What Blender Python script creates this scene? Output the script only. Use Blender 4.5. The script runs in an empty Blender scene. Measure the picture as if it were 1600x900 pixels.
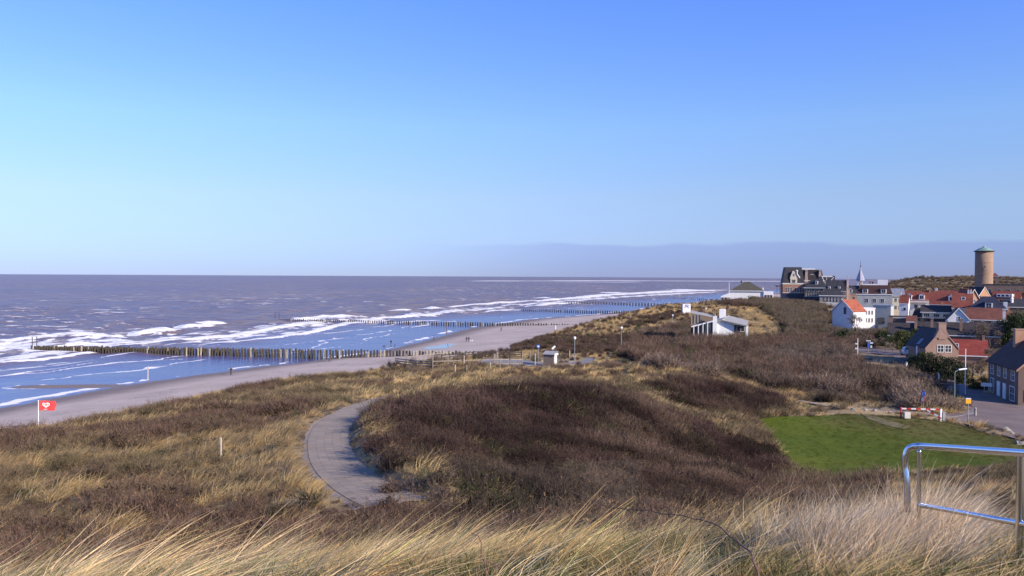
import bpy, bmesh, math, random
import numpy as np
from mathutils import Vector, Matrix, Euler

random.seed(7)
rng = np.random.default_rng(11)
SC = bpy.context.scene
COL = SC.collection

# ------------------------------------------------------------------ camera
FPX = 1300.0                     # focal length in photo pixels (photo is 1600 wide)
CAMZ = 22.0
PITCH = math.atan(18.0 / FPX)
ROLL = math.radians(0.28)
cam_d = bpy.data.cameras.new("camera")
cam = bpy.data.objects.new("camera", cam_d)
COL.objects.link(cam)
cam_d.sensor_width = 36.0
cam_d.lens = 36.0 * FPX / 1600.0
cam_d.clip_start = 0.1
cam_d.clip_end = 120000.0
cam.matrix_world = (Matrix.Translation((0, 0, CAMZ)) @ Euler((math.pi / 2 - PITCH, 0, 0)).to_matrix().to_4x4()
                    @ Matrix.Rotation(ROLL, 4, 'Z'))
SC.camera = cam
CAMR = np.array(cam.matrix_world.to_3x3())

def P(px, py, D):
    """world point seen at photo pixel (px, py), D metres ahead (along +Y)"""
    v = CAMR @ np.array([(px - 800.0) / FPX, -(py - 450.0) / FPX, -1.0])
    k = D / v[1]
    return np.array([v[0] * k, D, CAMZ + v[2] * k])

def PZ(px, py, z):
    """world point seen at photo pixel (px, py) on the level z"""
    v = CAMR @ np.array([(px - 800.0) / FPX, -(py - 450.0) / FPX, -1.0])
    k = (z - CAMZ) / v[2]
    return np.array([v[0] * k, v[1] * k, z])

def proj(x, y, z):
    d = np.stack([x, y, z - CAMZ], -1) @ CAMR
    w = np.maximum(-d[..., 2], 1e-3)
    return 800 + FPX * d[..., 0] / w, 450 - FPX * d[..., 1] / w

# ------------------------------------------------------------------ world, sun, exposure
SUN_EL = math.radians(25.0)
SUN_AZ = math.atan2(0.80, -0.60)          # from +Y towards +X
sdir = Vector((math.sin(SUN_AZ) * math.cos(SUN_EL), math.cos(SUN_AZ) * math.cos(SUN_EL), math.sin(SUN_EL)))
world = bpy.data.worlds.new("World")
SC.world = world
world.use_nodes = True
nt = world.node_tree
nt.nodes.clear()
N = nt.nodes.new
L = nt.links.new
out = N('ShaderNodeOutputWorld'); bg = N('ShaderNodeBackground')
sky = N('ShaderNodeTexSky'); sky.sky_type = 'NISHITA'; sky.sun_disc = False
sky.sun_elevation = SUN_EL; sky.sun_rotation = SUN_AZ
sky.altitude = 20; sky.air_density = 1.0; sky.dust_density = 0.0; sky.ozone_density = 4.0
hsv = N('ShaderNodeHueSaturation'); hsv.inputs['Saturation'].default_value = 1.0
geo = N('ShaderNodeTexCoord')
sep = N('ShaderNodeSeparateXYZ')
L(geo.outputs['Generated'], sep.inputs[0])
# a low bank of sea mist lying along the horizon over the land side
def wmath(op, a, b=None, clamp=False):
    n = N('ShaderNodeMath'); n.operation = op; n.use_clamp = clamp
    for i, v in enumerate((a, b)):
        if v is None: continue
        if isinstance(v, (int, float)): n.inputs[i].default_value = v
        else: L(v, n.inputs[i])
    return n.outputs[0]
azi = wmath('ARCTAN2', sep.outputs['X'], sep.outputs['Y'])
noi = N('ShaderNodeTexNoise'); noi.inputs['Scale'].default_value = 9.0; noi.inputs['Detail'].default_value = 3.0
mp = N('ShaderNodeMapping'); mp.inputs['Scale'].default_value = (1, 1, 6)
L(geo.outputs['Generated'], mp.inputs[0]); L(mp.outputs[0], noi.inputs['Vector'])
edge = wmath('ADD', wmath('MULTIPLY', wmath('SUBTRACT', noi.outputs[0], 0.5), 0.016), 0.0405)
below = wmath('DIVIDE', wmath('SUBTRACT', edge, sep.outputs['Z']), 0.0042, True)
side = N('ShaderNodeMapRange'); side.interpolation_type = 'SMOOTHSTEP'
side.inputs[1].default_value = -0.16; side.inputs[2].default_value = 0.12
L(azi, side.inputs[0])
back = N('ShaderNodeMapRange'); back.interpolation_type = 'SMOOTHSTEP'
back.inputs[1].default_value = 2.6; back.inputs[2].default_value = 1.6
L(azi, back.inputs[0])
bank = wmath('MULTIPLY', wmath('MULTIPLY', below, side.outputs[0]), wmath('MULTIPLY', back.outputs[0], 1.0))
mixb = N('ShaderNodeMix'); mixb.data_type = 'RGBA'; mixb.blend_type = 'MULTIPLY'
L(bank, mixb.inputs[0]); L(hsv.outputs[0], mixb.inputs[6]); mixb.inputs[7].default_value = (0.84, 0.82, 0.93, 1)
tint = N('ShaderNodeMix'); tint.data_type = 'RGBA'; tint.blend_type = 'MULTIPLY'
tint.inputs[0].default_value = 1.0
grade = N('ShaderNodeValToRGB')          # cold, clear winter sky: one grade by elevation for the whole dome
els = grade.color_ramp.elements
els[0].position = 0.0; els[0].color = (.37, .48, 1.0, 1)
els[1].position = 1.0; els[1].color = (.78, 1.0, 1.6, 1)
for p_, c_ in ((.016, (.42, .53, 1.03)), (.093, (.80, .77, .99)), (.176, (.94, .99, 1.25)), (.315, (.82, 1.0, 1.75))):
    e_ = els.new(p_); e_.color = (*c_, 1)
L(sep.outputs['Z'], grade.inputs[0]); L(grade.outputs[0], tint.inputs[7])
L(sky.outputs[0], tint.inputs[6]); L(tint.outputs[2], hsv.inputs['Color'])
L(mixb.outputs[2], bg.inputs[0]); bg.inputs[1].default_value = 0.1
L(bg.outputs[0], out.inputs[0])

sun_d = bpy.data.lights.new("sun", 'SUN'); sun_d.energy = 5.0; sun_d.angle = math.radians(0.5); sun_d.color = (1.0, 0.87, 0.72)
sun = bpy.data.objects.new("sun", sun_d); COL.objects.link(sun)
sun.location = (80, -50, 80)
sun.rotation_euler = (-sdir).to_track_quat('-Z', 'Y').to_euler()
SC.view_settings.view_transform = 'Standard'
SC.view_settings.look = 'None'
SC.view_settings.exposure = 0.6
SC.view_settings.gamma = 1.0
SC.view_settings.use_curve_mapping = False
SC.render.engine = 'CYCLES'
SC.cycles.max_bounces = 6
SC.cycles.diffuse_bounces = 3
SC.cycles.glossy_bounces = 3
SC.cycles.transmission_bounces = 4
SC.cycles.transparent_max_bounces = 8

# ------------------------------------------------------------------ noise helpers
def _hash(ix, iy, seed):
    n = (ix.astype(np.int64) * 374761393 + iy.astype(np.int64) * 668265263 + seed * 974634777) & 0xFFFFFFFF
    n = ((n ^ (n >> 13)) * 1274126177) & 0xFFFFFFFF
    n = n ^ (n >> 16)
    return (n & 0xFFFFFF) / float(0xFFFFFF)

def vnoise(x, y, seed=0):
    x = np.asarray(x, float); y = np.asarray(y, float)
    ix = np.floor(x); iy = np.floor(y)
    fx = x - ix; fy = y - iy
    fx = fx * fx * (3 - 2 * fx); fy = fy * fy * (3 - 2 * fy)
    a = _hash(ix, iy, seed); b = _hash(ix + 1, iy, seed); c = _hash(ix, iy + 1, seed); d = _hash(ix + 1, iy + 1, seed)
    return (a * (1 - fx) + b * fx) * (1 - fy) + (c * (1 - fx) + d * fx) * fy

def fbm(x, y, seed=0, oct=3):
    s = 0; a = 0.5; t = 0
    for i in range(oct):
        s = s + a * vnoise(x * 2 ** i, y * 2 ** i, seed + i * 17); t += a; a *= 0.5
    return s / t

def sstep(a, b, x):
    t = np.clip((np.asarray(x, float) - a) / (b - a), 0, 1)
    return t * t * (3 - 2 * t)

def pip(px, py, poly):
    """points in polygon"""
    inside = np.zeros(np.shape(px), bool)
    n = len(poly)
    for i in range(n):
        x1, y1 = poly[i]; x2, y2 = poly[(i + 1) % n]
        if y1 == y2: continue
        c = ((y1 > py) != (y2 > py)) & (px < (x2 - x1) * (py - y1) / (y2 - y1) + x1)
        inside ^= c
    return inside

def seg_dist(x, y, line):
    """distance to a polyline and running index"""
    best = np.full(np.shape(x), 1e9); run = np.zeros(np.shape(x))
    for i in range(len(line) - 1):
        ax, ay = line[i][0], line[i][1]; bx, by = line[i + 1][0], line[i + 1][1]
        dx, dy = bx - ax, by - ay
        t = np.clip(((x - ax) * dx + (y - ay) * dy) / (dx * dx + dy * dy), 0, 1)
        d = np.hypot(x - ax - t * dx, y - ay - t * dy)
        m = d < best
        best = np.where(m, d, best); run = np.where(m, i + t, run)
    return best, run

# ------------------------------------------------------------------ object helpers
def setp(o, label=None, cat=None, group=None, kind=None):
    if label: o['label'] = label
    if cat: o['category'] = cat
    if group: o['group'] = group
    if kind: o['kind'] = kind
    return o

def thing(name, label, cat, loc=(0, 0, 0), rotz=0.0, group=None):
    o = bpy.data.objects.new(name, None)
    o.empty_display_size = 0.3
    COL.objects.link(o)
    o.location = loc; o.rotation_euler = (0, 0, rotz)
    return setp(o, label, cat, group)

def link(name, me, m=None, parent=None):
    o = bpy.data.objects.new(name, me)
    COL.objects.link(o)
    if m is not None and len(me.materials) == 0: me.materials.append(m)
    if parent is not None: o.parent = parent
    return o

def copy_tree(o, parent=None):
    c = o.copy(); COL.objects.link(c)
    if parent is not None: c.parent = parent
    for ch in list(o.children): copy_tree(ch, c)
    return c

class MB:
    """collects shapes into one mesh"""
    def __init__(s): s.v = []; s.f = []
    def add(s, vs, fs, M=None):
        b = len(s.v)
        for p in vs:
            s.v.append(tuple(M @ Vector(p)) if M is not None else tuple(p))
        for f in fs: s.f.append(tuple(b + i for i in f))
        return s
    def box(s, x0, x1, y0, y1, z0, z1, M=None):
        vs = [(x0, y0, z0), (x1, y0, z0), (x1, y1, z0), (x0, y1, z0), (x0, y0, z1), (x1, y0, z1), (x1, y1, z1), (x0, y1, z1)]
        return s.add(vs, [(0, 3, 2, 1), (4, 5, 6, 7), (0, 1, 5, 4), (1, 2, 6, 5), (2, 3, 7, 6), (3, 0, 4, 7)], M)
    def cbox(s, c, d, M=None):
        return s.box(c[0] - d[0] / 2, c[0] + d[0] / 2, c[1] - d[1] / 2, c[1] + d[1] / 2, c[2] - d[2] / 2, c[2] + d[2] / 2, M)
    def tube(s, pts, r, n=8, cap=True, M=None):
        pts = [Vector(p) for p in pts]
        rs = r if isinstance(r, (list, tuple)) else [r] * len(pts)
        vs = []; fs = []
        t0 = (pts[1] - pts[0]).normalized()
        u = t0.orthogonal().normalized()
        for i, p in enumerate(pts):
            if i == 0: t = pts[1] - pts[0]
            elif i == len(pts) - 1: t = pts[-1] - pts[-2]
            else: t = (pts[i + 1] - pts[i - 1])
            t.normalize()
            u = (u - t * u.dot(t))
            u = u.normalized() if u.length > 1e-6 else t.orthogonal().normalized()
            w = t.cross(u)
            for k in range(n):
                a = 2 * math.pi * k / n
                vs.append(p + (u * math.cos(a) + w * math.sin(a)) * rs[i])
        for i in range(len(pts) - 1):
            for k in range(n):
                a = i * n + k; b = i * n + (k + 1) % n
                fs.append((a, b, b + n, a + n))
        if cap:
            fs.append(tuple(range(n - 1, -1, -1)))
            e = (len(pts) - 1) * n
            fs.append(tuple(range(e, e + n)))
        return s.add(vs, fs, M)
    def lathe(s, prof, n=16, c=(0, 0, 0), M=None):
        vs = []; fs = []
        for r, z in prof:
            for k in range(n):
                a = 2 * math.pi * k / n
                vs.append((c[0] + r * math.cos(a), c[1] + r * math.sin(a), c[2] + z))
        for i in range(len(prof) - 1):
            for k in range(n):
                a = i * n + k; b = i * n + (k + 1) % n
                fs.append((a, b, b + n, a + n))
        fs.append(tuple(range(n - 1, -1, -1)))
        e = (len(prof) - 1) * n
        fs.append(tuple(range(e, e + n)))
        return s.add(vs, fs, M)
    def mesh(s, name, smooth=False):
        me = bpy.data.meshes.new(name)
        me.from_pydata(s.v, [], s.f)
        if smooth:
            me.polygons.foreach_set('use_smooth', [True] * len(me.polygons))
        me.update()
        return me
    def build(s, name, m, parent=None, smooth=False, bevel=0):
        me = s.mesh(name, smooth)
        o = link(name, me, m, parent)
        if bevel:
            b = o.modifiers.new('bevel', 'BEVEL'); b.width = bevel; b.segments = 2; b.limit_method = 'ANGLE'
        return o

def np_mesh(name, V, F, attrs=None, smooth=False):
    """fast mesh from arrays; F is (n,3) or (n,4)"""
    me = bpy.data.meshes.new(name)
    V = np.asarray(V, np.float32); F = np.asarray(F, np.int32)
    k = F.shape[1]
    me.vertices.add(len(V)); me.vertices.foreach_set('co', V.ravel())
    me.loops.add(F.size); me.loops.foreach_set('vertex_index', F.ravel())
    me.polygons.add(len(F)); me.polygons.foreach_set('loop_start', np.arange(0, F.size, k, dtype=np.int32))
    me.update(calc_edges=True)
    me.polygons.foreach_set('use_smooth', np.full(len(F), bool(smooth)))
    for an, arr in (attrs or {}).items():
        arr = np.asarray(arr, np.float32)
        if arr.ndim == 1:
            a = me.attributes.new(an, 'FLOAT', 'POINT'); a.data.foreach_set('value', arr)
        else:
            a = me.attributes.new(an, 'FLOAT_COLOR', 'POINT')
            c = np.ones((len(arr), 4), np.float32); c[:, :3] = arr
            a.data.foreach_set('color', c.ravel())
    return me

# ------------------------------------------------------------------ materials
MATS = {}
def newmat(name):
    m = bpy.data.materials.new(name); m.use_nodes = True
    t = m.node_tree; t.nodes.clear()
    return m, t

def mix_rgb(t, fac, a, b, mode='MIX'):
    n = t.nodes.new('ShaderNodeMix'); n.data_type = 'RGBA'; n.blend_type = mode
    for i, v in ((0, fac), (6, a), (7, b)):
        if isinstance(v, (int, float)): n.inputs[i].default_value = v
        elif isinstance(v, tuple): n.inputs[i].default_value = (*v, 1) if len(v) == 3 else v
        else: t.links.new(v, n.inputs[i])
    return n.outputs[2]

def tmath(t, op, a, b=None, clamp=False):
    n = t.nodes.new('ShaderNodeMath'); n.operation = op; n.use_clamp = clamp
    for i, v in enumerate((a, b)):
        if v is None: continue
        if isinstance(v, (int, float)): n.inputs[i].default_value = v
        else: t.links.new(v, n.inputs[i])
    return n.outputs[0]

def tnoise(t, scale, detail=3, rough=0.55, vec=None, stretch=None):
    n = t.nodes.new('ShaderNodeTexNoise'); n.inputs['Scale'].default_value = scale
    n.inputs['Detail'].default_value = detail; n.inputs['Roughness'].default_value = rough
    if vec is None:
        vec = t.nodes.new('ShaderNodeTexCoord').outputs['Object']
    if stretch:
        mp = t.nodes.new('ShaderNodeMapping'); mp.inputs['Scale'].default_value = stretch
        t.links.new(vec, mp.inputs[0]); vec = mp.outputs[0]
    t.links.new(vec, n.inputs['Vector'])
    return n.outputs[0]

def tramp(t, fac, a, b):
    n = t.nodes.new('ShaderNodeMapRange'); n.interpolation_type = 'SMOOTHSTEP'
    n.inputs[1].default_value = a; n.inputs[2].default_value = b
    t.links.new(fac, n.inputs[0])
    return n.outputs[0]

def tbump(t, h, strength=0.3, dist=0.02):
    n = t.nodes.new('ShaderNodeBump'); n.inputs['Strength'].default_value = strength; n.inputs['Distance'].default_value = dist
    t.links.new(h, n.inputs['Height'])
    return n.outputs[0]

def principled(t, base, rough=0.8, metal=0.0, normal=None, spec=0.4):
    o = t.nodes.new('ShaderNodeOutputMaterial'); p = t.nodes.new('ShaderNodeBsdfPrincipled')
    for k, v in (('Base Color', base), ('Roughness', rough), ('Metallic', metal), ('Specular IOR Level', spec)):
        if isinstance(v, (int, float)): p.inputs[k].default_value = v
        elif isinstance(v, tuple): p.inputs[k].default_value = (*v, 1)
        else: t.links.new(v, p.inputs[k])
    if normal is not None: t.links.new(normal, p.inputs['Normal'])
    t.links.new(p.outputs[0], o.inputs[0])
    return p

def mat(name, col, rough=0.8, var=0.18, scale=3.0, metal=0.0, spec=0.3, bump=0.0, stretch=None, dirt=None):
    if name in MATS: return MATS[name]
    m, t = newmat(name)
    n = tnoise(t, scale, 4, 0.6, stretch=stretch)
    f = tramp(t, n, 0.25, 0.75)
    lo = tuple(c * (1 - var) for c in col); hi = tuple(min(1, c * (1 + var)) for c in col)
    base = mix_rgb(t, f, lo, hi)
    if dirt:
        d = tramp(t, tnoise(t, scale * 0.35, 5, 0.65), 0.52, 0.75)
        base = mix_rgb(t, d, base, dirt)
    nr = tbump(t, n, bump, 0.03) if bump else None
    principled(t, base, rough, metal, nr, spec)
    MATS[name] = m
    return m

def brick_mat(name, c1, c2, mortar, sx=0.22, sz=0.065):
    if name in MATS: return MATS[name]
    m, t = newmat(name)
    tc = t.nodes.new('ShaderNodeTexCoord'); sp = t.nodes.new('ShaderNodeSeparateXYZ')
    t.links.new(tc.outputs['Object'], sp.inputs[0])
    cb = t.nodes.new('ShaderNodeCombineXYZ')
    t.links.new(tmath(t, 'ADD', sp.outputs[0], sp.outputs[1]), cb.inputs[0]); t.links.new(sp.outputs[2], cb.inputs[1])
    b = t.nodes.new('ShaderNodeTexBrick')
    b.inputs['Scale'].default_value = 1.0; b.inputs['Brick Width'].default_value = sx; b.inputs['Row Height'].default_value = sz
    b.inputs['Mortar Size'].default_value = 0.007
    b.inputs['Color1'].default_value = (*c1, 1); b.inputs['Color2'].default_value = (*c2, 1); b.inputs['Mortar'].default_value = (*mortar, 1)
    t.links.new(cb.outputs[0], b.inputs['Vector'])
    w = tramp(t, tnoise(t, 0.7, 5, 0.65), 0.3, 0.75)
    base = mix_rgb(t, w, mix_rgb(t, 0.35, b.outputs[0], (c1[0] * .55, c1[1] * .5, c1[2] * .5)), b.outputs[0])
    principled(t, base, 0.9, 0, tbump(t, b.outputs[1], -0.3, 0.01), 0.2)
    MATS[name] = m
    return m

def roof_mat(name, col, var=0.3):
    """pantile courses as fine relief, weathering as patches"""
    if name in MATS: return MATS[name]
    m, t = newmat(name)
    tc = t.nodes.new('ShaderNodeTexCoord'); sp = t.nodes.new('ShaderNodeSeparateXYZ')
    t.links.new(tc.outputs['Object'], sp.inputs[0])
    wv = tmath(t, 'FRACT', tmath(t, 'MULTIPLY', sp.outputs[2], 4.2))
    wx = tmath(t, 'SINE', tmath(t, 'MULTIPLY', tmath(t, 'ADD', sp.outputs[0], sp.outputs[1]), 24.0))
    h = tmath(t, 'ADD', wv, tmath(t, 'MULTIPLY', wx, 0.35))
    n = tramp(t, tnoise(t, 0.9, 5, 0.7), 0.25, 0.8)
    base = mix_rgb(t, n, tuple(c * (1 - var) for c in col), tuple(min(1, c * (1 + var)) for c in col))
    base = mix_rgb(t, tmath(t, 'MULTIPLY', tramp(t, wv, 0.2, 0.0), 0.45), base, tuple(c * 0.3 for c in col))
    principled(t, base, 0.75, 0, tbump(t, h, 0.5, 0.03), 0.3)
    MATS[name] = m
    return m

def glass_mat(name='window_glass', col=(0.025, 0.03, 0.04)):
    if name in MATS: return MATS[name]
    m, t = newmat(name)
    n = tnoise(t, 0.6, 2)
    base = mix_rgb(t, tramp(t, n, 0.3, 0.7), col, tuple(c * 2.2 for c in col))
    principled(t, base, 0.06, 0, None, 0.5)
    MATS[name] = m
    return m

def veg_mat(name, trans=0.25, rough=0.75):
    """instance tint times per-blade shade"""
    m, t = newmat(name)
    a = t.nodes.new('ShaderNodeAttribute'); a.attribute_type = 'INSTANCER'; a.attribute_name = 'tint'
    b = t.nodes.new('ShaderNodeAttribute'); b.attribute_type = 'GEOMETRY'; b.attribute_name = 'vc'
    base = mix_rgb(t, 1.0, a.outputs['Color'], b.outputs['Color'], 'MULTIPLY')
    d = t.nodes.new('ShaderNodeBsdfPrincipled'); d.inputs['Roughness'].default_value = rough; d.inputs['Specular IOR Level'].default_value = 0.2
    t.links.new(base, d.inputs['Base Color'])
    tr = t.nodes.new('ShaderNodeBsdfTranslucent'); t.links.new(base, tr.inputs['Color'])
    mx = t.nodes.new('ShaderNodeMixShader'); mx.inputs[0].default_value = trans
    o = t.nodes.new('ShaderNodeOutputMaterial')
    t.links.new(d.outputs[0], mx.inputs[1]); t.links.new(tr.outputs[0], mx.inputs[2]); t.links.new(mx.outputs[0], o.inputs[0])
    MATS[name] = m
    return m

# ------------------------------------------------------------------ terrain
def xy(px, py, D): return tuple(P(px, py, D)[:2])
WATERLINE = [(-140, -3000), (-110, -200), (-98, 0), (-92, 80), (-85, 134), (-76, 170), (-57, 204), (-37, 238), (-21, 336), (8, 425), (55, 493), (172, 752), (330, 1100), (700, 1800), (1400, 3000), (3300, 6000), (9000, 14000)]
DUNEFOOT = [(-95, -3000), (-75, -100), (-62, 20), (-57, 60), (-55, 86), (-52, 108), (-44, 125), (-34, 138), (-23, 150), (-14, 165), (-10, 180), (-7, 205), (2, 240), (14, 272), (34, 320), (66, 385), (118, 490), (205, 660), (360, 960), (640, 1440), (1300, 2600), (3200, 5700), (9000, 13700)]
WL = np.array(WATERLINE, float); DF = np.array(DUNEFOOT, float)
def Xw(y): return np.interp(y, WL[:, 1], WL[:, 0])
def Xf(y): return np.interp(y, DF[:, 1], DF[:, 0])

PATHC = [(P(618, 786, 27.6)), (P(566, 760, 31)), (P(529, 729, 36.5)), (P(515, 702, 42)), (P(514, 680, 47)), (P(523, 662, 52)), (P(545, 647, 57.5)), (P(577, 632, 64)), (P(615, 621, 72)), (P(660, 612, 80))]

CP = []
def cp(px, py, D, h=0.0):
    p = P(px, py, D); CP.append((p[0], p[1], p[2] - h))
# camera hill
for (x, y, z) in [(0, 0, 20.35), (0, 4, 20.25), (-3, 3, 20.2), (3, 3, 20.3), (6, 2, 20.2), (-7, 2, 19.6), (0, -8, 20.4), (-14, -4, 17.5), (14, -4, 19.2),
                  (-4.9, 8, 18.95), (-2.5, 8, 19.05), (0, 8, 19.3), (2.5, 8, 19.45), (4.3, 8, 19.55), (6, 7, 19.6),
                  (-8, 13, 16.6), (-4, 13, 16.9), (0, 13, 17.1), (4, 13, 17.4), (8, 12, 17.6), (12, 10, 17.6),
                  (-12, 19, 14.9), (-6, 19, 14.9), (0, 19, 15.1), (6, 19, 15.4), (12, 18, 15.5), (18, 14, 15.2), (-16, 10, 15.4), (-22, 0, 14.8),
                  (0, -60, 17), (-50, -30, 10), (-50, 10, 10.5), (40, -30, 15), (30, 10, 13.2), (50, 20, 9.5), (80, 30, 7.0), (120, -60, 7), (150, 60, 6), (-45, 40, 10.8)]:
    CP.append((x, y, z))
# left dune
cp(0, 830, 25, .4); cp(200, 820, 25, .4); cp(400, 815, 25, .4); cp(550, 810, 25, .4)
cp(0, 770, 31, .4); cp(200, 762, 31, .4); cp(400, 765, 31, .4)
cp(0, 720, 43, .4); cp(200, 712, 43, .4); cp(400, 706, 44, .4)
cp(100, 680, 57, .4); cp(250, 668, 60, .4); cp(420, 655, 62, .4); cp(180, 650, 72, .3); cp(300, 632, 80, .3); cp(420, 622, 82, .3); cp(520, 610, 88, .3)
cp(0, 684, 57, .5); cp(80, 663, 70, .6); cp(200, 642, 83, .65); cp(330, 613, 100, .8); cp(480, 595, 110, .8); cp(570, 585, 117, .8); cp(640, 580, 124, .6)
# mound
cp(640, 652, 52, .8); cp(700, 640, 55, .9); cp(760, 617, 60, .9); cp(850, 603, 66, .9); cp(930, 605, 70, .9); cp(1000, 617, 72, .9); cp(1080, 642, 73, .9)
cp(1150, 670, 72, .8); cp(1200, 697, 69, .6); cp(1215, 742, 62, .4)
cp(650, 690, 44, .7); cp(700, 700, 42, .9); cp(850, 700, 43, .9); cp(1000, 700, 48, .9); cp(1100, 722, 50, .9); cp(1170, 745, 54, .8)
cp(700, 775, 30, .7); cp(800, 765, 31, .7); cp(950, 765, 32, .7); cp(1100, 785, 34, .7); cp(1200, 770, 44, .7)
cp(900, 820, 22, .5); cp(1100, 830, 23, .5); cp(1300, 790, 36, .3); cp(1400, 778, 40, .3); cp(1550, 765, 40, .4); cp(1500, 740, 55, .2); cp(1600, 735, 56, .2); cp(1700, 730, 58, .2)
# behind the mound
cp(620, 612, 82, .4); cp(750, 598, 92, .4); cp(850, 592, 98, .4); cp(660, 592, 104, .4); cp(760, 582, 112, .4); cp(860, 582, 114, .4); cp(940, 590, 105, .4); cp(960, 570, 122, .5)
cp(690, 574, 126); cp(760, 572, 128); cp(840, 574, 129); cp(740, 563, 138); cp(810, 563, 138); cp(900, 569, 141); cp(930, 560, 148)
cp(720, 552, 148, .7); cp(760, 544, 156, 1.2); cp(830, 531, 170, 2.2); cp(900, 523, 188, 2.4); cp(960, 509, 222, 2.1); cp(1000, 501, 244, 2.0); cp(1060, 488, 290, 1.8); cp(1120, 474, 390, 1.2)
# second mound and the far thicket
cp(1020, 602, 90, .8); cp(1080, 592, 93, 1.0); cp(1150, 604, 95, 1.0); cp(1200, 622, 97, .8); cp(1100, 640, 84, .8); cp(1030, 570, 112, .6)
cp(1000, 545, 148, 1.6); cp(1100, 550, 152, 1.8); cp(1200, 556, 148, 1.8); cp(1300, 565, 138, 1.6); cp(1380, 592, 118, 1.4); cp(1450, 622, 101, 1.2); cp(1250, 605, 112, 1.5); cp(1330, 615, 106, 1.5)
cp(1120, 542, 185); cp(1230, 500, 260, 1.5); cp(1185, 512, 232); cp(1170, 487, 262); cp(1100, 490, 275); cp(1135, 473, 335, .5); cp(1205, 478, 330, 1.5)
cp(1160, 469, 400); cp(1240, 476, 420); cp(1320, 478, 420)
# lawn, road, village
for (x, y, z) in [(26, 72, 6.5), (42, 84, 6.4), (22, 64, 6.6), (36, 66, 6.4), (48, 75, 6.3), (60, 80, 6.1), (43, 92, 6.7), (55, 92, 6.3), (62, 88, 6.2), (37, 100, 6.6), (60, 112, 6.4), (66, 106, 6.1), (80, 95, 6.0), (65, 130, 7.0), (72, 155, 7.5), (66, 156, 7.6),
                  (100, 140, 7), (90, 190, 7.0), (110, 230, 6.5), (160, 220, 6.5), (150, 300, 6.5), (190, 350, 7), (130, 330, 7), (260, 400, 8), (320, 300, 7), (220, 480, 9), (306, 540, 12.6), (280, 500, 9), (340, 500, 10)]:
    CP.append((x, y, z))
cp(1300, 462, 640); cp(1340, 461, 680); cp(1370, 456, 690); cp(1395, 450, 690); cp(1340, 462, 800); cp(1385, 456, 800); cp(1410, 439, 740); cp(1432, 433, 760); cp(1460, 435, 760); cp(1500, 435, 770); cp(1530, 433, 800); cp(1570, 436, 800); cp(1620, 436, 800); cp(1700, 437, 800)
for (x, y, z) in [(360, 640, 10), (430, 620, 11), (520, 640, 11), (900, 900, 16), (600, 1200, 8), (800, 500, 7), (700, 200, 6), (500, 0, 6), (1500, 2000, 9), (2500, 1500, 9), (500, 950, 9)]:
    CP.append((x, y, z))
CP = np.array(CP)
_c2 = 9.0
def _phi(dx, dy): return np.sqrt(dx * dx + dy * dy + _c2)
_A = _phi(CP[:, None, 0] - CP[None, :, 0], CP[:, None, 1] - CP[None, :, 1])
_n = len(CP)
_M = np.zeros((_n + 1, _n + 1)); _M[:_n, :_n] = _A - np.eye(_n) * 0.6; _M[:_n, _n] = 1; _M[_n, :_n] = 1
_w = np.linalg.solve(_M, np.append(CP[:, 2], 0))

def poly_px(pts, z): return [tuple(PZ(a, b, z)[:2]) for a, b in pts]
LAWN = poly_px([(1172, 672), (1240, 662), (1325, 650), (1352, 652), (1420, 654), (1500, 664), (1560, 678), (1640, 700), (1760, 722), (1760, 742), (1600, 742), (1500, 745), (1420, 752), (1340, 765), (1280, 765), (1228, 752), (1216, 725), (1200, 694)], 6.4)
ROAD = poly_px([(1420, 643), (1470, 650), (1500, 658), (1560, 673), (1640, 694), (1800, 735), (1900, 720), (1760, 640), (1640, 618), (1545, 612), (1500, 598), (1455, 580), (1432, 566), (1440, 557), (1420, 553), (1340, 546), (1330, 556), (1395, 564), (1420, 580), (1470, 604), (1520, 630), (1505, 640), (1470, 645)], 6.6)
SANDPATH = poly_px([(1235, 622), (1290, 633), (1350, 639), (1410, 645), (1470, 652), (1505, 660), (1500, 652), (1468, 644), (1410, 638), (1350, 633), (1295, 627), (1250, 618)], 6.6)
DECK = [tuple(P(a, b, d)[:2]) for a, b, d in [(752, 576, 124.5), (770, 577, 125), (846, 575, 127), (905, 571, 138), (932, 563, 146), (925, 559, 150), (895, 565, 143), (866, 570, 134), (842, 565, 138), (800, 559, 142), (756, 558, 143), (744, 567, 134)]]
FLATS = [(LAWN, -0.15), (ROAD, -0.12), (DECK, -0.12), (SANDPATH, -0.12)]
PC = np.array(PATHC)
def _catmull(pts, n):
    k = np.linspace(0, len(pts) - 1, n); o_ = []
    for t in k:
        i = int(min(math.floor(t), len(pts) - 2)); f = t - i
        p0 = pts[max(i - 1, 0)]; p1 = pts[i]; p2 = pts[i + 1]; p3 = pts[min(i + 2, len(pts) - 1)]
        o_.append(.5 * ((2 * p1) + (-p0 + p2) * f + (2 * p0 - 5 * p1 + 4 * p2 - p3) * f * f + (-p0 + 3 * p1 - 3 * p2 + p3) * f ** 3))
    return np.array(o_)
PCS = _catmull(PC, 64)
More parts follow.
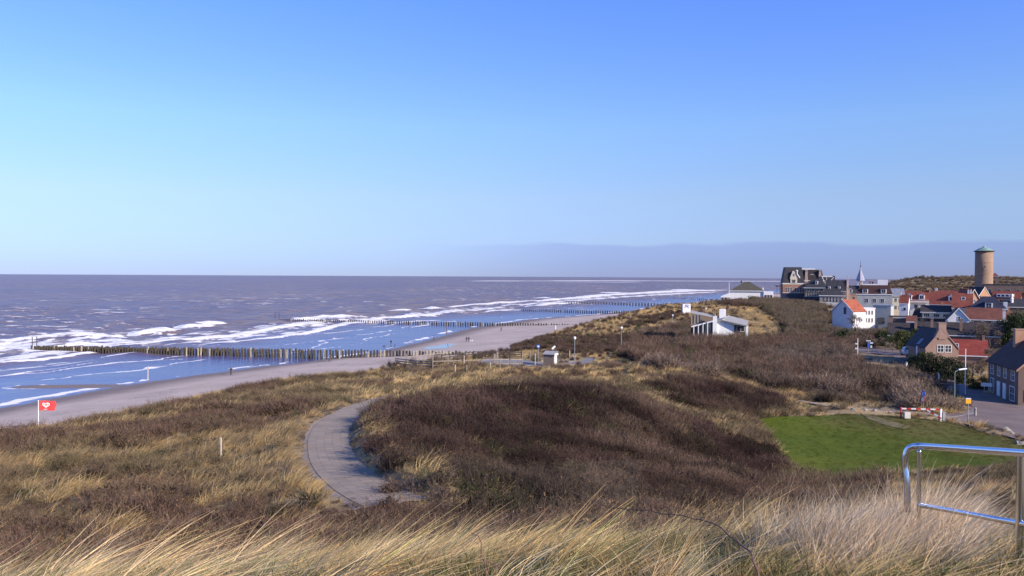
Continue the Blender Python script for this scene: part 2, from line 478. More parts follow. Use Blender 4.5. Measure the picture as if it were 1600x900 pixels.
def path_near(x, y):
    """distance to the path, level of the path there, and which side (+ = right hand)"""
    d = np.full(x.shape, 99.); z = np.zeros(x.shape); sd = np.zeros(x.shape)
    m = (x > PC[:, 0].min() - 12) & (x < PC[:, 0].max() + 12) & (y > PC[:, 1].min() - 12) & (y < PC[:, 1].max() + 12)
    if m.any():
        dd, run = seg_dist(x[m], y[m], [tuple(p[:2]) for p in PCS])
        d[m] = dd; z[m] = np.interp(run, np.arange(len(PCS)), PCS[:, 2])
        i = np.minimum(run.astype(int), len(PCS) - 2)
        t = PCS[i + 1, :2] - PCS[i, :2]
        sd[m] = np.sign((x[m] - PCS[i, 0]) * t[:, 1] - (y[m] - PCS[i, 1]) * t[:, 0])
    return d, z, sd

def land(x, y):
    z = np.zeros(x.shape)
    f = x.ravel(); g = y.ravel(); o = np.empty(f.size)
    for i in range(0, f.size, 20000):
        a = f[i:i + 20000]; b = g[i:i + 20000]
        o[i:i + 20000] = _phi(a[:, None] - CP[None, :, 0], b[:, None] - CP[None, :, 1]) @ _w[:_n] + _w[_n]
    z = o.reshape(x.shape)
    far = sstep(1100, 2200, np.hypot(x, y))
    z = z * (1 - far) + (8 + 7 * fbm(x / 300, y / 300, 5)) * far
    return np.clip(z, 3.0, 24)

def ground(x, y, micro=True):
    x = np.asarray(x, float); y = np.asarray(y, float)
    xw = Xw(y); xf = Xf(y)
    xw = xw + (fbm(y / 14, x * 0 + 3.3, 41) - .5) * 5 * sstep(0, 60, y)
    u = (x - xw) / np.maximum(xf - xw, 4)
    beach = np.where(u > 0, 2.5 * np.clip(u, 0, 1.6) ** 0.85, np.maximum((x - xw) * 0.03, -4.0))
    # sand spit with a runnel behind it
    sp = np.exp(-(((x + 87) / 13.0) ** 4 + ((y - 162.5 - (x + 91) * .10) / 3.4) ** 4))
    beach = np.where(u < .35, np.maximum(beach, -0.5 + 0.72 * sp), beach)
    beach = beach + (fbm(x / 9, y / 16, 77) - .5) * 0.14 * sstep(0.02, .25, u)
    zl = land(x, y)
    if micro:
        r = np.hypot(x, y)
        amp = 0.8 * sstep(9, 26, r) * (1 - 0.7 * sstep(95, 160, r) * sstep(20, 60, x)) + 1.2 * sstep(450, 700, r)
        zl = zl + (fbm(x / 7.0, y / 7.0, 3) - .5) * amp * 1.5 + (fbm(x / 2.2, y / 2.2, 9, 2) - .5) * amp * .5
        zl = zl + (fbm(x / 30.0, y / 30.0, 13) - .5) * 4 * sstep(560, 720, r) * (1 - sstep(900, 1400, r))
    d, pz, sd = path_near(x, y)
    bank = np.where(sd > 0, .72 * sstep(1.1, 2.2, d) * (1 - sstep(4.5, 9, d)), .22 * sstep(1.3, 2.2, d) * (1 - sstep(3, 6, d)))
    bank = bank * sstep(26, 32, y) * (1 - sstep(66, 74, y))
    k = sstep(1.7, 5.0, d)
    zl = zl + bank * k
    pz = pz + bank * (1 - k)
    zl = (pz - 0.06) * (1 - k) + zl * k
    zl = np.where(d < 1.15, np.minimum(zl, pz - bank * (1 - k) - .06), zl)
    for poly, off in FLATS:
        m = pip(x, y, poly)
        zl = np.where(m, land(x, y) + off, zl)
    k = sstep(0, 17, x - xf) ** 1.0
    # steeper seaward dune face
    return beach * (1 - k) + np.maximum(zl, beach) * k

def gz(x, y):
    return float(ground(np.array([float(x)]), np.array([float(y)]))[0])

def lin_nodes(lo, hi, a, b):
    """node positions growing away from zero"""
    pos = [0.0]
    while pos[-1] < hi: pos.append(pos[-1] + a + b * pos[-1])
    neg = [0.0]
    while neg[-1] > lo: neg.append(neg[-1] - a + b * neg[-1])
    return np.array(sorted(set(neg[1:] + pos)))

def build_ground():
    xs = lin_nodes(-160, 9000, 0.5, 0.0115)
    ys = np.concatenate([lin_nodes(-80, 0, 0.8, 0.02)[:-1], lin_nodes(0, 13000, 0.5, 0.0085)])
    X, Y = np.meshgrid(xs, ys)
    Z = ground(X, Y)
    ny, nx = X.shape
    V = np.stack([X, Y, Z], -1).reshape(-1, 3)
    idx = np.arange(nx * ny).reshape(ny, nx)
    F = np.stack([idx[:-1, :-1], idx[:-1, 1:], idx[1:, 1:], idx[1:, :-1]], -1).reshape(-1, 4)
    xw = Xw(Y); xf = Xf(Y)
    u = ((X - xw) / np.maximum(xf - xw, 4)).ravel()
    wet = np.clip(1 - (V[:, 2] - 0.05) / 0.9, 0, 1)
    cx = V[F].mean(1)
    fb = cx[:, 0] < Xf(cx[:, 1]) + 4
    low = (V[F][:, :, 2].max(1) < -1.5)
    fl = ~fb
    fb &= ~low
    def sub(Fs):
        us, inv = np.unique(Fs, return_inverse=True)
        return us, inv.reshape(Fs.shape)
    us, FF = sub(F[fb])
    b = link('beach', np_mesh('beach', V[us], FF, {'wet': wet[us]}, True), M_sand()); setp(b, kind='structure')
    us, FF = sub(F[fl])
    sand = sstep(0.0, 0.0, 0) if False else np.clip(1 - (X - xf - 3) / 9, 0, 1).ravel()
    g = link('dune_ground', np_mesh('dune_ground', V[us], FF, {'sand': sand[us]}, True), M_dune()); setp(g, kind='structure')

def M_sand():
    m, t = newmat('beach_sand')
    a = t.nodes.new('ShaderNodeAttribute'); a.attribute_name = 'wet'
    n = tnoise(t, 0.12, 5, 0.6); n2 = tnoise(t, 2.5, 4, 0.6)
    dry = mix_rgb(t, tramp(t, n, .3, .7), (0.40, 0.325, 0.275), (0.49, 0.40, 0.345))
    dry = mix_rgb(t, tmath(t, 'MULTIPLY', tramp(t, n2, .35, .8), .35), dry, (0.33, 0.265, 0.23))
    w = tmath(t, 'ADD', a.outputs['Fac'], tmath(t, 'MULTIPLY', tmath(t, 'SUBTRACT', n, 0.5), 0.5))
    wm = tramp(t, w, 0.15, 0.75)
    base = mix_rgb(t, wm, dry, (0.19, 0.15, 0.135))
    tide = tmath(t, 'FRACT', tmath(t, 'ADD', tmath(t, 'MULTIPLY', a.outputs['Fac'], 3.3), tmath(t, 'MULTIPLY', tnoise(t, .05, 4, .6), 1.6)))
    tl = tmath(t, 'MULTIPLY', tmath(t, 'MULTIPLY', tramp(t, tide, .86, .97), tramp(t, n2, .42, .6)), .45)
    base = mix_rgb(t, tl, base, (0.13, 0.105, 0.085))
    ro = tmath(t, 'SUBTRACT', 0.95, tmath(t, 'MULTIPLY', tramp(t, w, .75, 1.1), 0.6))
    principled(t, base, ro, 0, tbump(t, n2, .4, .04), 0.35)
    return m

def M_dune():
    m, t = newmat('dune_soil')
    a = t.nodes.new('ShaderNodeAttribute'); a.attribute_name = 'sand'
    n = tnoise(t, 0.25, 6, 0.65); n2 = tnoise(t, 3.0, 5, 0.7); n3 = tnoise(t, .035, 4, .6)
    soil = mix_rgb(t, tramp(t, n, .3, .7), (0.10, 0.075, 0.05), (0.18, 0.135, 0.085))
    straw = mix_rgb(t, tramp(t, n2, .3, .75), (0.32, 0.235, 0.125), (0.46, 0.345, 0.19))
    base = mix_rgb(t, tramp(t, tmath(t, 'ADD', tmath(t, 'MULTIPLY', n, .6), tmath(t, 'MULTIPLY', n3, .5)), .5, .68), soil, straw)
    base = mix_rgb(t, tramp(t, a.outputs['Fac'], .2, .9), base, (0.24, 0.2, 0.155))
    principled(t, base, .95, 0, tbump(t, n2, .8, .12), .1)
    return m

def draped(name, poly, z_off, step, material, kind='structure', ztop=True):
    """a polygon cut into a fine grid and laid over the ground"""
    bm = bmesh.new()
    vs = [bm.verts.new((a, b, 0)) for a, b in poly]
    f = bm.faces.new(vs)
    if f.normal.z < 0: f.normal_flip()
    x0 = min(p[0] for p in poly); x1 = max(p[0] for p in poly); y0 = min(p[1] for p in poly); y1 = max(p[1] for p in poly)
    bmesh.ops.triangulate(bm, faces=bm.faces[:])
    k = x0 + step
    while k < x1:
        bmesh.ops.bisect_plane(bm, geom=bm.verts[:] + bm.edges[:] + bm.faces[:], plane_co=(k, 0, 0), plane_no=(1, 0, 0)); k += step
    k = y0 + step
    while k < y1:
        bmesh.ops.bisect_plane(bm, geom=bm.verts[:] + bm.edges[:] + bm.faces[:], plane_co=(0, k, 0), plane_no=(0, 1, 0)); k += step
    co = np.array([v.co[:2] for v in bm.verts])
    z = land(co[:, 0], co[:, 1]) + z_off
    for v, q in zip(bm.verts, z): v.co.z = q
    bmesh.ops.recalc_face_normals(bm, faces=bm.faces[:])
    if sum(f.normal.z for f in bm.faces) < 0:
        for f in bm.faces: f.normal_flip()
    me = bpy.data.meshes.new(name); bm.to_mesh(me); bm.free()
    me.polygons.foreach_set('use_smooth', [True] * len(me.polygons))
    o = link(name, me, material)
    return setp(o, kind=kind)
# ------------------------------------------------------------------ sea
FOAM = [  # photo-traced crests and foam fronts on the water level: points, width in photo px, strength, wave height (m)
    ([(-60, 536), (0, 533), (60, 529), (95, 524), (150, 526), (195, 527)], 5, 1.0, 1.0),
    ([(206, 524), (240, 519), (264, 516)], 4.2, 1.3, 1.5), ([(282, 514), (312, 511), (330, 510)], 3.6, 1.3, 1.3), ([(326, 507), (347, 504)], 3.2, 1.2, 1.2),
    ([(-60, 551), (0, 547), (46, 544)], 4.0, 1.1, .7), ([(-60, 574), (0, 568), (60, 563), (110, 555), (150, 549), (168, 547)], 2.2, 1.2, .35),
    ([(0, 580), (80, 572), (146, 563)], 1.1, 1.0, .15), ([(150, 561), (200, 553), (232, 551)], 1.2, 1.0, .15), ([(0, 587), (90, 576), (160, 565)], .8, .8, .1),
    ([(110, 538), (190, 535), (230, 531), (300, 527)], 2.2, .9, .3), ([(160, 542), (240, 535), (300, 531), (340, 526), (420, 516)], 1.8, 1.1, .3),
    ([(300, 532), (380, 522), (440, 512), (480, 504), (500, 501)], 2.2, 1.1, .4), ([(300, 539), (400, 531), (480, 521), (520, 510), (552, 505), (600, 502)], 1.5, 1.1, .25),
    ([(460, 500), (500, 497), (532, 495), (542, 494)], 2.6, 1.2, .9), ([(545, 500), (610, 497), (660, 493), (700, 487), (760, 483), (780, 481)], 1.8, 1.0, .4),
    ([(658, 482), (690, 482)], 2.2, 1.2, 1.1), ([(622, 486), (632, 485)], 1.6, 1.2, .9), ([(700, 479), (740, 477), (790, 473), (850, 470), (900, 466), (950, 461), (1010, 458), (1060, 455), (1130, 453)], 1.1, 1.0, .8),
    ([(780, 478), (830, 475), (880, 471), (960, 465), (1040, 460), (1120, 456)], .8, .8, .3), ([(838, 466), (866, 466)], 1.4, 1.2, 1.2), ([(950, 458), (965, 457)], 1.0, 1.2, 1.0),
    ([(1032, 456.5), (1058, 456)], 1.0, 1.2, 1.0), ([(1058, 453), (1078, 452.5)], .9, 1.2, 1.0), ([(752, 487), (800, 484), (812, 483)], 1.0, 1.0, .2),
    ([(820, 479), (870, 474), (905, 472)], .9, 1.0, .2), ([(560, 507), (640, 503), (690, 500)], .9, .9, .15), ([(640, 512), (668, 508), (672, 505)], .7, .8, .1),
    ([(380, 557), (440, 551), (500, 546), (540, 541)], .8, .8, .1), ([(150, 549), (200, 551), (235, 552)], 1.0, .9, .1), ([(240, 563), (310, 560)], .9, .8, .05),
    ([(120, 598), (170, 592), (230, 582), (250, 579)], .8, .3, .0), ([(400, 545), (500, 533), (560, 526)], .7, .7, .1), ([(430, 528), (520, 520), (580, 514)], .8, .7, .1),
    ([(745, 439.2), (800, 438.8), (880, 439), (940, 438.6), (1010, 438.6), (1060, 439), (1140, 439.2), (1320, 439.6)], .45, 1.1, 1.0),
    ([(860, 441), (960, 441), (1000, 440.4)], .3, .8, .8),
]
ZONES_FOAM = [  # broad lacy foam between the fronts
    ([(-60, 537), (60, 532), (160, 527), (200, 530), (170, 545), (110, 553), (60, 561), (-60, 572)], .78),
    ([(110, 535), (240, 527), (330, 516), (440, 505), (545, 495), (640, 490), (780, 474), (900, 465), (1130, 453), (1130, 457), (1000, 463), (880, 473), (780, 483), (660, 495), (540, 507), (470, 524), (380, 532), (250, 538), (160, 545)], .48),
    ([(300, 540), (480, 522), (520, 512), (600, 503), (700, 495), (740, 490), (700, 498), (560, 513), (500, 528), (400, 536)], .22),
]

def build_sea():
    ys = np.concatenate([np.arange(-3000, 0, 120.), np.arange(0, 110, 6.), np.arange(110, 460, 1.15)])
    y = 460.0; tail = []
    while y < 90000: tail.append(y); y += 1.15 + (y - 455) * .0085
    ys = np.concatenate([ys, tail])
    ts = list(np.arange(-26, 130, 1.0)); t = 130.
    while t < 90000: ts.append(t); t += 1.0 + (t - 128) * .03
    ts = np.array(ts)
    base = np.interp(ys, WL[:, 1], WL[:, 0])
    base = np.convolve(np.pad(base, 20, 'edge'), np.ones(41) / 41, 'valid') if False else base
    T, Y = np.meshgrid(ts, ys)
    X = base[:, None] - T
    px, py = proj(X, Y, X * 0)
    foam = np.zeros(X.shape); H = np.zeros(X.shape)
    jit = (fbm(X / 6, Y / 6, 21) - .5); jit2 = fbm(X / 2.6, Y / 2.6, 22)
    for pts, w, s, h in FOAM:
        W = [tuple(PZ(a, b, 0)[:2]) for a, b in pts]
        yl = min(p[1] for p in W) - 80; yh = max(p[1] for p in W) + 80
        m = (Y > yl) & (Y < yh)
        if not m.any(): continue
        x_, y_ = X[m], Y[m]
        d, run = seg_dist(x_, y_, W)
        ym = np.interp(run, np.arange(len(W)), [p[1] for p in W])
        met = ym * ym / (CAMZ * FPX)              # metres of sea per photo px, along the view
        obl = 0.62
        wid = w * met * obl * (0.55 + 0.9 * jit2[m]) 
        ends = np.minimum(run, len(W) - 1 - run); tap = sstep(-.02, .5, ends)
        wid = np.maximum(wid * (.25 + .75 * tap), .35)
        dd = d + jit[m] * wid * .9
        # soft lacy back on the seaward side, crisp front
        f = s * np.clip(1.25 - dd / wid, 0, 1)
        foam[m] = np.maximum(foam[m], f)
        H[m] = np.maximum(H[m], h * np.exp(-(d / np.maximum(wid * .8, 2.2)) ** 2) * tap)
    for poly, s in ZONES_FOAM:
        m = pip(px + jit * 14, py + jit * 5, poly) & (Y > 100)
        lace = fbm(X / 3.5, Y / 9, 33, 4)
        foam[m] = np.maximum(foam[m], s * (.55 + 1.0 * sstep(.35, .7, lace[m])) * (1 - .45 * sstep(450, 800, Y[m])))
    # thin spent foam lines and lace drifting between the fronts
    wv = T + 26 * (fbm(X / 60, Y / 60, 91, 3) - .5) + 7 * (fbm(X / 9, Y / 9, 92, 2) - .5)
    line = sstep(.90, .985, np.sin(wv * 2 * math.pi / 13.5)) * sstep(.46, .60, fbm(X / 18, Y / 40, 93, 3))
    zone = sstep(10, 24, T) * (1 - sstep(95, 125, T)) * (Y > 100) * (Y < 1400)
    foam = np.maximum(foam, line * zone * .85)
    # breaking patches on the open water beyond the bar
    brk = sstep(.625, .69, fbm(X / 7, Y / 5, 95, 3)) * sstep(.44, .60, fbm(X / 130, Y / 130, 96, 2)) * sstep(95, 130, T) * (1 - sstep(600, 1500, T)) * (Y > 200)
    foam = np.maximum(foam, brk * .68)
    H = np.maximum(H, brk * .3 * (Y < 800))
    # swash at the very edge of the sand
    zb = ground(X, Y, False)
    near = (Y < 1500) & (Y > 60)
    edge = np.exp(-((zb + .10) / .06) ** 2) * (fbm(X / 5, Y / 12, 61) > .42) * .8
    foam = np.where(near & ((T < 14) | ((T < 36) & (Y > 140) & (Y < 185))), np.maximum(foam, edge * (.7 + .8 * jit2)), foam)
    # wind chop further out, calm sheet by the sand
    tt = T + (fbm(X / 30, Y / 30, 71) - .5) * 16
    chop = sstep(22, 95, tt)
    spc = np.maximum(np.gradient(ys)[:, None], np.gradient(ts)[None, :])
    def wav(lam, ang, amp, ph):
        k = 2 * math.pi / lam
        s = np.sin((X * math.cos(ang) + Y * math.sin(ang)) * k + ph + 3.0 * fbm(X / (lam * 2.2), Y / (lam * 2.2), int(lam * 10), 2) * 2)
        return amp * np.clip((lam / spc - 3.5) / 3, 0, 1) * s
    Z = 0.0 * X
    for lam, ang, amp, ph in ((34, .25, .34, 0), (23, -.2, .22, 1), (14, .5, .14, 2), (9, -.05, .09, 4)):
        Z += wav(lam, ang, amp, ph) * chop
    sw = (fbm(X / 4, Y / 25, 81) - .5) * .06 * (1 - chop)
    Z = Z * .8 + sw + H * (.75 + .5 * jit2)
    Z = Z * np.clip(T / 8 + .4, 0, 1)
    Z = np.where(Y < 3000, Z, Z * 0)
    ny, nx = X.shape
    idx = np.arange(nx * ny).reshape(ny, nx)
    F = np.stack([idx[:-1, :-1], idx[1:, :-1], idx[1:, 1:], idx[:-1, 1:]], -1).reshape(-1, 4)
    V = np.stack([X, Y, Z], -1).reshape(-1, 3)
    o = link('sea', np_mesh('sea', V, F, {'foam': foam.ravel(), 'chop': chop.ravel()}, True), M_sea())
    setp(o, kind='structure')

def M_sea():
    m, t = newmat('sea_water')
    fa = t.nodes.new('ShaderNodeAttribute'); fa.attribute_name = 'foam'
    ca = t.nodes.new('ShaderNodeAttribute'); ca.attribute_name = 'chop'
    tc = t.nodes.new('ShaderNodeTexCoord').outputs['Object']
    n1 = tnoise(t, 0.06, 5, .6, tc, (1.0, 1.6, 1)); n2 = tnoise(t, 0.55, 5, .7, tc, (1, .55, 1)); n3 = tnoise(t, 0.018, 4, .6, tc, (1, .7, 1))
    n4 = tnoise(t, 0.004, 3, .6, tc, (1, .35, 1))
    silt = mix_rgb(t, tramp(t, n1, .38, .62), (0.115, 0.078, 0.105), (0.27, 0.175, 0.10))
    silt = mix_rgb(t, tmath(t, 'MULTIPLY', tramp(t, n4, .4, .6), .4), silt, (0.105, 0.085, 0.125))
    shallow = mix_rgb(t, tramp(t, n1, .3, .7), (0.072, 0.075, 0.19), (0.10, 0.085, 0.17))  # blue of the reflected sky put into the base colour of the shallows
    water = mix_rgb(t, ca.outputs['Fac'], shallow, silt)
    # whitecaps on the open water
    cap = tnoise(t, 0.055, 2.5, .62, tc, (1, .45, 1))
    capm = tmath(t, 'MULTIPLY', tmath(t, 'MULTIPLY', tramp(t, cap, .66, .71), tramp(t, n3, .36, .52)), ca.outputs['Fac'])
    f = tmath(t, 'ADD', fa.outputs['Fac'], tmath(t, 'MULTIPLY', tmath(t, 'SUBTRACT', n2, .5), 1.1))
    fm = tmath(t, 'MULTIPLY', tramp(t, f, .40, .78), tramp(t, fa.outputs['Fac'], .04, .2))
    fm = tmath(t, 'MAXIMUM', fm, tmath(t, 'MULTIPLY', capm, .9))
    base = mix_rgb(t, fm, water, (0.80, 0.79, 0.78))
    h = tmath(t, 'ADD', tmath(t, 'MULTIPLY', n1, 3.6), tmath(t, 'MULTIPLY', n2, .35))
    h = tmath(t, 'MULTIPLY', h, tmath(t, 'ADD', tmath(t, 'MULTIPLY', ca.outputs['Fac'], .88), .12))
    b = t.nodes.new('ShaderNodeBump'); b.inputs['Distance'].default_value = 1.0; b.inputs['Strength'].default_value = .9
    t.links.new(h, b.inputs['Height'])
    ro = tmath(t, 'ADD', tmath(t, 'ADD', .24, tmath(t, 'MULTIPLY', ca.outputs['Fac'], .10)), tmath(t, 'MULTIPLY', fm, .6))
    p = principled(t, base, ro, 0, b.outputs[0], .5)
    p.inputs['IOR'].default_value = 1.33
    sp = tmath(t, 'ADD', .13, tmath(t, 'MULTIPLY', tramp(t, tnoise(t, .022, 5, .65, tc, (1, .5, 1)), .32, .66), .40))
    t.links.new(tmath(t, 'ADD', tmath(t, 'MULTIPLY', sp, ca.outputs['Fac']), tmath(t, 'MULTIPLY', tmath(t, 'SUBTRACT', 1.0, ca.outputs['Fac']), .5)), p.inputs['Specular IOR Level'])
    return m

# ------------------------------------------------------------------ paved path
def smooth_line(pts, n):
    pts = np.array(pts, float); k = np.linspace(0, len(pts) - 1, n)
    out = []
    for t in k:
        i = int(min(math.floor(t), len(pts) - 2)); f = t - i
        p0 = pts[max(i - 1, 0)]; p1 = pts[i]; p2 = pts[i + 1]; p3 = pts[min(i + 2, len(pts) - 1)]
        out.append(.5 * ((2 * p1) + (-p0 + p2) * f + (2 * p0 - 5 * p1 + 4 * p2 - p3) * f * f + (-p0 + 3 * p1 - 3 * p2 + p3) * f ** 3))
    return np.array(out)

def build_path():
    S = smooth_line(PATHC, 500)
    seg = np.r_[0, np.cumsum(np.linalg.norm(np.diff(S[:, :2], axis=0), axis=1))]
    L_ = seg[-1]; step = .42
    s = np.arange(0, L_, step)
    C = np.stack([np.interp(s, seg, S[:, i]) for i in range(3)], 1)
    T = np.gradient(C[:, :2], axis=0); T /= np.linalg.norm(T, axis=1)[:, None]
    Nn = np.stack([T[:, 1], -T[:, 0]], 1)
    half = 1.08
    # bedding under the slabs
    V = []; F = []
    for i in range(len(s)):
        j = .25 * (vnoise(np.array([s[i] * 1.3]), np.array([.5]), 5)[0] - .5)
        for w, dz in ((-half - .75 + j - .6 * float(sstep(44, 54, C[i, 1])), -.20), (-half - .1, -.004), (half + .1, -.004), (half + .55 + j, -.16)):
            V.append((C[i, 0] + Nn[i, 0] * w, C[i, 1] + Nn[i, 1] * w, C[i, 2] + dz))
    for i in range(len(s) - 1):
        for q in range(3): F.append((4 * i + q, 4 * i + q + 1, 4 * i + q + 5, 4 * i + q + 4))
    VF = [f for k, f in enumerate(F) if k % 3 != 1]
    F = [f for k, f in enumerate(F) if k % 3 == 1]
    root = link('footpath', np_mesh('footpath', V, F), mat('path_bedding', (0.25, 0.20, 0.155), .95, .3, 4, bump=.5))
    setp(root, kind='structure')
    link('sand_verge', np_mesh('sand_verge', V, VF), mat('verge_sand', (0.42, 0.32, 0.235), .95, .25, 3, bump=.5), root)
    nw = 5; wd = 2 * half / nw
    mats_v = []; F = []; tint = []
    for i in range(len(s) - 1):
        off = 0
        for j in range(nw):
            a0 = -half + j * wd + .004; a1 = -half + (j + 1) * wd - .004
            sh = .5 * (j % 2)
            p = []
            for ss in (s[i] + sh * step + .008, s[i] + (1 + sh) * step - .008):
                c = [np.interp(ss, seg, S[:, k]) for k in range(3)]
                n = [np.interp(ss, s, Nn[:, k]) for k in range(2)]
                for a in (a0, a1): p.append((c[0] + n[0] * a, c[1] + n[1] * a, c[2]))
            dz = rng.uniform(.012, .018); tl = rng.uniform(-.0025, .0025, 4)
            b = len(mats_v)
            for q, e in zip(p, tl): mats_v.append((q[0], q[1], q[2] + dz + e))
            for q in p: mats_v.append((q[0], q[1], q[2] - .02))
            F += [(b, b + 1, b + 3, b + 2), (b, b + 4, b + 5, b + 1), (b + 1, b + 5, b + 7, b + 3), (b + 3, b + 7, b + 6, b + 2), (b + 2, b + 6, b + 4, b)]
            g = rng.uniform(.95, 1.06); wv = rng.uniform(-.012, .012)
            tint += [(g + wv, g, g - wv)] * 8
    m, t = newmat('paving_slab')
    a = t.nodes.new('ShaderNodeAttribute'); a.attribute_name = 'tone'
    n = tramp(t, tnoise(t, .7, 5, .65), .3, .75)
    base = mix_rgb(t, n, (0.25, 0.205, 0.16), (0.31, 0.255, 0.205))
    base = mix_rgb(t, 1.0, base, a.outputs['Color'], 'MULTIPLY')
    principled(t, base, .9, 0, tbump(t, tnoise(t, 30, 3), .3, .01), .2)
    o = link('paving_slab', np_mesh('paving_slab', mats_v, F, {'tone': np.array(tint)}), m, root)
    setp(o, kind='stuff')

def M_lawn():
    m, t = newmat('lawn_grass')
    n = tnoise(t, .22, 5, .6); n2 = tnoise(t, 1.6, 5, .75)
    b = mix_rgb(t, tramp(t, n, .35, .7), (0.062, 0.088, 0.004), (0.095, 0.114, 0.008))
    b = mix_rgb(t, tmath(t, 'MULTIPLY', tramp(t, n2, .4, .8), .5), b, (0.035, 0.046, 0.006))
    pos = t.nodes.new('ShaderNodeTexCoord').outputs['Object']
    sp = t.nodes.new('ShaderNodeSeparateXYZ'); t.links.new(pos, sp.inputs[0])
    # rougher, browner grass on the far right side of the green
    k = tmath(t, 'ADD', tmath(t, 'MULTIPLY', sp.outputs[0], 1.0), tmath(t, 'MULTIPLY', sp.outputs[1], .55))
    k = tmath(t, 'ADD', k, tmath(t, 'MULTIPLY', tmath(t, 'SUBTRACT', n, .5), 30))
    b = mix_rgb(t, tmath(t, 'MULTIPLY', tramp(t, k, 77, 95), .75), b, (0.115, 0.095, 0.032))
    principled(t, b, .9, 0, tbump(t, n2, .8, .08), .15)
    return m

def M_road():
    m, t = newmat('road_bricks')
    n = tramp(t, tnoise(t, .35, 5, .6), .3, .75)
    b = mix_rgb(t, n, (0.15, 0.115, 0.105), (0.215, 0.165, 0.15))
    b = mix_rgb(t, tmath(t, 'MULTIPLY', tramp(t, tnoise(t, 6, 3), .5, .8), .3), b, (0.10, 0.08, 0.075))
    principled(t, b, .85, 0, tbump(t, tnoise(t, 12, 3), .3, .02), .25)
    return m

def flat_poly(name, pts, m, z_off=0.0, kind='structure', th=None):
    """sheet through world points"""
    me = bpy.data.meshes.new(name)
    me.from_pydata([(p[0], p[1], p[2] + z_off) for p in pts], [], [tuple(range(len(pts)))])
    me.update()
    if me.polygons[0].normal.z < 0: me.flip_normals()
    o = link(name, me, m)
    return setp(o, kind=kind)

# build the setting
build_ground()
build_sea()
build_path()
draped('lawn', LAWN, 0.0, 1.2, M_lawn())
draped('sand_patch', poly_px([(1344, 650), (1362, 654), (1392, 662), (1424, 669), (1412, 672), (1384, 668), (1356, 659)], 6.4), 0.05, 1.0, mat('patch_sand', (0.155, 0.13, 0.065), .95, .3, 1.0, bump=.5))
draped('road', ROAD, 0.01, 1.5, M_road())
draped('sand_track', SANDPATH, 0.03, 1.2, mat('track_sand', (0.27, 0.205, 0.16), .95, .2, 1.5, bump=.4))
draped('paved_deck', DECK, 0.02, 1.0, mat('deck_concrete', (0.2, 0.19, 0.185), .85, .2, .8))
wm = mat('pool_water', (0.05, 0.06, 0.10), .06, .1, .5, spec=.5)
def pool(px0, px1, py0, py1, lab):
    pts = []
    for k in range(40):
        a = 2 * math.pi * k / 40
        r = 1 + .16 * math.sin(3 * a + px0) + .1 * math.sin(5 * a + 1)
        qx = (px0 + px1) / 2 + (px1 - px0) / 2 * r * math.cos(a); qy = (py0 + py1) / 2 + (py1 - py0) / 2 * r * math.sin(a) - 2.0 * math.cos(a)
        p = PZ(qx, qy, 1.5); pts.append(p)
    c = np.mean([p[:2] for p in pts], 0)
    xs = np.array([p[0] for p in pts]); yy = np.array([p[1] for p in pts])
    z = ground(xs, yy)
    pts = [(p[0], p[1], zz + .03) for p, zz in zip(pts, z)]
    flat_poly('tidal_pool', pts, wm)
pool(664, 712, 536, 543, '')
pool(948, 990, 492, 500, '')
# ------------------------------------------------------------------ vegetation
def ribbons(P0, DIR, LEN, WID, BEND, nseg, vc, seed=0, tip=0.15, flat=None):
    """many thin tapered ribbons at once; BEND is a sideways pull that grows along the blade"""
    r = np.random.default_rng(seed)
    n = len(P0)
    t = np.linspace(0, 1, nseg + 1)
    D = DIR / np.linalg.norm(DIR, axis=1)[:, None]
    pts = P0[:, None, :] + D[:, None, :] * (LEN[:, None] * t)[..., None] + BEND[:, None, :] * (t ** 2)[None, :, None] * LEN[:, None, None]
    ran = r.normal(size=(n, 3)) if flat is None else flat
    side = np.cross(D, ran); side /= np.maximum(np.linalg.norm(side, axis=1), 1e-6)[:, None]
    w = WID[:, None] * (1 - (1 - tip) * t ** 1.3)[None, :] * .5
    A = pts - side[:, None, :] * w[..., None]; B = pts + side[:, None, :] * w[..., None]
    V = np.stack([A, B], 2).reshape(n, (nseg + 1) * 2, 3)
    base = (np.arange(n) * (nseg + 1) * 2)[:, None]
    q = np.array([[2 * i, 2 * i + 1, 2 * i + 3, 2 * i + 2] for i in range(nseg)]).ravel()
    F = (base + q[None, :]).reshape(-1, 4)
    C = np.repeat(vc[:, None, :], (nseg + 1) * 2, 1)
    return V.reshape(-1, 3), F, C.reshape(-1, 3), pts

def joinr(parts):
    V = []; F = []; C = []; b = 0
    for v, f, c in parts:
        V.append(v); F.append(f + b); C.append(c); b += len(v)
    return np.concatenate(V), np.concatenate(F), np.concatenate(C)

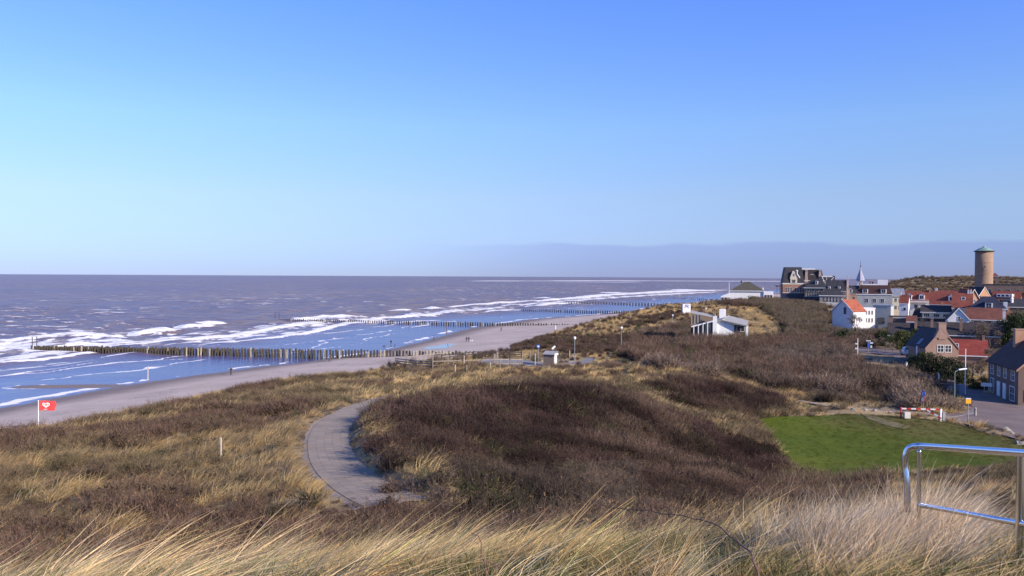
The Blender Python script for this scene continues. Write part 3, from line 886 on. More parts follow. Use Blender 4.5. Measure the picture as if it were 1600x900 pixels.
def proto_tuft(seed, n, h, spread, width, lean, droop, nseg=4, shade=.3, vcol=None):
    """a grass tuft; lean = wind from the sea"""
    r = np.random.default_rng(seed)
    a = r.uniform(0, 2 * math.pi, n); rad = spread * np.sqrt(r.uniform(0, 1, n))
    P0 = np.stack([np.cos(a) * rad, np.sin(a) * rad, np.full(n, -.04)], 1)
    D = np.stack([np.cos(a) * rad / spread * .45 + lean[0] + r.normal(0, .16, n), np.sin(a) * rad / spread * .45 + lean[1] + r.normal(0, .16, n), r.uniform(.75, 1.15, n)], 1)
    Ln = h * r.uniform(.45, 1.1, n)
    B = np.stack([lean[0] * droop + r.normal(0, .12, n), lean[1] * droop + r.normal(0, .12, n), -r.uniform(.05, .55, n) * droop], 1)
    g = r.uniform(1 - shade, 1 + shade, n); wv = r.normal(0, .06, n)
    vc = np.stack([g * (1 + wv), g, g * (1 - wv * 1.5)], 1)
    if vcol is not None:
        k = r.random(n) < vcol[0]
        vc[k] = vc[k] * np.array(vcol[1])
    V, F, C, _ = ribbons(P0, D, Ln, width * r.uniform(.6, 1.3, n), B, nseg, vc, seed)
    return V, F, C

def proto_bush(seed, n, h, spread, width, sub=3, up=.8, leaf=0, leaf_col=(1, 1, 1)):
    """a leafless twiggy shrub: stems, side twigs, some withered leaves"""
    r = np.random.default_rng(seed)
    a = r.uniform(0, 2 * math.pi, n); rad = spread * .45 * np.sqrt(r.uniform(0, 1, n))
    P0 = np.stack([np.cos(a) * rad, np.sin(a) * rad, np.full(n, -.08)], 1)
    tl = r.uniform(0, 1, n)
    D = np.stack([np.cos(a) * tl * spread + r.normal(0, .15, n), np.sin(a) * tl * spread + r.normal(0, .15, n), up * np.sqrt(np.maximum(.12, 1.15 - tl ** 2))], 1)
    Ln = h * r.uniform(.55, 1.05, n)
    B = np.stack([r.normal(0, .12, n), r.normal(0, .12, n), r.normal(0, .08, n)], 1)
    g = r.uniform(.6, 1.15, n); vc = np.stack([g, g, g], 1)
    V, F, C, pts = ribbons(P0, D, Ln, width * r.uniform(.8, 1.4, n), B, 3, vc, seed)
    parts = [(V, F, C)]
    m = n * sub
    i = r.integers(0, n, m); k = r.uniform(.35, 1.0, m)
    f = k * 3; lo = np.minimum(f.astype(int), 2); fr = (f - lo)[:, None]
    Q = pts[i, lo] * (1 - fr) + pts[i, lo + 1] * fr
    D2 = D[i] / np.linalg.norm(D[i], axis=1)[:, None] + r.normal(0, .55, (m, 3)) + np.array([.12, 0, .25])
    L2 = h * r.uniform(.12, .4, m)
    g = r.uniform(.75, 1.45, m); vc = np.stack([g, g * .98, g * .96], 1)
    V, F, C, p2 = ribbons(Q, D2, L2, width * r.uniform(.5, .9, m), r.normal(0, .15, (m, 3)), 2, vc, seed + 1)
    parts.append((V, F, C))
    # dense inner mass of dead twigs and litter, added and darkened to deepen shade
    k_ = int(n * 1.3)
    aa = r.uniform(0, 2 * math.pi, k_); rr_ = spread * h * .62 * np.sqrt(r.uniform(0, 1, k_)); zz = h * .62 * r.uniform(.02, 1, k_) * np.sqrt(np.maximum(0, 1 - (rr_ / (spread * h * .75)) ** 2))
    Q = np.stack([np.cos(aa) * rr_, np.sin(aa) * rr_, zz], 1)
    g = r.uniform(.35, .75, k_)
    V, F, C, _ = ribbons(Q, r.normal(0, 1, (k_, 3)) + np.array([0, 0, .5]), h * r.uniform(.12, .26, k_), h * r.uniform(.05, .11, k_), r.normal(0, .25, (k_, 3)), 1, np.stack([g, g, g], 1), seed + 5, tip=.35)
    parts.append((V, F, C))
    if leaf:
        i = r.integers(0, m, leaf)
        Q = p2[i, 2] + r.normal(0, .05 * h, (leaf, 3))
        g = r.uniform(.7, 1.5, leaf); vc = np.stack([g * leaf_col[0], g * leaf_col[1], g * leaf_col[2]], 1)
        V, F, C, _ = ribbons(Q, r.normal(0, 1, (leaf, 3)), h * r.uniform(.03, .07, leaf), h * r.uniform(.02, .045, leaf), np.zeros((leaf, 3)), 1, vc, seed + 2, tip=.5)
        parts.append((V, F, C))
    return joinr(parts)

M_VEG = veg_mat('plant_fibre', .25)
M_LEAF = veg_mat('plant_leaf', .42)

def proto_collection(name, shapes, m):
    c = bpy.data.collections.new(name)
    for i, (V, F, C) in enumerate(shapes):
        me = np_mesh(f'{name}_{i:02d}', V, F, {'vc': C}); me.materials.append(m)
        o = bpy.data.objects.new(f'{name}_{i:02d}', me)
        c.objects.link(o)
    return c

def gn_group(name, coll):
    g = bpy.data.node_groups.new(name, 'GeometryNodeTree')
    g.interface.new_socket('Geometry', in_out='INPUT', socket_type='NodeSocketGeometry')
    g.interface.new_socket('Geometry', in_out='OUTPUT', socket_type='NodeSocketGeometry')
    n = g.nodes; l = g.links
    gi = n.new('NodeGroupInput'); go = n.new('NodeGroupOutput')
    ip = n.new('GeometryNodeInstanceOnPoints')
    ci = n.new('GeometryNodeCollectionInfo'); ci.inputs['Collection'].default_value = coll
    ci.inputs['Separate Children'].default_value = True; ci.inputs['Reset Children'].default_value = True
    def attr(nm, ty):
        a = n.new('GeometryNodeInputNamedAttribute'); a.data_type = ty; a.inputs['Name'].default_value = nm
        return [o for o in a.outputs if o.enabled][0]
    l.new(gi.outputs[0], ip.inputs['Points']); l.new(ci.outputs[0], ip.inputs['Instance'])
    ip.inputs['Pick Instance'].default_value = True
    l.new(attr('idx', 'INT'), ip.inputs['Instance Index'])
    l.new(attr('rot', 'FLOAT_VECTOR'), ip.inputs['Rotation'])
    l.new(attr('scl', 'FLOAT_VECTOR'), ip.inputs['Scale'])
    l.new(ip.outputs[0], go.inputs[0])
    return g

def scatter(name, pts, rot, scl, idx, tint, coll, kind='stuff'):
    n = len(pts)
    me = bpy.data.meshes.new(name)
    me.vertices.add(n); me.vertices.foreach_set('co', np.asarray(pts, np.float32).ravel())
    a = me.attributes.new('rot', 'FLOAT_VECTOR', 'POINT'); a.data.foreach_set('vector', np.asarray(rot, np.float32).ravel())
    a = me.attributes.new('scl', 'FLOAT_VECTOR', 'POINT'); a.data.foreach_set('vector', np.asarray(scl, np.float32).ravel())
    a = me.attributes.new('idx', 'INT', 'POINT'); a.data.foreach_set('value', np.asarray(idx, np.int32))
    a = me.attributes.new('tint', 'FLOAT_COLOR', 'POINT')
    c = np.ones((n, 4), np.float32); c[:, :3] = tint; a.data.foreach_set('color', c.ravel())
    me.update()
    o = link(name, me)
    md = o.modifiers.new('scatter', 'NODES'); md.node_group = gn_group(name, coll)
    setp(o, kind=kind)
    return o

# prototypes at three sizes of detail
WIND = (.55, -.12)
GRASS_NEAR = proto_collection('marram_near', [proto_tuft(100 + i, 46, .50 + .1 * (i % 3), .10, .0075, (.50 + .16 * (i % 4), -.16 + .1 * (i % 4)), .85, 6, .42, (.2, (.62, .80, .62))) for i in range(8)], M_LEAF)
REED_NEAR = proto_collection('reed_near', [proto_tuft(140 + i, 30, .78, .10, .0068, (.22 + .08 * (i % 2), -.03), .55, 5, .42, (.2, (.6, .6, .6))) for i in range(6)], M_LEAF)
GREEN_NEAR = proto_collection('green_near', [proto_tuft(160 + i, 36, .26, .10, .0062, (.25, 0), .9, 4, .35) for i in range(6)], M_LEAF)
GRASS_MID = proto_collection('marram_mid', [proto_tuft(200 + i, 44, .62, .22, .016, (.38, -.05), .9, 3, .34) for i in range(6)], M_LEAF)
GRASS_FAR = proto_collection('marram_far', [proto_tuft(240 + i, 40, .75, .45, .04, (.3, -.05), .9, 2, .36) for i in range(5)], M_LEAF)
BUSH_NEAR = proto_collection('scrub_near', [proto_bush(300 + i, 44, .75, .8, .014, 5, .85, 40, (1.5, 1.2, .9)) for i in range(7)], M_VEG)
BUSH_MID = proto_collection('scrub_mid', [proto_bush(340 + i, 46, .95, .85, .024, 5, .85, 50, (1.35, 1.15, .9)) for i in range(7)], M_VEG)
BUSH_FAR = proto_collection('thicket_far', [proto_bush(380 + i, 70, 1.9, .7, .05, 6, 1.0, 0) for i in range(7)], M_VEG)

# colours (linear base colours)
STRAW = np.array((.53, .375, .18)); GOLD = np.array((.62, .445, .20)); PALE = np.array((.62, .49, .30)); PINK = np.array((.54, .42, .285))
OLIVE = np.array((.20, .155, .092)); BROWN = np.array((.135, .090, .066)); PURPLE = np.array((.050, .029, .026)); GREY = np.array((.168, .126, .097))
GREEN = np.array((.075, .10, .028)); DGREEN = np.array((.03, .042, .014))

def fan(n, d0, d1, x0, x1, pw=1.0):
    """random ground points d0..d1 ahead, with photo columns x0..x1 (wider than the frame)"""
    d = (rng.uniform(d0 ** pw, d1 ** pw, n)) ** (1 / pw)
    px = rng.uniform(x0, x1, n)
    return (px - 800) / FPX * d, d

def place(x, y, lift=0.0):
    z = ground(x, y)
    px, py = proj(x, y, z)
    return z, px, py

def tilt(n, s=.12, yaw=None):
    r = np.zeros((n, 3))
    r[:, 0] = rng.normal(0, s, n); r[:, 1] = rng.normal(0, s, n)
    r[:, 2] = rng.uniform(-math.pi, math.pi, n) if yaw is None else rng.normal(0, yaw, n)
    return r

ROADLINE = None
def path_d(x, y): return path_near(x, y)[0]

# photo regions that carry each kind of growth (photo pixels of the ground)
Z_MOUND = [(555, 668), (600, 640), (650, 640), (740, 618), (850, 603), (930, 607), (990, 622), (1045, 644), (1095, 662), (1150, 680), (1206, 703), (1222, 745), (1225, 765), (1150, 800), (1000, 830), (700, 840), (640, 790), (600, 745), (572, 715)]
Z_MOUND2 = [(1015, 615), (1028, 602), (1060, 596), (1110, 596), (1165, 606), (1215, 626), (1215, 640), (1165, 650), (1110, 648), (1052, 632)]
Z_THICK = [(965, 560), (985, 542), (1060, 535), (1180, 535), (1240, 530), (1330, 556), (1400, 580), (1450, 610), (1500, 640), (1440, 640), (1350, 628), (1270, 622), (1200, 606), (1120, 585), (1040, 574)]
Z_CRESTB = [(735, 560), (790, 540), (840, 530), (900, 524), (985, 524), (990, 545), (940, 552), (880, 552), (820, 548)]
Z_UPPER = [(1185, 480), (1210, 470), (1300, 480), (1420, 520), (1420, 545), (1330, 552), (1240, 540), (1215, 515), (1190, 500)]
Z_GOLD1 = [(560, 640), (570, 600), (640, 580), (700, 585), (850, 580), (960, 585), (1030, 590), (1010, 612), (930, 600), (850, 598), (740, 615), (660, 638), (600, 640)]

def on_flat(x, y, m=.0):
    f = np.zeros(x.shape, bool)
    for poly in (LAWN, ROAD, DECK, SANDPATH): f |= pip(x, y, poly)
    return f

# ---- scrub and grass over the middle ground
def middle():
    n = 70000
    x, y = fan(n, 21, 130, -420, 2000, 1.35)
    z, px, py = place(x, y)
    pd = path_d(x, y)
    ok = (x > Xf(y) + 8) & ((pd > 1.3) | ((y < 29.2 + (rng.random(n) - .5) * 1.5) & (pd > .2))) & ~on_flat(x, y)
    x, y, z, px, py, pd = (a[ok] for a in (x, y, z, px, py, pd))
    jx = px + (fbm(x / 4, y / 4, 201) - .5) * 60; jy = py + (fbm(x / 4, y / 4, 202) - .5) * 22
    big = fbm(x / 11, y / 11, 203, 3); med = fbm(x / 3.5, y / 3.5, 204, 3); r1 = rng.random(len(x))
    mound = pip(jx, jy, Z_MOUND); m2 = pip(jx, jy, Z_MOUND2); thick = pip(jx, jy, Z_THICK); gold1 = pip(jx, jy, Z_GOLD1)
    crest = pip(jx, jy, Z_CRESTB); leftd = (px < 600) & ~mound
    seacrest = np.clip(1 - (x - Xf(y) - 8) / 9, 0, 1)
    pg = np.where((px > 940) & (px < 1260), .85, .5)             # share of grass
    fine = fbm(x / 1.5, y / 1.5, 207, 2)
    pg = np.where(leftd, .40 + 2.6 * (med - .5) + 1.6 * (fine - .5) + .9 * seacrest * (px < 360) + .25 * seacrest + .5 * sstep(7, 2, pd), pg)
    pg = np.where(mound, .05 + .55 * sstep(.56, .72, med) * .3 + .8 * sstep(6.5, 2.2, pd), pg)
    pg = np.where(gold1 | ((py < 600) & ~crest & ~thick & ~m2 & (px > 560) & ~mound), .88, pg)
    pg = np.where(m2, .06, pg); pg = np.where(thick, .04, pg); pg = np.where(crest, .05, pg)
    lawnedge = (px > 1130) & (py > 640) & ~mound & ~m2
    pg = np.where(lawnedge, np.where((px > 1480) & (y < 64), .2, .7), pg)
    clump = fbm(x / 4.2, y / 4.2, 221, 2)
    hollow = (m2 | thick) & (clump < .40) & (rng.random(len(x)) < .6)
    tr = (py > 628) & (py < 653) & (px > 1228) & (px < 1425) & (y > 85)
    hollow |= tr & (rng.random(len(x)) < .85)
    isg = (r1 < pg) & ~hollow
    # grass tufts
    near = y < 62
    for nm, sel, coll, k, base_s in (('marram_grass', isg & near, GRASS_MID, 6, 1.0), ('marram_grass', isg & ~near, GRASS_FAR, 5, .95)):
        i = np.where(sel)[0]
        keep = rng.random(len(i)) < (.75 if nm else 1)
        i = i[keep]
        b = big[i][:, None]; m = len(i)
        c = STRAW * (1 - sstep(.45, .65, b)) + GOLD * sstep(.45, .65, b)
        c = np.where(gold1[i][:, None], GOLD * 1.18, c)
        c = np.where((rng.random(m) < .22)[:, None], OLIVE * 1.25, c)
        c = np.where(((rng.random(m) < .10) & (px[i] > 560))[:, None], GREEN * 1.2, c)
        c = np.where(leftd[i][:, None] & (seacrest[i] < .3)[:, None], c * .95, c * 1.2)
        c = np.where((mound[i] & (pd[i] < 6))[:, None], c * .9 + GREEN * .1, c)
        c = c * rng.uniform(.75, 1.2, (m, 1))
        s = base_s * rng.uniform(.65, 1.25, m) * (.75 + .5 * sstep(.4, .62, med[i]))
        s = np.where((pd[i] < 2.0), s * .6, s)
        pts = np.stack([x[i], y[i], z[i]], 1)
        scatter(nm, pts, tilt(m, .12, .5), np.stack([s, s, s * rng.uniform(.8, 1.2, m)], 1), rng.integers(0, k, m), c, coll)
    # scrub
    isb = ~isg & ~hollow
    isg = isg
    near = y < 50
    for nm, sel, coll, base_s in (('buckthorn_scrub', isb & near, BUSH_NEAR, 1.0), ('buckthorn_scrub', isb & ~near, BUSH_MID, 1.0)):
        i = np.where(sel)[0]; m = len(i)
        b = sstep(.38, .62, big[i])[:, None]; t = sstep(.35, .65, med[i])[:, None]
        c = OLIVE * .86 * (1 - b) + BROWN * 1.0 * b
        c = np.where(mound[i][:, None], PURPLE * 1.05 * (1 - b) + BROWN * .62 * b + GREY * .16 * t, c)
        c = np.where((mound[i] & (py[i] > 735) & (px[i] > 600) & (px[i] < 1000))[:, None], GREY * .6, c)
        c = np.where(m2[i][:, None], PURPLE * .95 * (1 - t) + BROWN * .7 * t, c)
        c = np.where(thick[i][:, None], GREY * (.8 + .3 * b), c)
        c = np.where(crest[i][:, None], BROWN * .9, c)
        k_ = mound[i] | m2[i] | thick[i]
        c = np.where(k_[:, None], c * (.62 + .76 * sstep(.36, .66, clump[i]))[:, None], c)
        c = np.where((rng.random(m) < .05)[:, None], c * .4 + GREEN * .5, c)
        c = c * rng.uniform(.7, 1.3, (m, 1))
        s = base_s * rng.uniform(.6, 1.2, m)
        s = np.where(leftd[i], s * (.32 + .75 * sstep(.36, .64, fine[i]) * (.5 + big[i])), s)
        s = np.where(mound[i], s * (.8 + .7 * (med[i] - .3)) * (1 + .35 * sstep(7, 3, pd[i])), s)
        s = np.where(m2[i], s * 1.15, s); s = np.where(thick[i], s * (.8 + 1.5 * sstep(.34, .66, med[i])), s)
        s = np.where((px[i] > 1380) & ~thick[i], s * .5, s)
        s = np.where((pd[i] < 2.2) & leftd[i], s * .6, s)
        pts = np.stack([x[i], y[i], z[i]], 1)
        scatter(nm, pts, tilt(m, .14), np.stack([s, s, s * rng.uniform(.8, 1.15, m)], 1), rng.integers(0, 7, m), c, coll)

def far():
    n = 42000
    x, y = fan(n, 118, 430, 560, 1800, 1.15)
    z, px, py = place(x, y)
    ok = (x > Xf(y) + 7) & ~on_flat(x, y) & (path_d(x, y) > 2)
    # keep the village plots open
    vill = (px > 1290) & (y > 150) & (py < 560)
    ok &= ~(vill & (y > 226) & (rng.random(n) < .97)) & ~(vill & (y > 168) & (y <= 226) & (rng.random(n) < np.where(px > 1440, .75, .35))) & ~(vill & (y <= 168) & (rng.random(n) < .4))
    road = pip(px, py, [(1330, 560), (1330, 543), (1425, 540), (1600, 600), (1600, 690), (1500, 660)]) & (y > 100)
    ok &= ~road
    x, y, z, px, py = (a[ok] for a in (x, y, z, px, py))
    jx = px + (fbm(x / 9, y / 9, 211) - .5) * 40; jy = py + (fbm(x / 9, y / 9, 212) - .5) * 10
    big = fbm(x / 22, y / 22, 213, 3); med = fbm(x / 7, y / 7, 214, 3)
    thick = pip(jx, jy, Z_THICK) | (pip(jx, jy, [(1190, 488), (1205, 470), (1320, 476), (1420, 525), (1420, 548), (1240, 560), (1170, 552), (1230, 530), (1215, 508)]))
    thick |= pip(jx, jy, [(975, 545), (1000, 520), (1080, 510), (1085, 545)]) | pip(jx, jy, [(1130, 475), (1200, 468), (1215, 480), (1150, 482)])
    crest = pip(jx, jy, Z_CRESTB) | pip(jx, jy, [(985, 503), (1070, 487), (1080, 490), (1000, 508)])
    bare = pip(jx, jy, [(1150, 500), (1178, 482), (1205, 495), (1235, 525), (1215, 528), (1170, 520)])
    pg = np.where(bare, .97, np.where(thick, .06, np.where(crest, .12, .85)))
    r1 = rng.random(len(x))
    isg = (r1 < pg) & ~(bare & (rng.random(len(x)) < .25))
    i = np.where(isg)[0]; m = len(i)
    c = np.where((rng.random(m) < .25)[:, None], STRAW * .85, GOLD * 1.12) * rng.uniform(.75, 1.15, (m, 1)) * (.8 + .4 * sstep(.4, .6, med[i]))[:, None]
    c = np.where(bare[i][:, None], GOLD * .95 * rng.uniform(.8, 1.1, (m, 1)), c)
    s = rng.uniform(.7, 1.3, m) * np.clip(y[i] / 170, .9, 1.7)
    scatter('marram_grass', np.stack([x[i], y[i], z[i]], 1), tilt(m, .1, .5), np.stack([s, s, s * .85], 1), rng.integers(0, 5, m), c, GRASS_FAR)
    i = np.where((r1 >= pg))[0]; m = len(i)
    b = sstep(.4, .6, big[i])[:, None]
    c = GREY * (1 - b) + BROWN * 1.1 * b
    c = np.where((py[i] < 530)[:, None] & (px[i] > 1180)[:, None], OLIVE * .34 + GREY * .5, c)
    c = np.where(crest[i][:, None], BROWN * .85, c)
    c = np.where((rng.random(m) < .05)[:, None], GREEN * .8, c)
    c = c * rng.uniform(.7, 1.3, (m, 1))
    s = rng.uniform(.6, 1.1, m) * (1 + .5 * ((px[i] > 1060) & (px[i] < 1172) & (y[i] > 160) & (y[i] < 187))) * np.where(crest[i] | ~thick[i], .55, 1.0) * np.where(py[i] < 520, 1.25, 1)
    scatter('thicket', np.stack([x[i], y[i], z[i]], 1), tilt(m, .12), np.stack([s, s, s], 1), rng.integers(0, 7, m), c, BUSH_FAR)
    # distant dune slopes beyond the village
    n = 9000
    x, y = fan(n, 430, 830, 1340, 1750, 1.0)
    z, px, py = place(x, y)
    ok = (rng.random(n) < .45 + .55 * sstep(.42, .55, fbm(x / 30, y / 30, 216))) & ~((py > 462))
    x, y, z = x[ok], y[ok], z[ok]; m = len(x)
    c = np.where((rng.random(m) < .15)[:, None], STRAW * .6, GREY * .95 + OLIVE * .15) * rng.uniform(.7, 1.2, (m, 1))
    s = rng.uniform(.6, 1.1, m)
    scatter('thicket', np.stack([x, y, z], 1), tilt(m, .12), np.stack([s * 1.4, s * 1.4, s], 1), rng.integers(0, 7, m), c, BUSH_FAR)

# ---- the near crest: wind-combed marram, upright reed grass, green grass at its feet
def foreground():
    n = 7500
    x, y = fan(n, 2.6, 11.5, -500, 2150, 1.5)
    z, px, py = place(x, y)
    big = fbm(x / 1.6, y / 1.6, 301, 3); med = fbm(x / .6, y / .6, 302)
    dip = sstep(.64, .50, big + (rng.random(n) - .5) * .06)
    reedz = sstep(1180, 1290, px + (big - .5) * 160) * sstep(1525, 1465, px + (big - .5) * 80) * sstep(5.0, 6.0, y)
    greenz = np.clip(sstep(860, 1150, px + (big - .5) * 300) * sstep(7.0, 5.0, y + (big - .5) * 2) + .10 + .8 * (1 - dip), 0, 1)
    r = rng.random(n)
    kind = np.where(r < reedz, 1, np.where(rng.random(n) < greenz * .75, 2, 0))
    ok = ~((kind == 0) & (rng.random(n) > (.18 + .82 * dip)))
    ok &= ~((kind == 0) & (px > 1500) & (rng.random(n) < .6))
    x, y, z, px, py, kind, big, med = (a[ok] for a in (x, y, z, px, py, kind, big, med))
    i = np.where(kind == 0)[0]; m = len(i)
    t = sstep(.35, .65, med[i])[:, None]
    c = np.minimum(STRAW * 1.45 * (1 - t) + PALE * 1.35 * t, .85)
    c = np.where((rng.random(m) < .10)[:, None], GREEN * .9 + STRAW * .4, c)
    c = np.where((rng.random(m) < .05)[:, None], GREY * 1.6, c) * rng.uniform(.7, 1.3, (m, 1))
    s = rng.uniform(.6, 1.05, m) * (.62 + .62 * sstep(.38, .66, big[i])) * np.where(px[i] > 900, .8, 1)
    scatter('marram_grass', np.stack([x[i], y[i], z[i]], 1), tilt(m, .2, .42), np.stack([s, s, s], 1), rng.integers(0, 8, m), c, GRASS_NEAR)
    i = np.where(kind == 1)[0]; i = np.concatenate([i, i]); m = len(i)
    c = (PINK * 1.35 + (PALE - PINK) * rng.random((m, 1)) * .8) * rng.uniform(.6, 1.3, (m, 1))
    s = rng.uniform(.6, 1.0, m)
    px_ = px[i]
    s = s * (.68 + .50 * np.exp(-((px_ - 1425) / 65) ** 2) + .22 * np.exp(-((px_ - 1290) / 50) ** 2)) * (.8 + .4 * sstep(.4, .6, big[i]))
    off = rng.normal(0, .08, (m, 2))
    xx = x[i] + off[:, 0]; yy = y[i] + off[:, 1]
    scatter('reed_grass', np.stack([xx, yy, ground(xx, yy)], 1), tilt(m, .1, .5), np.stack([s, s, s], 1), rng.integers(0, 6, m), c, REED_NEAR)
    i = np.where(kind == 2)[0]; i = np.concatenate([i, i]); m = len(i)
    c = np.where((rng.random(m) < .5)[:, None], GREEN * 1.15, STRAW * .85) * rng.uniform(.5, 1.25, (m, 1))
    off = rng.normal(0, .1, (m, 2)); xx = x[i] + off[:, 0]; yy = y[i] + off[:, 1]
    s = rng.uniform(.6, 1.3, m)
    scatter('green_grass', np.stack([xx, yy, ground(xx, yy)], 1), tilt(m, .2), np.stack([s, s, s], 1), rng.integers(0, 6, m), c, GREEN_NEAR)
    # slope just below the crest
    n = 5200
    x, y = fan(n, 10.5, 25, -600, 2200, 1.4)
    z, px, py = place(x, y)
    ok = path_d(x, y) > 1.8
    x, y, z, px = x[ok], y[ok], z[ok], px[ok]
    g = rng.random(len(x)) < np.where(px < 560, .55, .35)
    i = np.where(g)[0]; m = len(i)
    c = np.where((rng.random(m) < .5)[:, None], STRAW * .9, OLIVE * 1.4) * rng.uniform(.7, 1.2, (m, 1)); s = rng.uniform(.6, 1.1, m)
    scatter('marram_grass', np.stack([x[i], y[i], z[i]], 1), tilt(m, .1, .4), np.stack([s, s, s], 1), rng.integers(0, 6, m), c, GRASS_MID)
    i = np.where(~g)[0]; m = len(i)
    c = np.where((px[i] > 560)[:, None], GREY * .75, BROWN * 1.2) * rng.uniform(.7, 1.25, (m, 1)); s = rng.uniform(.6, 1.0, m)
    scatter('buckthorn_scrub', np.stack([x[i], y[i], z[i]], 1), tilt(m, .12), np.stack([s, s, s], 1), rng.integers(0, 7, m), c, BUSH_NEAR)

def lawn_tufts():
    n = 16000
    x = rng.uniform(15, 75, n); y = rng.uniform(58, 98, n)
    e = fbm(x / 5, y / 5, 401)
    ok = pip(x, y, LAWN); x, y, e = x[ok], y[ok], e[ok]; m = len(x)
    rough = sstep(78, 100, x + .55 * y + (e - .5) * 26)
    ok = rng.random(m) < .45 + .55 * rough
    x, y, e, rough = x[ok], y[ok], e[ok], rough[ok]; m = len(x)
    c = (np.array((.085, .10, .012)) * (1 - rough[:, None]) + np.where((rng.random(m) < .5)[:, None], STRAW * .55, GREEN * .9) * rough[:, None]) * rng.uniform(.7, 1.25, (m, 1))
    s = rng.uniform(.5, .9, m) + rough * .6
    scatter('lawn_tufts', np.stack([x, y, land(x, y)], 1), tilt(m, .2), np.stack([s * 2.2, s * 2.2, s * .8], 1), rng.integers(0, 6, m), c, GREEN_NEAR)

middle()
lawn_tufts()
far()
foreground()
# ------------------------------------------------------------------ shared materials for built things
WHITE = mat('white_paint', (.78, .77, .75), .6, .06, 1.2)
CREAM = mat('cream_render', (.66, .58, .42), .8, .1, 1)
LIMEW = mat('white_render', (.74, .73, .71), .85, .08, .8, bump=.1)
GREYW = mat('grey_render', (.36, .38, .37), .85, .12, .7)
BRICK_R = brick_mat('red_brick', (.30, .13, .085), (.36, .17, .11), (.34, .3, .26))
BRICK_B = brick_mat('brown_brick', (.26, .155, .12), (.31, .19, .145), (.33, .29, .26))
BRICK_O = brick_mat('orange_brick', (.46, .22, .12), (.52, .28, .17), (.4, .34, .28))
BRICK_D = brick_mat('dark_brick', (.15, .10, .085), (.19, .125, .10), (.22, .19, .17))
BRICK_T = brick_mat('tan_brick', (.29, .185, .125), (.34, .22, .15), (.32, .26, .21))
STONE = mat('pink_stone', (.45, .34, .28), .85, .2, 1.5)
SLATE = roof_mat('slate_roof', (.042, .042, .05))
DARKROOF = roof_mat('dark_roof', (.05, .042, .042))
BROWNROOF = roof_mat('brown_roof', (.07, .036, .033))
REDROOF = roof_mat('red_roof', (.215, .062, .042))
ORANGEROOF = roof_mat('orange_roof', (.35, .10, .052))
RUSTROOF = roof_mat('rust_roof', (.17, .065, .045))
BLUEROOF = roof_mat('blue_slate_roof', (.03, .035, .062))
GREYROOF = mat('grey_sheet_roof', (.30, .29, .28), .6, .1, .8)
OLIVEROOF = roof_mat('olive_roof', (.085, .078, .062))
COPPER = mat('copper_patina', (.20, .32, .28), .6, .25, .6)
GLASS = glass_mat()
NAVY = mat('navy_panel', (.022, .026, .055), .35, .2, .5, spec=.5)
WOODG = mat('weathered_wood', (.25, .21, .175), .9, .3, 3.0, stretch=(4, 4, .6), bump=.3)
WOODP = mat('pile_wood', (.065, .054, .042), .9, .4, 2.0, stretch=(3, 3, .8), bump=.4)
WOODL = mat('bleached_wood', (.40, .35, .29), .9, .25, 3.0, stretch=(4, 4, .6), bump=.3)
DARKW = mat('dark_timber', (.05, .042, .036), .85, .3, 3.0)
STEEL = mat('galvanised_steel', (.36, .37, .38), .45, .1, 5, metal=.7)
LAMPW = mat('lamp_globe', (.82, .82, .80), .35, .03, 2)
BLUES = mat('blue_sign', (.05, .16, .62), .5, .05, 2)
REDP = mat('red_paint', (.55, .035, .03), .5, .08, 2)
YELP = mat('yellow_sign', (.85, .42, .02), .5, .05, 2)
GREENP = mat('green_bin', (.03, .14, .12), .5, .15, 3)
BLACKP = mat('black_rubber', (.02, .02, .02), .7, .1, 3)
BOULDER = mat('pale_rock', (.26, .24, .215), .9, .25, 3, bump=.5)
OLIVEP = mat('grey_green_paint', (.16, .18, .16), .5, .1, 3)
MSILV = mat('silver_car_paint', (.66, .66, .66), .35, .04, 2, spec=.5)

def away(x, y): return -math.atan2(x, y)

# ---- windows: a frame with its pane; U runs along the wall, V up
def window(parent, O, U, V, w, h, nx=1, ny=1, fm=None, bar=.07, dep=.07, name='window', pm=None):
    fm = fm or WHITE
    O = Vector(O); U = Vector(U).normalized(); V = Vector(V).normalized(); Nn = U.cross(V).normalized()
    M = Matrix.Translation(O) @ Matrix((U, V, Nn)).transposed().to_4x4()
    b = MB()
    b.box(-w / 2, w / 2, -h / 2, -h / 2 + bar, .004, dep, M); b.box(-w / 2, w / 2, h / 2 - bar, h / 2, .004, dep, M)
    b.box(-w / 2, -w / 2 + bar, -h / 2 + bar, h / 2 - bar, .004, dep, M); b.box(w / 2 - bar, w / 2, -h / 2 + bar, h / 2 - bar, .004, dep, M)
    iw = w - 2 * bar; ih = h - 2 * bar
    for k in range(1, nx):
        u = -iw / 2 + iw * k / nx; b.box(u - bar * .35, u + bar * .35, -ih / 2, ih / 2, .006, dep - .012, M)
    for k in range(1, ny):
        v = -ih / 2 + ih * k / ny; b.box(-iw / 2, iw / 2, v - bar * .3, v + bar * .3, .008, dep - .02, M)
    o = b.build(name, fm, parent)
    p = MB(); p.box(-iw / 2, iw / 2, -ih / 2, ih / 2, .002, .022, M)
    p.build('pane', pm or GLASS, o)
    return o

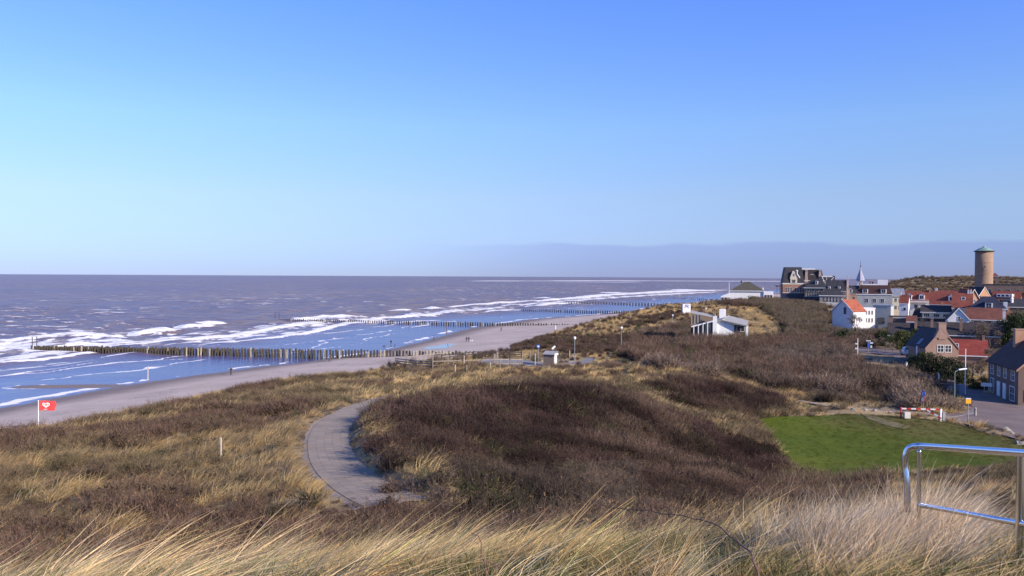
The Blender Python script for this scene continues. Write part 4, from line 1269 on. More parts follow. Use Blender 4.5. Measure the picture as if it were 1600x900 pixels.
def door(parent, O, U, w, h, m=None, name='door'):
    O = Vector(O); U = Vector(U).normalized(); V = Vector((0, 0, 1)); Nn = U.cross(V).normalized()
    M = Matrix.Translation(O) @ Matrix((U, V, Nn)).transposed().to_4x4()
    b = MB(); b.box(-w / 2, w / 2, 0, h, .003, .06, M); b.box(-w / 2 - .08, -w / 2, 0, h + .08, .003, .09, M); b.box(w / 2, w / 2 + .08, 0, h + .08, .003, .09, M); b.box(-w / 2, w / 2, h, h + .08, .003, .09, M)
    o = b.build(name, m or DARKW, parent)
    k = MB(); k.lathe([(.02, 0), (.035, .02), (.02, .06)], 8, M=M @ Matrix.Translation((w * .35, 1.0, .06))); k.build('handle', STEEL, o)
    return o

def chimney(parent, x, y, z0, z1, w, d, m, pot=True):
    b = MB(); b.box(x - w / 2, x + w / 2, y - d / 2, y + d / 2, z0, z1 - .12); b.box(x - w / 2 - .06, x + w / 2 + .06, y - d / 2 - .06, y + d / 2 + .06, z1 - .12, z1)
    o = b.build('chimney', m, parent)
    if pot:
        q = MB(); n = max(1, int(w / .5))
        for k in range(n): q.lathe([(.13, 0), (.11, .35), (.13, .36), (.13, .4)], 8, (x - w / 2 + w * (k + .5) / n, y, z1))
        q.build('chimney_pot', BRICK_O, o)
    return o

def slab(b, pts, th):
    """a thick roof plane from its upper corner points (counter-clockwise seen from above)"""
    P_ = [Vector(p) for p in pts]
    n = (P_[1] - P_[0]).cross(P_[2] - P_[0]).normalized()
    if n.z < 0: P_.reverse(); n = -n
    k = len(P_); lo = [p - n * th for p in P_]
    b.add(P_ + lo, [tuple(range(k)), tuple(range(2 * k - 1, k - 1, -1))] + [(i, i + k, (i + 1) % k + k, (i + 1) % k) for i in range(k)])

class House:
    """local axes: x along the front, y away from the viewer, z up; the front is y = 0"""
    def __init__(s, name, label, cat, pos, w, d, eave, rise, roof, wm, rm, rot=0., group=None, over=.3, trim=None, hip=None, top=None):
        s.r = thing(name, label, cat, pos, rot, group)
        s.w, s.d, s.e, s.h, s.roof, s.over = w, d, eave, rise, roof, over
        b = MB(); W = w / 2; tm = trim or WHITE
        o = over; g = .16
        b.box(-W, W, 0, d, -1.2, eave)
        if roof == 'gx':
            b.add([(-W, 0, eave), (-W, d, eave), (-W, d / 2, eave + rise - g), (W, 0, eave), (W, d, eave), (W, d / 2, eave + rise - g)], [(0, 2, 1), (3, 4, 5)])
        if roof == 'gy':
            b.add([(-W, 0, eave), (W, 0, eave), (0, 0, eave + rise - g), (-W, d, eave), (W, d, eave), (0, d, eave + rise - g)], [(0, 1, 2), (3, 5, 4)])
        s.wall = b.build('wall', wm, s.r)
        r = MB(); k = o * rise / (d / 2) if roof == 'gx' else o * rise / W
        if roof == 'gx':
            slab(r, [(-W - o, -o, eave - k), (W + o, -o, eave - k), (W + o, d / 2, eave + rise), (-W - o, d / 2, eave + rise)], .14)
            slab(r, [(-W - o, d / 2, eave + rise), (W + o, d / 2, eave + rise), (W + o, d + o, eave - k), (-W - o, d + o, eave - k)], .14)
        elif roof == 'gy':
            slab(r, [(-W - o, -o, eave - k), (0, -o, eave + rise), (0, d + o, eave + rise), (-W - o, d + o, eave - k)], .14)
            slab(r, [(0, -o, eave + rise), (W + o, -o, eave - k), (W + o, d + o, eave - k), (0, d + o, eave + rise)], .14)
        elif roof == 'hip':
            hp = hip if hip is not None else min(w, d) / 2
            A = [(-W - o, -o, eave), (W + o, -o, eave), (W + o, d + o, eave), (-W - o, d + o, eave)]
            if w >= d: R1 = (-W + hp, d / 2, eave + rise); R2 = (W - hp, d / 2, eave + rise)
            else: R1 = (0, hp, eave + rise); R2 = (0, d - hp, eave + rise)
            v = A + [R1, R2]
            v += [(x, y, z - .16) for x, y, z in A]
            if w >= d: f = [(0, 1, 5, 4), (1, 2, 5), (2, 3, 4, 5), (3, 0, 4)]
            else: f = [(0, 1, 4), (1, 2, 5, 4), (2, 3, 5), (3, 0, 4, 5)]
            f += [(0, 6, 7, 1), (1, 7, 8, 2), (2, 8, 9, 3), (3, 9, 6, 0), (6, 9, 8, 7)]
            r.add(v, f)
        elif roof == 'mansard':
            i = top if top is not None else .9
            A = [(-W - .1, -.1, eave), (W + .1, -.1, eave), (W + .1, d + .1, eave), (-W - .1, d + .1, eave)]
            B = [(-W + i, i, eave + rise), (W - i, i, eave + rise), (W - i, d - i, eave + rise), (-W + i, d - i, eave + rise)]
            C = [(x, y, z - .12) for x, y, z in A]
            r.add(A + B + C, [(0, 1, 5, 4), (1, 2, 6, 5), (2, 3, 7, 6), (3, 0, 4, 7), (4, 5, 6, 7), (8, 11, 10, 9), (0, 8, 9, 1), (1, 9, 10, 2), (2, 10, 11, 3), (3, 11, 8, 0)])
        elif roof == 'flat':
            r.box(-W - o * .4, W + o * .4, -o * .4, d + o * .4, eave, eave + max(rise, .25))
        s.rf = r.build('roof', rm, s.r)
        if roof in ('gy', 'gx'):
            t = MB()                                   # verge boards along the gable
            if roof == 'gy':
                for sx in (-1, 1):
                    y0 = -o - .05
                    t.add([(sx * (W + o), y0, eave - k - .2), (sx * (W + o), y0, eave - k + .05), (0, y0, eave + rise + .05), (0, y0, eave + rise - .2),
                           (sx * (W + o), y0 + .06, eave - k - .2), (sx * (W + o), y0 + .06, eave - k + .05), (0, y0 + .06, eave + rise + .05), (0, y0 + .06, eave + rise - .2)],
                          [(0, 1, 2, 3), (7, 6, 5, 4), (0, 4, 5, 1), (1, 5, 6, 2), (2, 6, 7, 3), (3, 7, 4, 0)])
            else:
                t.box(-W - o, W + o, -o - .09, -o - .01, eave - k - .2, eave - k - .02)
            t.build('verge_board' if roof == 'gy' else 'gutter', tm, s.r)
        elif roof in ('hip', 'mansard'):
            t = MB(); q = o if roof == 'hip' else .1
            t.box(-W - q - .05, W + q + .05, -q - .08, -q - .005, eave - .3, eave - .02)
            t.box(-W - q - .08, -W - q - .005, -q, d + q, eave - .3, eave - .02); t.box(W + q + .005, W + q + .08, -q, d + q, eave - .3, eave - .02)
            t.build('cornice', tm, s.r)
    def win(s, face, u, z, w, h, nx=2, ny=1, fm=None, name='window', n=1, gap=0., pm=None):
        for i in range(n):
            uu = u + i * gap
            if face == 'f': window(s.r, (uu, 0, z), (1, 0, 0), (0, 0, 1), w, h, nx, ny, fm, name=name, pm=pm)
            if face == 'r': window(s.r, (s.w / 2, uu, z), (0, 1, 0), (0, 0, 1), w, h, nx, ny, fm, name=name, pm=pm)
            if face == 'l': window(s.r, (-s.w / 2, uu, z), (0, -1, 0), (0, 0, 1), w, h, nx, ny, fm, name=name, pm=pm)
        return s
    def door(s, face, u, w=.95, h=2.1, m=None, name='door'):
        if face == 'f': door(s.r, (u, 0, 0), (1, 0, 0), w, h, m, name)
        if face == 'l': door(s.r, (-s.w / 2, u, 0), (0, -1, 0), w, h, m, name)
        if face == 'r': door(s.r, (s.w / 2, u, 0), (0, 1, 0), w, h, m, name)
        return s
    def chim(s, x, y, z1, w=.8, d=.6, m=None, pot=True):
        chimney(s.r, x, y, s.e - .2, z1, w, d, m or BRICK_R, pot); return s
    def dormer(s, x, y, z, w, h, dep, wm=None, rm=None, nx=2, flat=False, ny=1):
        """a roof dormer whose face stands at y"""
        wm = wm or WHITE; rm = rm or s.rf.data.materials[0]
        b = MB(); b.box(x - w / 2, x + w / 2, y, y + dep, z, z + h)
        if not flat: b.add([(x - w / 2, y, z + h), (x + w / 2, y, z + h), (x, y, z + h + w * .38)], [(0, 1, 2)])
        o = b.build('dormer', wm, s.r)
        r = MB()
        if flat: r.box(x - w / 2 - .15, x + w / 2 + .15, y - .2, y + dep, z + h, z + h + .18)
        else:
            k = w * .42
            slab(r, [(x - w / 2 - .12, y - .15, z + h - .04), (x, y - .15, z + h + k), (x, y + dep, z + h + k), (x - w / 2 - .12, y + dep, z + h - .04)], .1)
            slab(r, [(x, y - .15, z + h + k), (x + w / 2 + .12, y - .15, z + h - .04), (x + w / 2 + .12, y + dep, z + h - .04), (x, y + dep, z + h + k)], .1)
        r.build('dormer_roof', rm, o)
        window(o, (x, y, z + h * .52), (1, 0, 0), (0, 0, 1), w * .78, h * .8, nx, ny)
        return s
    def part(s, name, m, fn, parent=None):
        b = MB(); fn(b); return b.build(name, m, parent or s.r)
    def skylight(s, x, t, w=.8, h=1.1):
        """on the front slope of a gx roof, t = share of the slope"""
        y = (s.d / 2) * t; z = s.e + s.h * t
        sl = Vector((0, s.d / 2, s.h)).normalized(); nn = Vector((1, 0, 0)).cross(sl)
        window(s.r, Vector((x, y, z)) + nn * .03, (1, 0, 0), sl, w, h, 1, 1, WHITE, name='skylight'); return s

def H(name, label, cat, px0, px1, py_base, D, d, eave, rise, roof, wm, rm, yaw=0., z0=None, group=None, **k):
    """house whose front spans photo columns px0..px1 at distance D"""
    x = ((px0 + px1) / 2 - 800) / FPX * D
    w = abs(px1 - px0) / FPX * D / max(math.cos(yaw), .3)
    z = gz(x, D) if z0 is None else z0
    return House(name, label, cat, (x, D, z), w, d, eave, rise, roof, wm, rm, away(x, D) + yaw, group, **k)

GV = 'houses of the village'
GH = 'hotel villas on the sea front'
def zat(py, D): return CAMZ - (py - 432 + (0)) * D / FPX     # level seen at photo row py, D ahead (roll is small)
def roll_y(px): return (px - 800) * math.tan(ROLL)
def zr(px, py, D): return float(P(px, py, D)[2])

# ------------------------------------------------------------------ the village, front to back
def village():
    # red-brown roofed house at the right edge: long wall in shade, gable to the viewer
    z0 = 6.0
    ax, ay, bx, by = 63.75, 104.5, 66.3, 115.6
    rot = -math.atan2(bx - ax, by - ay)
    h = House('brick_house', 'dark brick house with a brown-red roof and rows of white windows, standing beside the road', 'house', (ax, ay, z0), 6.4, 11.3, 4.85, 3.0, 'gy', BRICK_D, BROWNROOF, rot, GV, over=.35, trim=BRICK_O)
    h.r.location = Vector((ax, ay, z0)) + Matrix.Rotation(rot, 3, 'Z') @ Vector((3.2, 0, 0))
    h.win('l', 9.6, 3.7, 1.15, 1.5, 2, 2).win('l', 7.0, 3.7, 1.05, 1.5, 2, 2).win('l', 4.6, 3.7, 1.05, 1.5, 2, 2).win('l', 1.8, 3.7, 1.3, 1.5, 2, 2)
    h.win('l', 9.5, 1.45, 1.4, 2.0, 2, 2).win('l', 2.0, 1.3, 1.7, 1.9, 2, 2)
    h.door('l', 7.0, 1.0, 2.2, WHITE).door('l', 4.8, .95, 2.2, WHITE)
    h.win('f', 1.0, 3.6, 1.2, 1.4).win('f', -1.8, 1.3, 1.4, 1.5)
    h.chim(-.35, 8.0, 9.3, 1.5, .9, BRICK_O, False)
    # brick gable house with red annexe
    z0 = 7.2; D = 141
    h = H('brick_house', 'brick gable house with two white windows and a wide chimney on its gable', 'house', 1450, 1496, 560, D, 8, 2.9, 3.2, 'gy', BRICK_B, SLATE, .42, z0, GV, over=.1, trim=BRICK_B)
    h.r.location.z = zr(1465, 570, D)
    h.e = 2.9
    W = h.w / 2
    h.part('chimney', BRICK_B, lambda b: (b.box(-.62, .62, -.13, .75, 4.3, 7.0), b.box(-.7, .7, -.2, .82, 7.0, 7.15), b.add([(-1.25, -.125, 4.6), (1.25, -.125, 4.6), (.62, -.125, 5.9), (-.62, -.125, 5.9), (-1.25, .6, 4.6), (1.25, .6, 4.6), (.62, .6, 5.9), (-.62, .6, 5.9)], [(0, 1, 2, 3), (7, 6, 5, 4), (1, 5, 6, 2), (0, 3, 7, 4)])))
    h.win('f', -.25, 2.75, 1.1, 1.25, 2, 2).win('f', 1.0, 2.75, 1.1, 1.25, 2, 2)
    h.part('skylight', GLASS, lambda b: b.add([(-W * .92, 3.0, 3.22), (-W * .92, 4.2, 3.22), (-W * .62, 4.2, 4.18), (-W * .62, 3.0, 4.18)], [(0, 1, 2, 3)]))
    h = H('annexe', 'low annexe with a bright red tiled roof and one skylight beside the brick gable house', 'house', 1490, 1541, 565, 144, 6, 1.6, 2.4, 'gx', BRICK_B, roof_mat('crimson_roof', (.25, .05, .036)), .05, zr(1515, 568, 144), GV, over=.2)
    h.skylight(-1.9, .55, .75, .9).chim(h.w / 2 - .5, 3.0, 4.7, .4, .4, BRICK_T, False)
    # long dark-roofed row
    for (a, b_, D, py, ch, lab) in ((1392, 1440, 186, 516, (.30,), 'long low row with dark grey roof and one thin chimney behind garden trees'),
                                    (1440, 1560, 181, 516, (-.32, .02), 'long dark grey roofed row behind the brick gable house with two thin chimneys')):
        h = H('terrace', lab, 'house', a, b_, 540, D, 7, 2.3, 2.5, 'gx', BRICK_D, DARKROOF, .03, zr((a + b_) / 2, 539, D), GV, over=.25)
        for c in ch: h.chim(c * h.w, 1.2, 5.6, .55, .55, BRICK_T, False)
    # white gable house with orange roof
    D = 232
    h = H('gable_house', 'white gable house with a bright orange roof above the leafless shrubs', 'house', 1302, 1332, 505, D, 4.6, 4.6, 3.1, 'gy', mat('shaded_white', (.60, .60, .62), .85, .1, .8), ORANGEROOF, -.80, zr(1325, 511, D), GV, over=.2)  # white walls greyed toward lavender, their shade put into the colour
    h.win('f', .9, 4.6, .9, 1.9, 1, 2, DARKW).win('r', 2.2, 2.4, .8, 1.2)
    h = H('cube_house', 'small flat-roofed bright white house with three upper windows beside the orange roof', 'house', 1350, 1367, 503, 238, 4, 4.7, .25, 'flat', LIMEW, WHITE, .35, zr(1358, 508, 238), GV)
    h.win('f', -.85, 3.6, .5, 1.3, 1, 1, n=3, gap=.85).win('f', -.85, 1.4, .5, 1.3, 1, 1, n=3, gap=.85)
    h = H('grey_house', 'grey rendered house with a slanted blue-grey parapet behind the white cube house', 'house', 1366, 1391, 503, 246, 6, 5.6, .3, 'flat', GREYW, mat('lead_sheet', (.2, .24, .31), .5, .1, 1), -.15, zr(1378, 508, 246), GV)
    h.win('f', -.2, 1.3, 1.9, 1.7, 3, 1, DARKW)
    # mansard house
    D = 300
    h = H('mansard_house', 'tall grey house under a dark purple mansard roof with two white dormers', 'house', 1341, 1392, 500, D, 11, 9.6, 3.2, 'mansard', GREYW, BROWNROOF, .0, zr(1366, 501, D), GV, top=1.1)
    h.dormer(-3.1, -.02, 9.75, 1.9, 1.7, 1.4, flat=True).dormer(3.0, -.02, 9.75, 1.9, 1.7, 1.4, flat=True)
    h.part('penthouse', WHITE, lambda b: b.box(1.0, 4.4, 3.0, 6.5, 12.75, 14.8)); h.part('parapet', WHITE, lambda b: b.box(-4.2, 1.2, 1.15, 1.5, 12.78, 13.25))
    h.win('f', -2.6, 7.2, 1.2, 1.6, 2, 1, n=3, gap=2.6); h.chim(-1.6, 6, 14.2, .5, .5); h.chim(-.7, 6.5, 14.0, .5, .5)
    # cream house, little red-roofed house, white house with dormers
    D = 318
    h = H('cream_house', 'narrow cream house with a pale blue-grey roof left of the small red-roofed house', 'house', 1389, 1412, 498, D, 8, 9.2, 2.6, 'gx', CREAM, mat('zinc_roof', (.2, .22, .26), .5, .15, .8), .1, zr(1400, 499, D), GV)
    h.win('f', -1.6, 7.4, .8, 1.5, 2, 1, n=3, gap=1.5).win('f', -1.6, 4.6, .8, 1.5, 2, 1, n=3, gap=1.5)
    h = H('small_house', 'small white house with a plain red roof in front of the dormered white house', 'house', 1406, 1419, 492, 296, 4.5, 4.5, 2.9, 'gx', LIMEW, REDROOF, -.12, zr(1412, 493, 296), GV, over=.1)
    h.win('f', .3, 2.3, .7, .9, 1, 1, DARKW).chim(-1.3, 2.2, 8.2, .4, .4, LIMEW)
    D = 330
    h = H('dormer_house', 'white house with a red mansard roof, two white dormers and a long balcony', 'house', 1412, 1452, 496, D, 8, 7.3, 3.9, 'gx', LIMEW, REDROOF, -.05, zr(1432, 499, D), GV, over=.1)
    h.dormer(-2.6, .3, 7.8, 2.0, 1.9, 2.2, rm=REDROOF).dormer(1.9, .3, 7.8, 2.0, 1.9, 2.2, rm=REDROOF)
    def bal(b):
        b.box(-4.8, 4.6, -1.2, -.05, 6.75, 6.9); b.box(-4.8, 4.6, -1.2, -1.14, 7.75, 7.83)
        for k in range(24): b.box(-4.8 + k * .4, -4.74 + k * .4, -1.2, -1.14, 6.9, 7.75)
    h.part('balcony', WHITE, bal); h.chim(h.w / 2 - .3, 4, 12.0, .9, 1.2, BRICK_O, False)
    h.win('f', -3, 5.2, 1.3, 1.6, 2, 1, n=3, gap=2.9)
    h.part('gable_wall', BRICK_O, lambda b: b.add([(5.25, -.1, 6.4), (5.25, 8.1, 6.4), (5.25, 4, 11.6), (5.6, -.1, 6.4), (5.6, 8.1, 6.4), (5.6, 4, 11.6)], [(0, 2, 1), (3, 4, 5), (0, 1, 4, 3), (1, 2, 5, 4), (2, 0, 3, 5)]))
    # cream-banded house with a row of windows
    D = 226
    h = H('banded_house', 'brick house with a cream band of upper windows under a shallow dark roof', 'house', 1443, 1487, 504, D, 8, 4.2, 1.6, 'gx', BRICK_R, DARKROOF, .0, zr(1465, 511, D), GV, over=.35)
    W = h.w / 2
    h.part('upper_band', CREAM, lambda b: b.box(-W + .15, W - .15, -.16, -.004, 2.35, 3.95))
    for u in (-2.6, -.2, 2.1): window(h.r, (u, -.16, 3.15), (1, 0, 0), (0, 0, 1), 1.5, .95, 3, 1, CREAM, bar=.09)
    h.part('skirt_roof', DARKROOF, lambda b: slab(b, [(-W - .2, -.9, 1.65), (W + .2, -.9, 1.65), (W + .2, -.03, 2.2), (-W - .2, -.03, 2.2)], .1))
    h.win('f', -2.8, .8, .7, 1.1, 1, 2, n=5, gap=1.35)
    # red roofs
    D = 290
    h = H('red_roof_house', 'house with a long orange-red roof and one white dormer behind the banded house', 'house', 1456, 1504, 500, D, 10, 5.2, 4.6, 'gx', BRICK_R, REDROOF, -.1, zr(1480, 498, D), GV)
    h.dormer(1.6, 1.0, 6.0, 2.6, 1.7, 3.0, rm=WHITE); h.chim(-4, 5, 10.6, .8, .5, LIMEW); h.chim(4.2, 5, 10.7, .5, .5)
    D = 222
    h = H('red_roof_house', 'cream-walled house with a steep red roof and a single dark skylight', 'house', 1490, 1518, 500, D, 8, 3.8, 3.9, 'gx', CREAM, REDROOF, .0, zr(1504, 503, D), GV, over=.15)
    h.skylight(.2, .6, 1.0, 1.1).win('f', -1.0, 2.9, 1.6, 1.2, 2, 1, DARKW).chim(1.4, 4, 8.4, .45, .45, LIMEW).chim(2.0, 4, 8.4, .45, .45, LIMEW)
    D = 262
    h = H('orange_gable_house', 'narrow gable house with salmon-red roof slope lit by the sun behind the dark blue roof', 'house', 1512, 1532, 500, D, 8, 5.4, 3.9, 'gy', BRICK_O, REDROOF, .5, zr(1522, 498, D), GV)
    h.win('f', .2, 5.6, .8, 1.2)
    D = 345
    h = H('tall_gable_house', 'tall house with a steep dark roof slope and an orange brick gable', 'house', 1526, 1551, 490, D, 8, 5.6, 6.0, 'gy', BRICK_O, SLATE, .75, zr(1538, 492, D), GV, over=.1)
    h.win('f', 0, 6.5, 1, 1.4)
    # blue roofed house with white dormer
    D = 214
    h = H('blue_roof_house', 'white house with a dark blue hipped roof and a tall white dormer', 'house', 1520, 1568, 505, D, 7, 4.0, 3.0, 'hip', LIMEW, BLUEROOF, .0, zr(1544, 506, D), GV, hip=2.6)
    h.dormer(.2, -.05, 3.6, 1.7, 1.9, 3, nx=2, ny=2, flat=True)
    h.part('side_wall', LIMEW, lambda b: b.box(h.w / 2 - .5, h.w / 2 + .4, 1, 3, 3.9, 5.6)); h.win('f', -2.6, 2.2, 1, 1.2)
    D = 190
    h = H('white_gable', 'small white gable with dark roof slopes in front of the red skylight roof', 'house', 1484, 1513, 510, D, 6, 2.6, 2.5, 'gy', LIMEW, SLATE, .1, zr(1499, 516, D), GV, over=.25)
    h.win('f', .1, 2.6, .6, 1.1, 1, 2)
    D = 200
    h = H('brown_roof_house', 'low house with a reddish brown roof and a white gutter under the blue roof', 'house', 1513, 1562, 512, D, 7, 2.7, 2.6, 'gx', BRICK_D, RUSTROOF, .0, zr(1538, 516, D), GV, over=.2)
    h.win('f', -2.5, 1.6, .8, 1.0, 2, 1, n=3, gap=2.3)
    # small roofs filling the gaps
    for (a, b_, py, D, d, e, r_, ro, wm, rm, yw, lab) in (
        (1460, 1478, 500, 262, 6, 4.4, 3.0, 'gx', BRICK_R, RUSTROOF, .2, 'small rust-roofed house peeping between the banded house and the long red roof'),
        (1396, 1416, 492, 372, 7, 7.0, 3.4, 'gx', LIMEW, DARKROOF, .15, 'white house with a dark roof behind the narrow cream house'),
        (1500, 1522, 490, 330, 8, 6.2, 3.6, 'gx', BRICK_R, REDROOF, -.3, 'red-roofed house behind the salmon-red gable'),
        (1564, 1584, 500, 246, 7, 3.8, 2.6, 'gx', LIMEW, RUSTROOF, .25, 'white-walled house with a dull red roof left of the ornate white chimney'),
        (1444, 1466, 488, 392, 8, 5.5, 3.8, 'gx', BRICK_B, RUSTROOF, .1, 'dull red-roofed house behind the orange gable wall of the dormered house'),
        (1588, 1612, 512, 222, 7, 3.2, 2.4, 'gx', BRICK_D, SLATE, -.1, 'slate-roofed house above the dark conifers at the right edge')):
        h = H('small_house', lab, 'house', a, b_, py, D, d, e, r_, ro, wm, rm, yw, zr((a + b_) / 2, 432 + 16 * FPX / D + 4, D), GV, over=.15)
        h.win('f', -h.w * .22, e * .62, .9, 1.2, 2, 1, n=2, gap=h.w * .42).chim(h.w * .3, d / 2, e + r_ + .9, .6, .5, BRICK_R)
    # apartments and white turret by the right edge
    D = 420
    h = H('apartment_block', 'tan flat-roofed apartment block with white windows at the foot of the water tower', 'apartment block', 1544, 1640, 490, D, 12, 13.5, .4, 'flat', BRICK_T, mat('roof_felt', (.06, .06, .06), .9), .0, zr(1590, 487, D), GV)
    for r_ in range(3):
        for c in range(7): h.win('f', -12.6 + c * 4.1, 3.0 + r_ * 3.6, 1.5, 2.2, 2, 1)
    for r_ in range(2): h.part('balcony', DARKW, lambda b, r_=r_: b.box(-14, 14, -1.1, -.1, 5.0 + r_ * 3.6, 5.9 + r_ * 3.6))
    D = 335
    h = H('red_roof_house', 'house with a wide red roof broken by one long white strip of windows', 'house', 1553, 1590, 495, D, 9, 5.5, 4.6, 'gx', BRICK_R, REDROOF, -.12, zr(1570, 494, D), GV)
    h.part('strip_dormer', WHITE, lambda b: b.box(-3.4, 2.6, 1.5, 4, 7.6, 8.9))
    for k in range(4): window(h.r, (-2.6 + k * 1.5, 1.5, 8.25), (1, 0, 0), (0, 0, 1), 1.1, .9, 1, 1)
    D = 290
    h = H('white_chimney_house', 'dark-roofed house with an ornate white chimney stack beside the strip windows', 'house', 1570, 1612, 500, D, 9, 5.4, 2.6, 'gx', BRICK_D, SLATE, .1, zr(1590, 503, D), GV)
    h.part('chimney', WHITE, lambda b: (b.box(-2.3, -.9, 2, 3, 5.4, 6.2), b.lathe([(.5, 0), (.42, 1.6), (.6, 1.7), (.3, 2.2), (.3, 2.8), (.42, 2.9), (.1, 3.6)], 10, (-1.6, 2.5, 6.2))))
    # garden walls and low sheds between the plots
    h = H('garden_wall', 'long brown brick garden wall left of the banded house', 'wall', 1392, 1444, 507, 240, .35, 3.0, .15, 'flat', BRICK_B, BRICK_D, .0, zr(1418, 511, 240))
    h = H('garden_shed', 'low shed with a small rust-red roof in front of the long garden wall', 'shed', 1418, 1432, 508, 205, 3, 1.8, 1.3, 'gx', LIMEW, RUSTROOF, .0, zr(1425, 513, 205), over=.15)
    h = H('garden_shed', 'low flat shed with a pale roof left of the rust-red shed', 'shed', 1397, 1418, 508, 208, 3, 2.1, .2, 'flat', BRICK_D, GREYROOF, .0, zr(1408, 511, 208))
    h = H('dark_gable_house', 'small house with dark roof between the long wall and the banded house', 'house', 1428, 1446, 505, 232, 6, 2.6, 2.4, 'gx', BRICK_D, DARKROOF, -.3, zr(1437, 509, 232), GV)

# ------------------------------------------------------------------ hotel, pavilion, steeple
def seafront():
    D = 408
    z = zr(1168, 472, D)
    h = H('pavilion', 'broad white pavilion with a hipped dark olive roof on the dune top', 'pavilion', 1143, 1192, 470, D, 12, 5.6, 4.3, 'hip', LIMEW, OLIVEROOF, .0, z, over=.5, hip=6.4)
    W = h.w / 2
    def dent(b):
        for k in range(18): b.box(-W + .2 + k * .86, -W + .6 + k * .86, -.25, -.005, 5.0, 5.3)
    h.part('eaves_bracket', WHITE, dent)
    h.part('conservatory', WHITE, lambda b: b.add([(-W - 4.8, 0, -1), (-W - .05, 0, -1), (-W - .05, 0, 4.6), (-W - 4.8, 0, 2.8), (-W - 4.8, 6, -1), (-W - .05, 6, -1), (-W - .05, 6, 4.6), (-W - 4.8, 6, 2.8)], [(0, 1, 2, 3), (7, 6, 5, 4), (3, 2, 6, 7), (0, 3, 7, 4)]))
    for k in range(3): window(h.r, (-W - 4.0 + k * 1.5, 0, 1.3), (1, 0, 0), (0, 0, 1), 1.3, 1.9, 1, 2)
    h.part('side_block', WHITE, lambda b: b.box(W + .05, W + 4.6, -.6, 6, -1, 5.3))
    for k in range(3): window(h.r, (W + 1.0 + k * 1.3, -.6, 2.0), (1, 0, 0), (0, 0, 1), 1.0, 3.2, 1, 2, BRICK_R)
    h.part('vent', DARKW, lambda b: b.box(-3.2, -2.5, 4.6, 5.3, 9.2, 10.4)); h.part('roof_vent', WHITE, lambda b: b.box(W - .4, W + .1, 3, 4, 5.6, 7.1))
    h.part('wall_lamp', STEEL, lambda b: b.add([(.6, -.06, 3.0), (1.5, -.06, 3.3), (1.4, -.06, 3.0), (.6, -.3, 2.9), (1.5, -.3, 3.2), (1.4, -.3, 2.9)], [(0, 2, 1), (3, 4, 5), (0, 1, 4, 3), (1, 2, 5, 4), (2, 0, 3, 5)]))
    t = thing('flag_mast', 'slender white mast on the glazed end of the pavilion', 'mast', (float(P(1139, 468, D)[0]), D, z), 0)
    MB().tube([(0, 0, 0), (0, 0, 9.2)], [.14, .09], 8).build('mast', WHITE, t); MB().lathe([(.06, 0), (.2, .1), (.2, .25), (.05, .35)], 8, (0, 0, 9.2)).build('cap', WHITE, t)
    # main villa
    D = 425; s = D / FPX
    zb = zr(1240, 473, D)
    h = H('hotel_villa', 'tall brick hotel villa with a steep dark mansard roof and a swan-neck gable dormer', 'hotel', 1224, 1256, 470, D, 11, 10.0, 8.2, 'mansard', BRICK_R, SLATE, .12, zb, GH, top=1.3)
    W = h.w / 2
    h.part('plinth', NAVY, lambda b: b.box(-W - .3, W + .3, -.5, -.02, -1, 4.8))
    for u in (-3.6, -2.4, -1.2, .9, 2.1, 3.3): h.win('f', u, 6.6, .85, 2.5, 1, 2)
    h.part('stone_band', mat('sandstone', (.55, .48, .38), .8), lambda b: (b.box(-W - .06, W + .06, -.1, -.004, 9.3, 9.75), b.box(-W - .06, W + .06, -.1, -.004, 4.95, 5.2)))
    h.part('gable_dormer', mat('sandstone', (.55, .48, .38), .8), lambda b: (b.box(-1.6, 1.7, -.3, 2.2, 9.9, 12.4), b.add([(-1.9, -.3, 12.4), (2.0, -.3, 12.4), (.7, -.3, 16.2), (-.6, -.3, 16.2), (-1.9, 2.2, 12.4), (2.0, 2.2, 12.4), (.7, 2.2, 16.2), (-.6, 2.2, 16.2)], [(0, 1, 2, 3), (7, 6, 5, 4), (0, 3, 7, 4), (1, 5, 6, 2), (3, 2, 6, 7)])))
    window(h.r, (.0, -.3, 11.0), (1, 0, 0), (0, 0, 1), 1.8, 1.8, 2, 2); window(h.r, (.0, -.3, 14.2), (1, 0, 0), (0, 0, 1), .9, 1.5, 1, 2)
    h.part('swan_neck', WHITE, lambda b: b.tube([(1.1, -.5, 16.6), (1.7, -.5, 16.3), (1.5, -.5, 15.2), (1.9, -.5, 14.2), (2.6, -.5, 13.2), (2.9, -.5, 12.6)], [.3, .34, .22, .22, .26, .2], 6))
    h.part('veranda', DARKW, lambda b: (b.box(-W - 3.0, -W - .1, 0, 6, 8.2, 8.7), b.box(-W - 2.9, -W - 2.7, .1, .3, 4, 8.2), b.box(-W - 1.6, -W - 1.4, .1, .3, 4, 8.2)))
    D = 440
    h = H('hotel_villa', 'rear hotel block with a long flat white cornice and pale stone chimneys', 'hotel', 1250, 1286, 470, D, 12, 12.2, 5.6, 'mansard', BRICK_B, DARKROOF, .0, zr(1268, 474, D), GH, top=1.2)
    h.part('roof_cornice', WHITE, lambda b: b.box(-5.0, 1.7, 1.0, 3.0, 17.85, 18.5)); h.part('stair_box', WHITE, lambda b: b.box(-.6, 1.2, .6, 2.2, 13.2, 15.4))
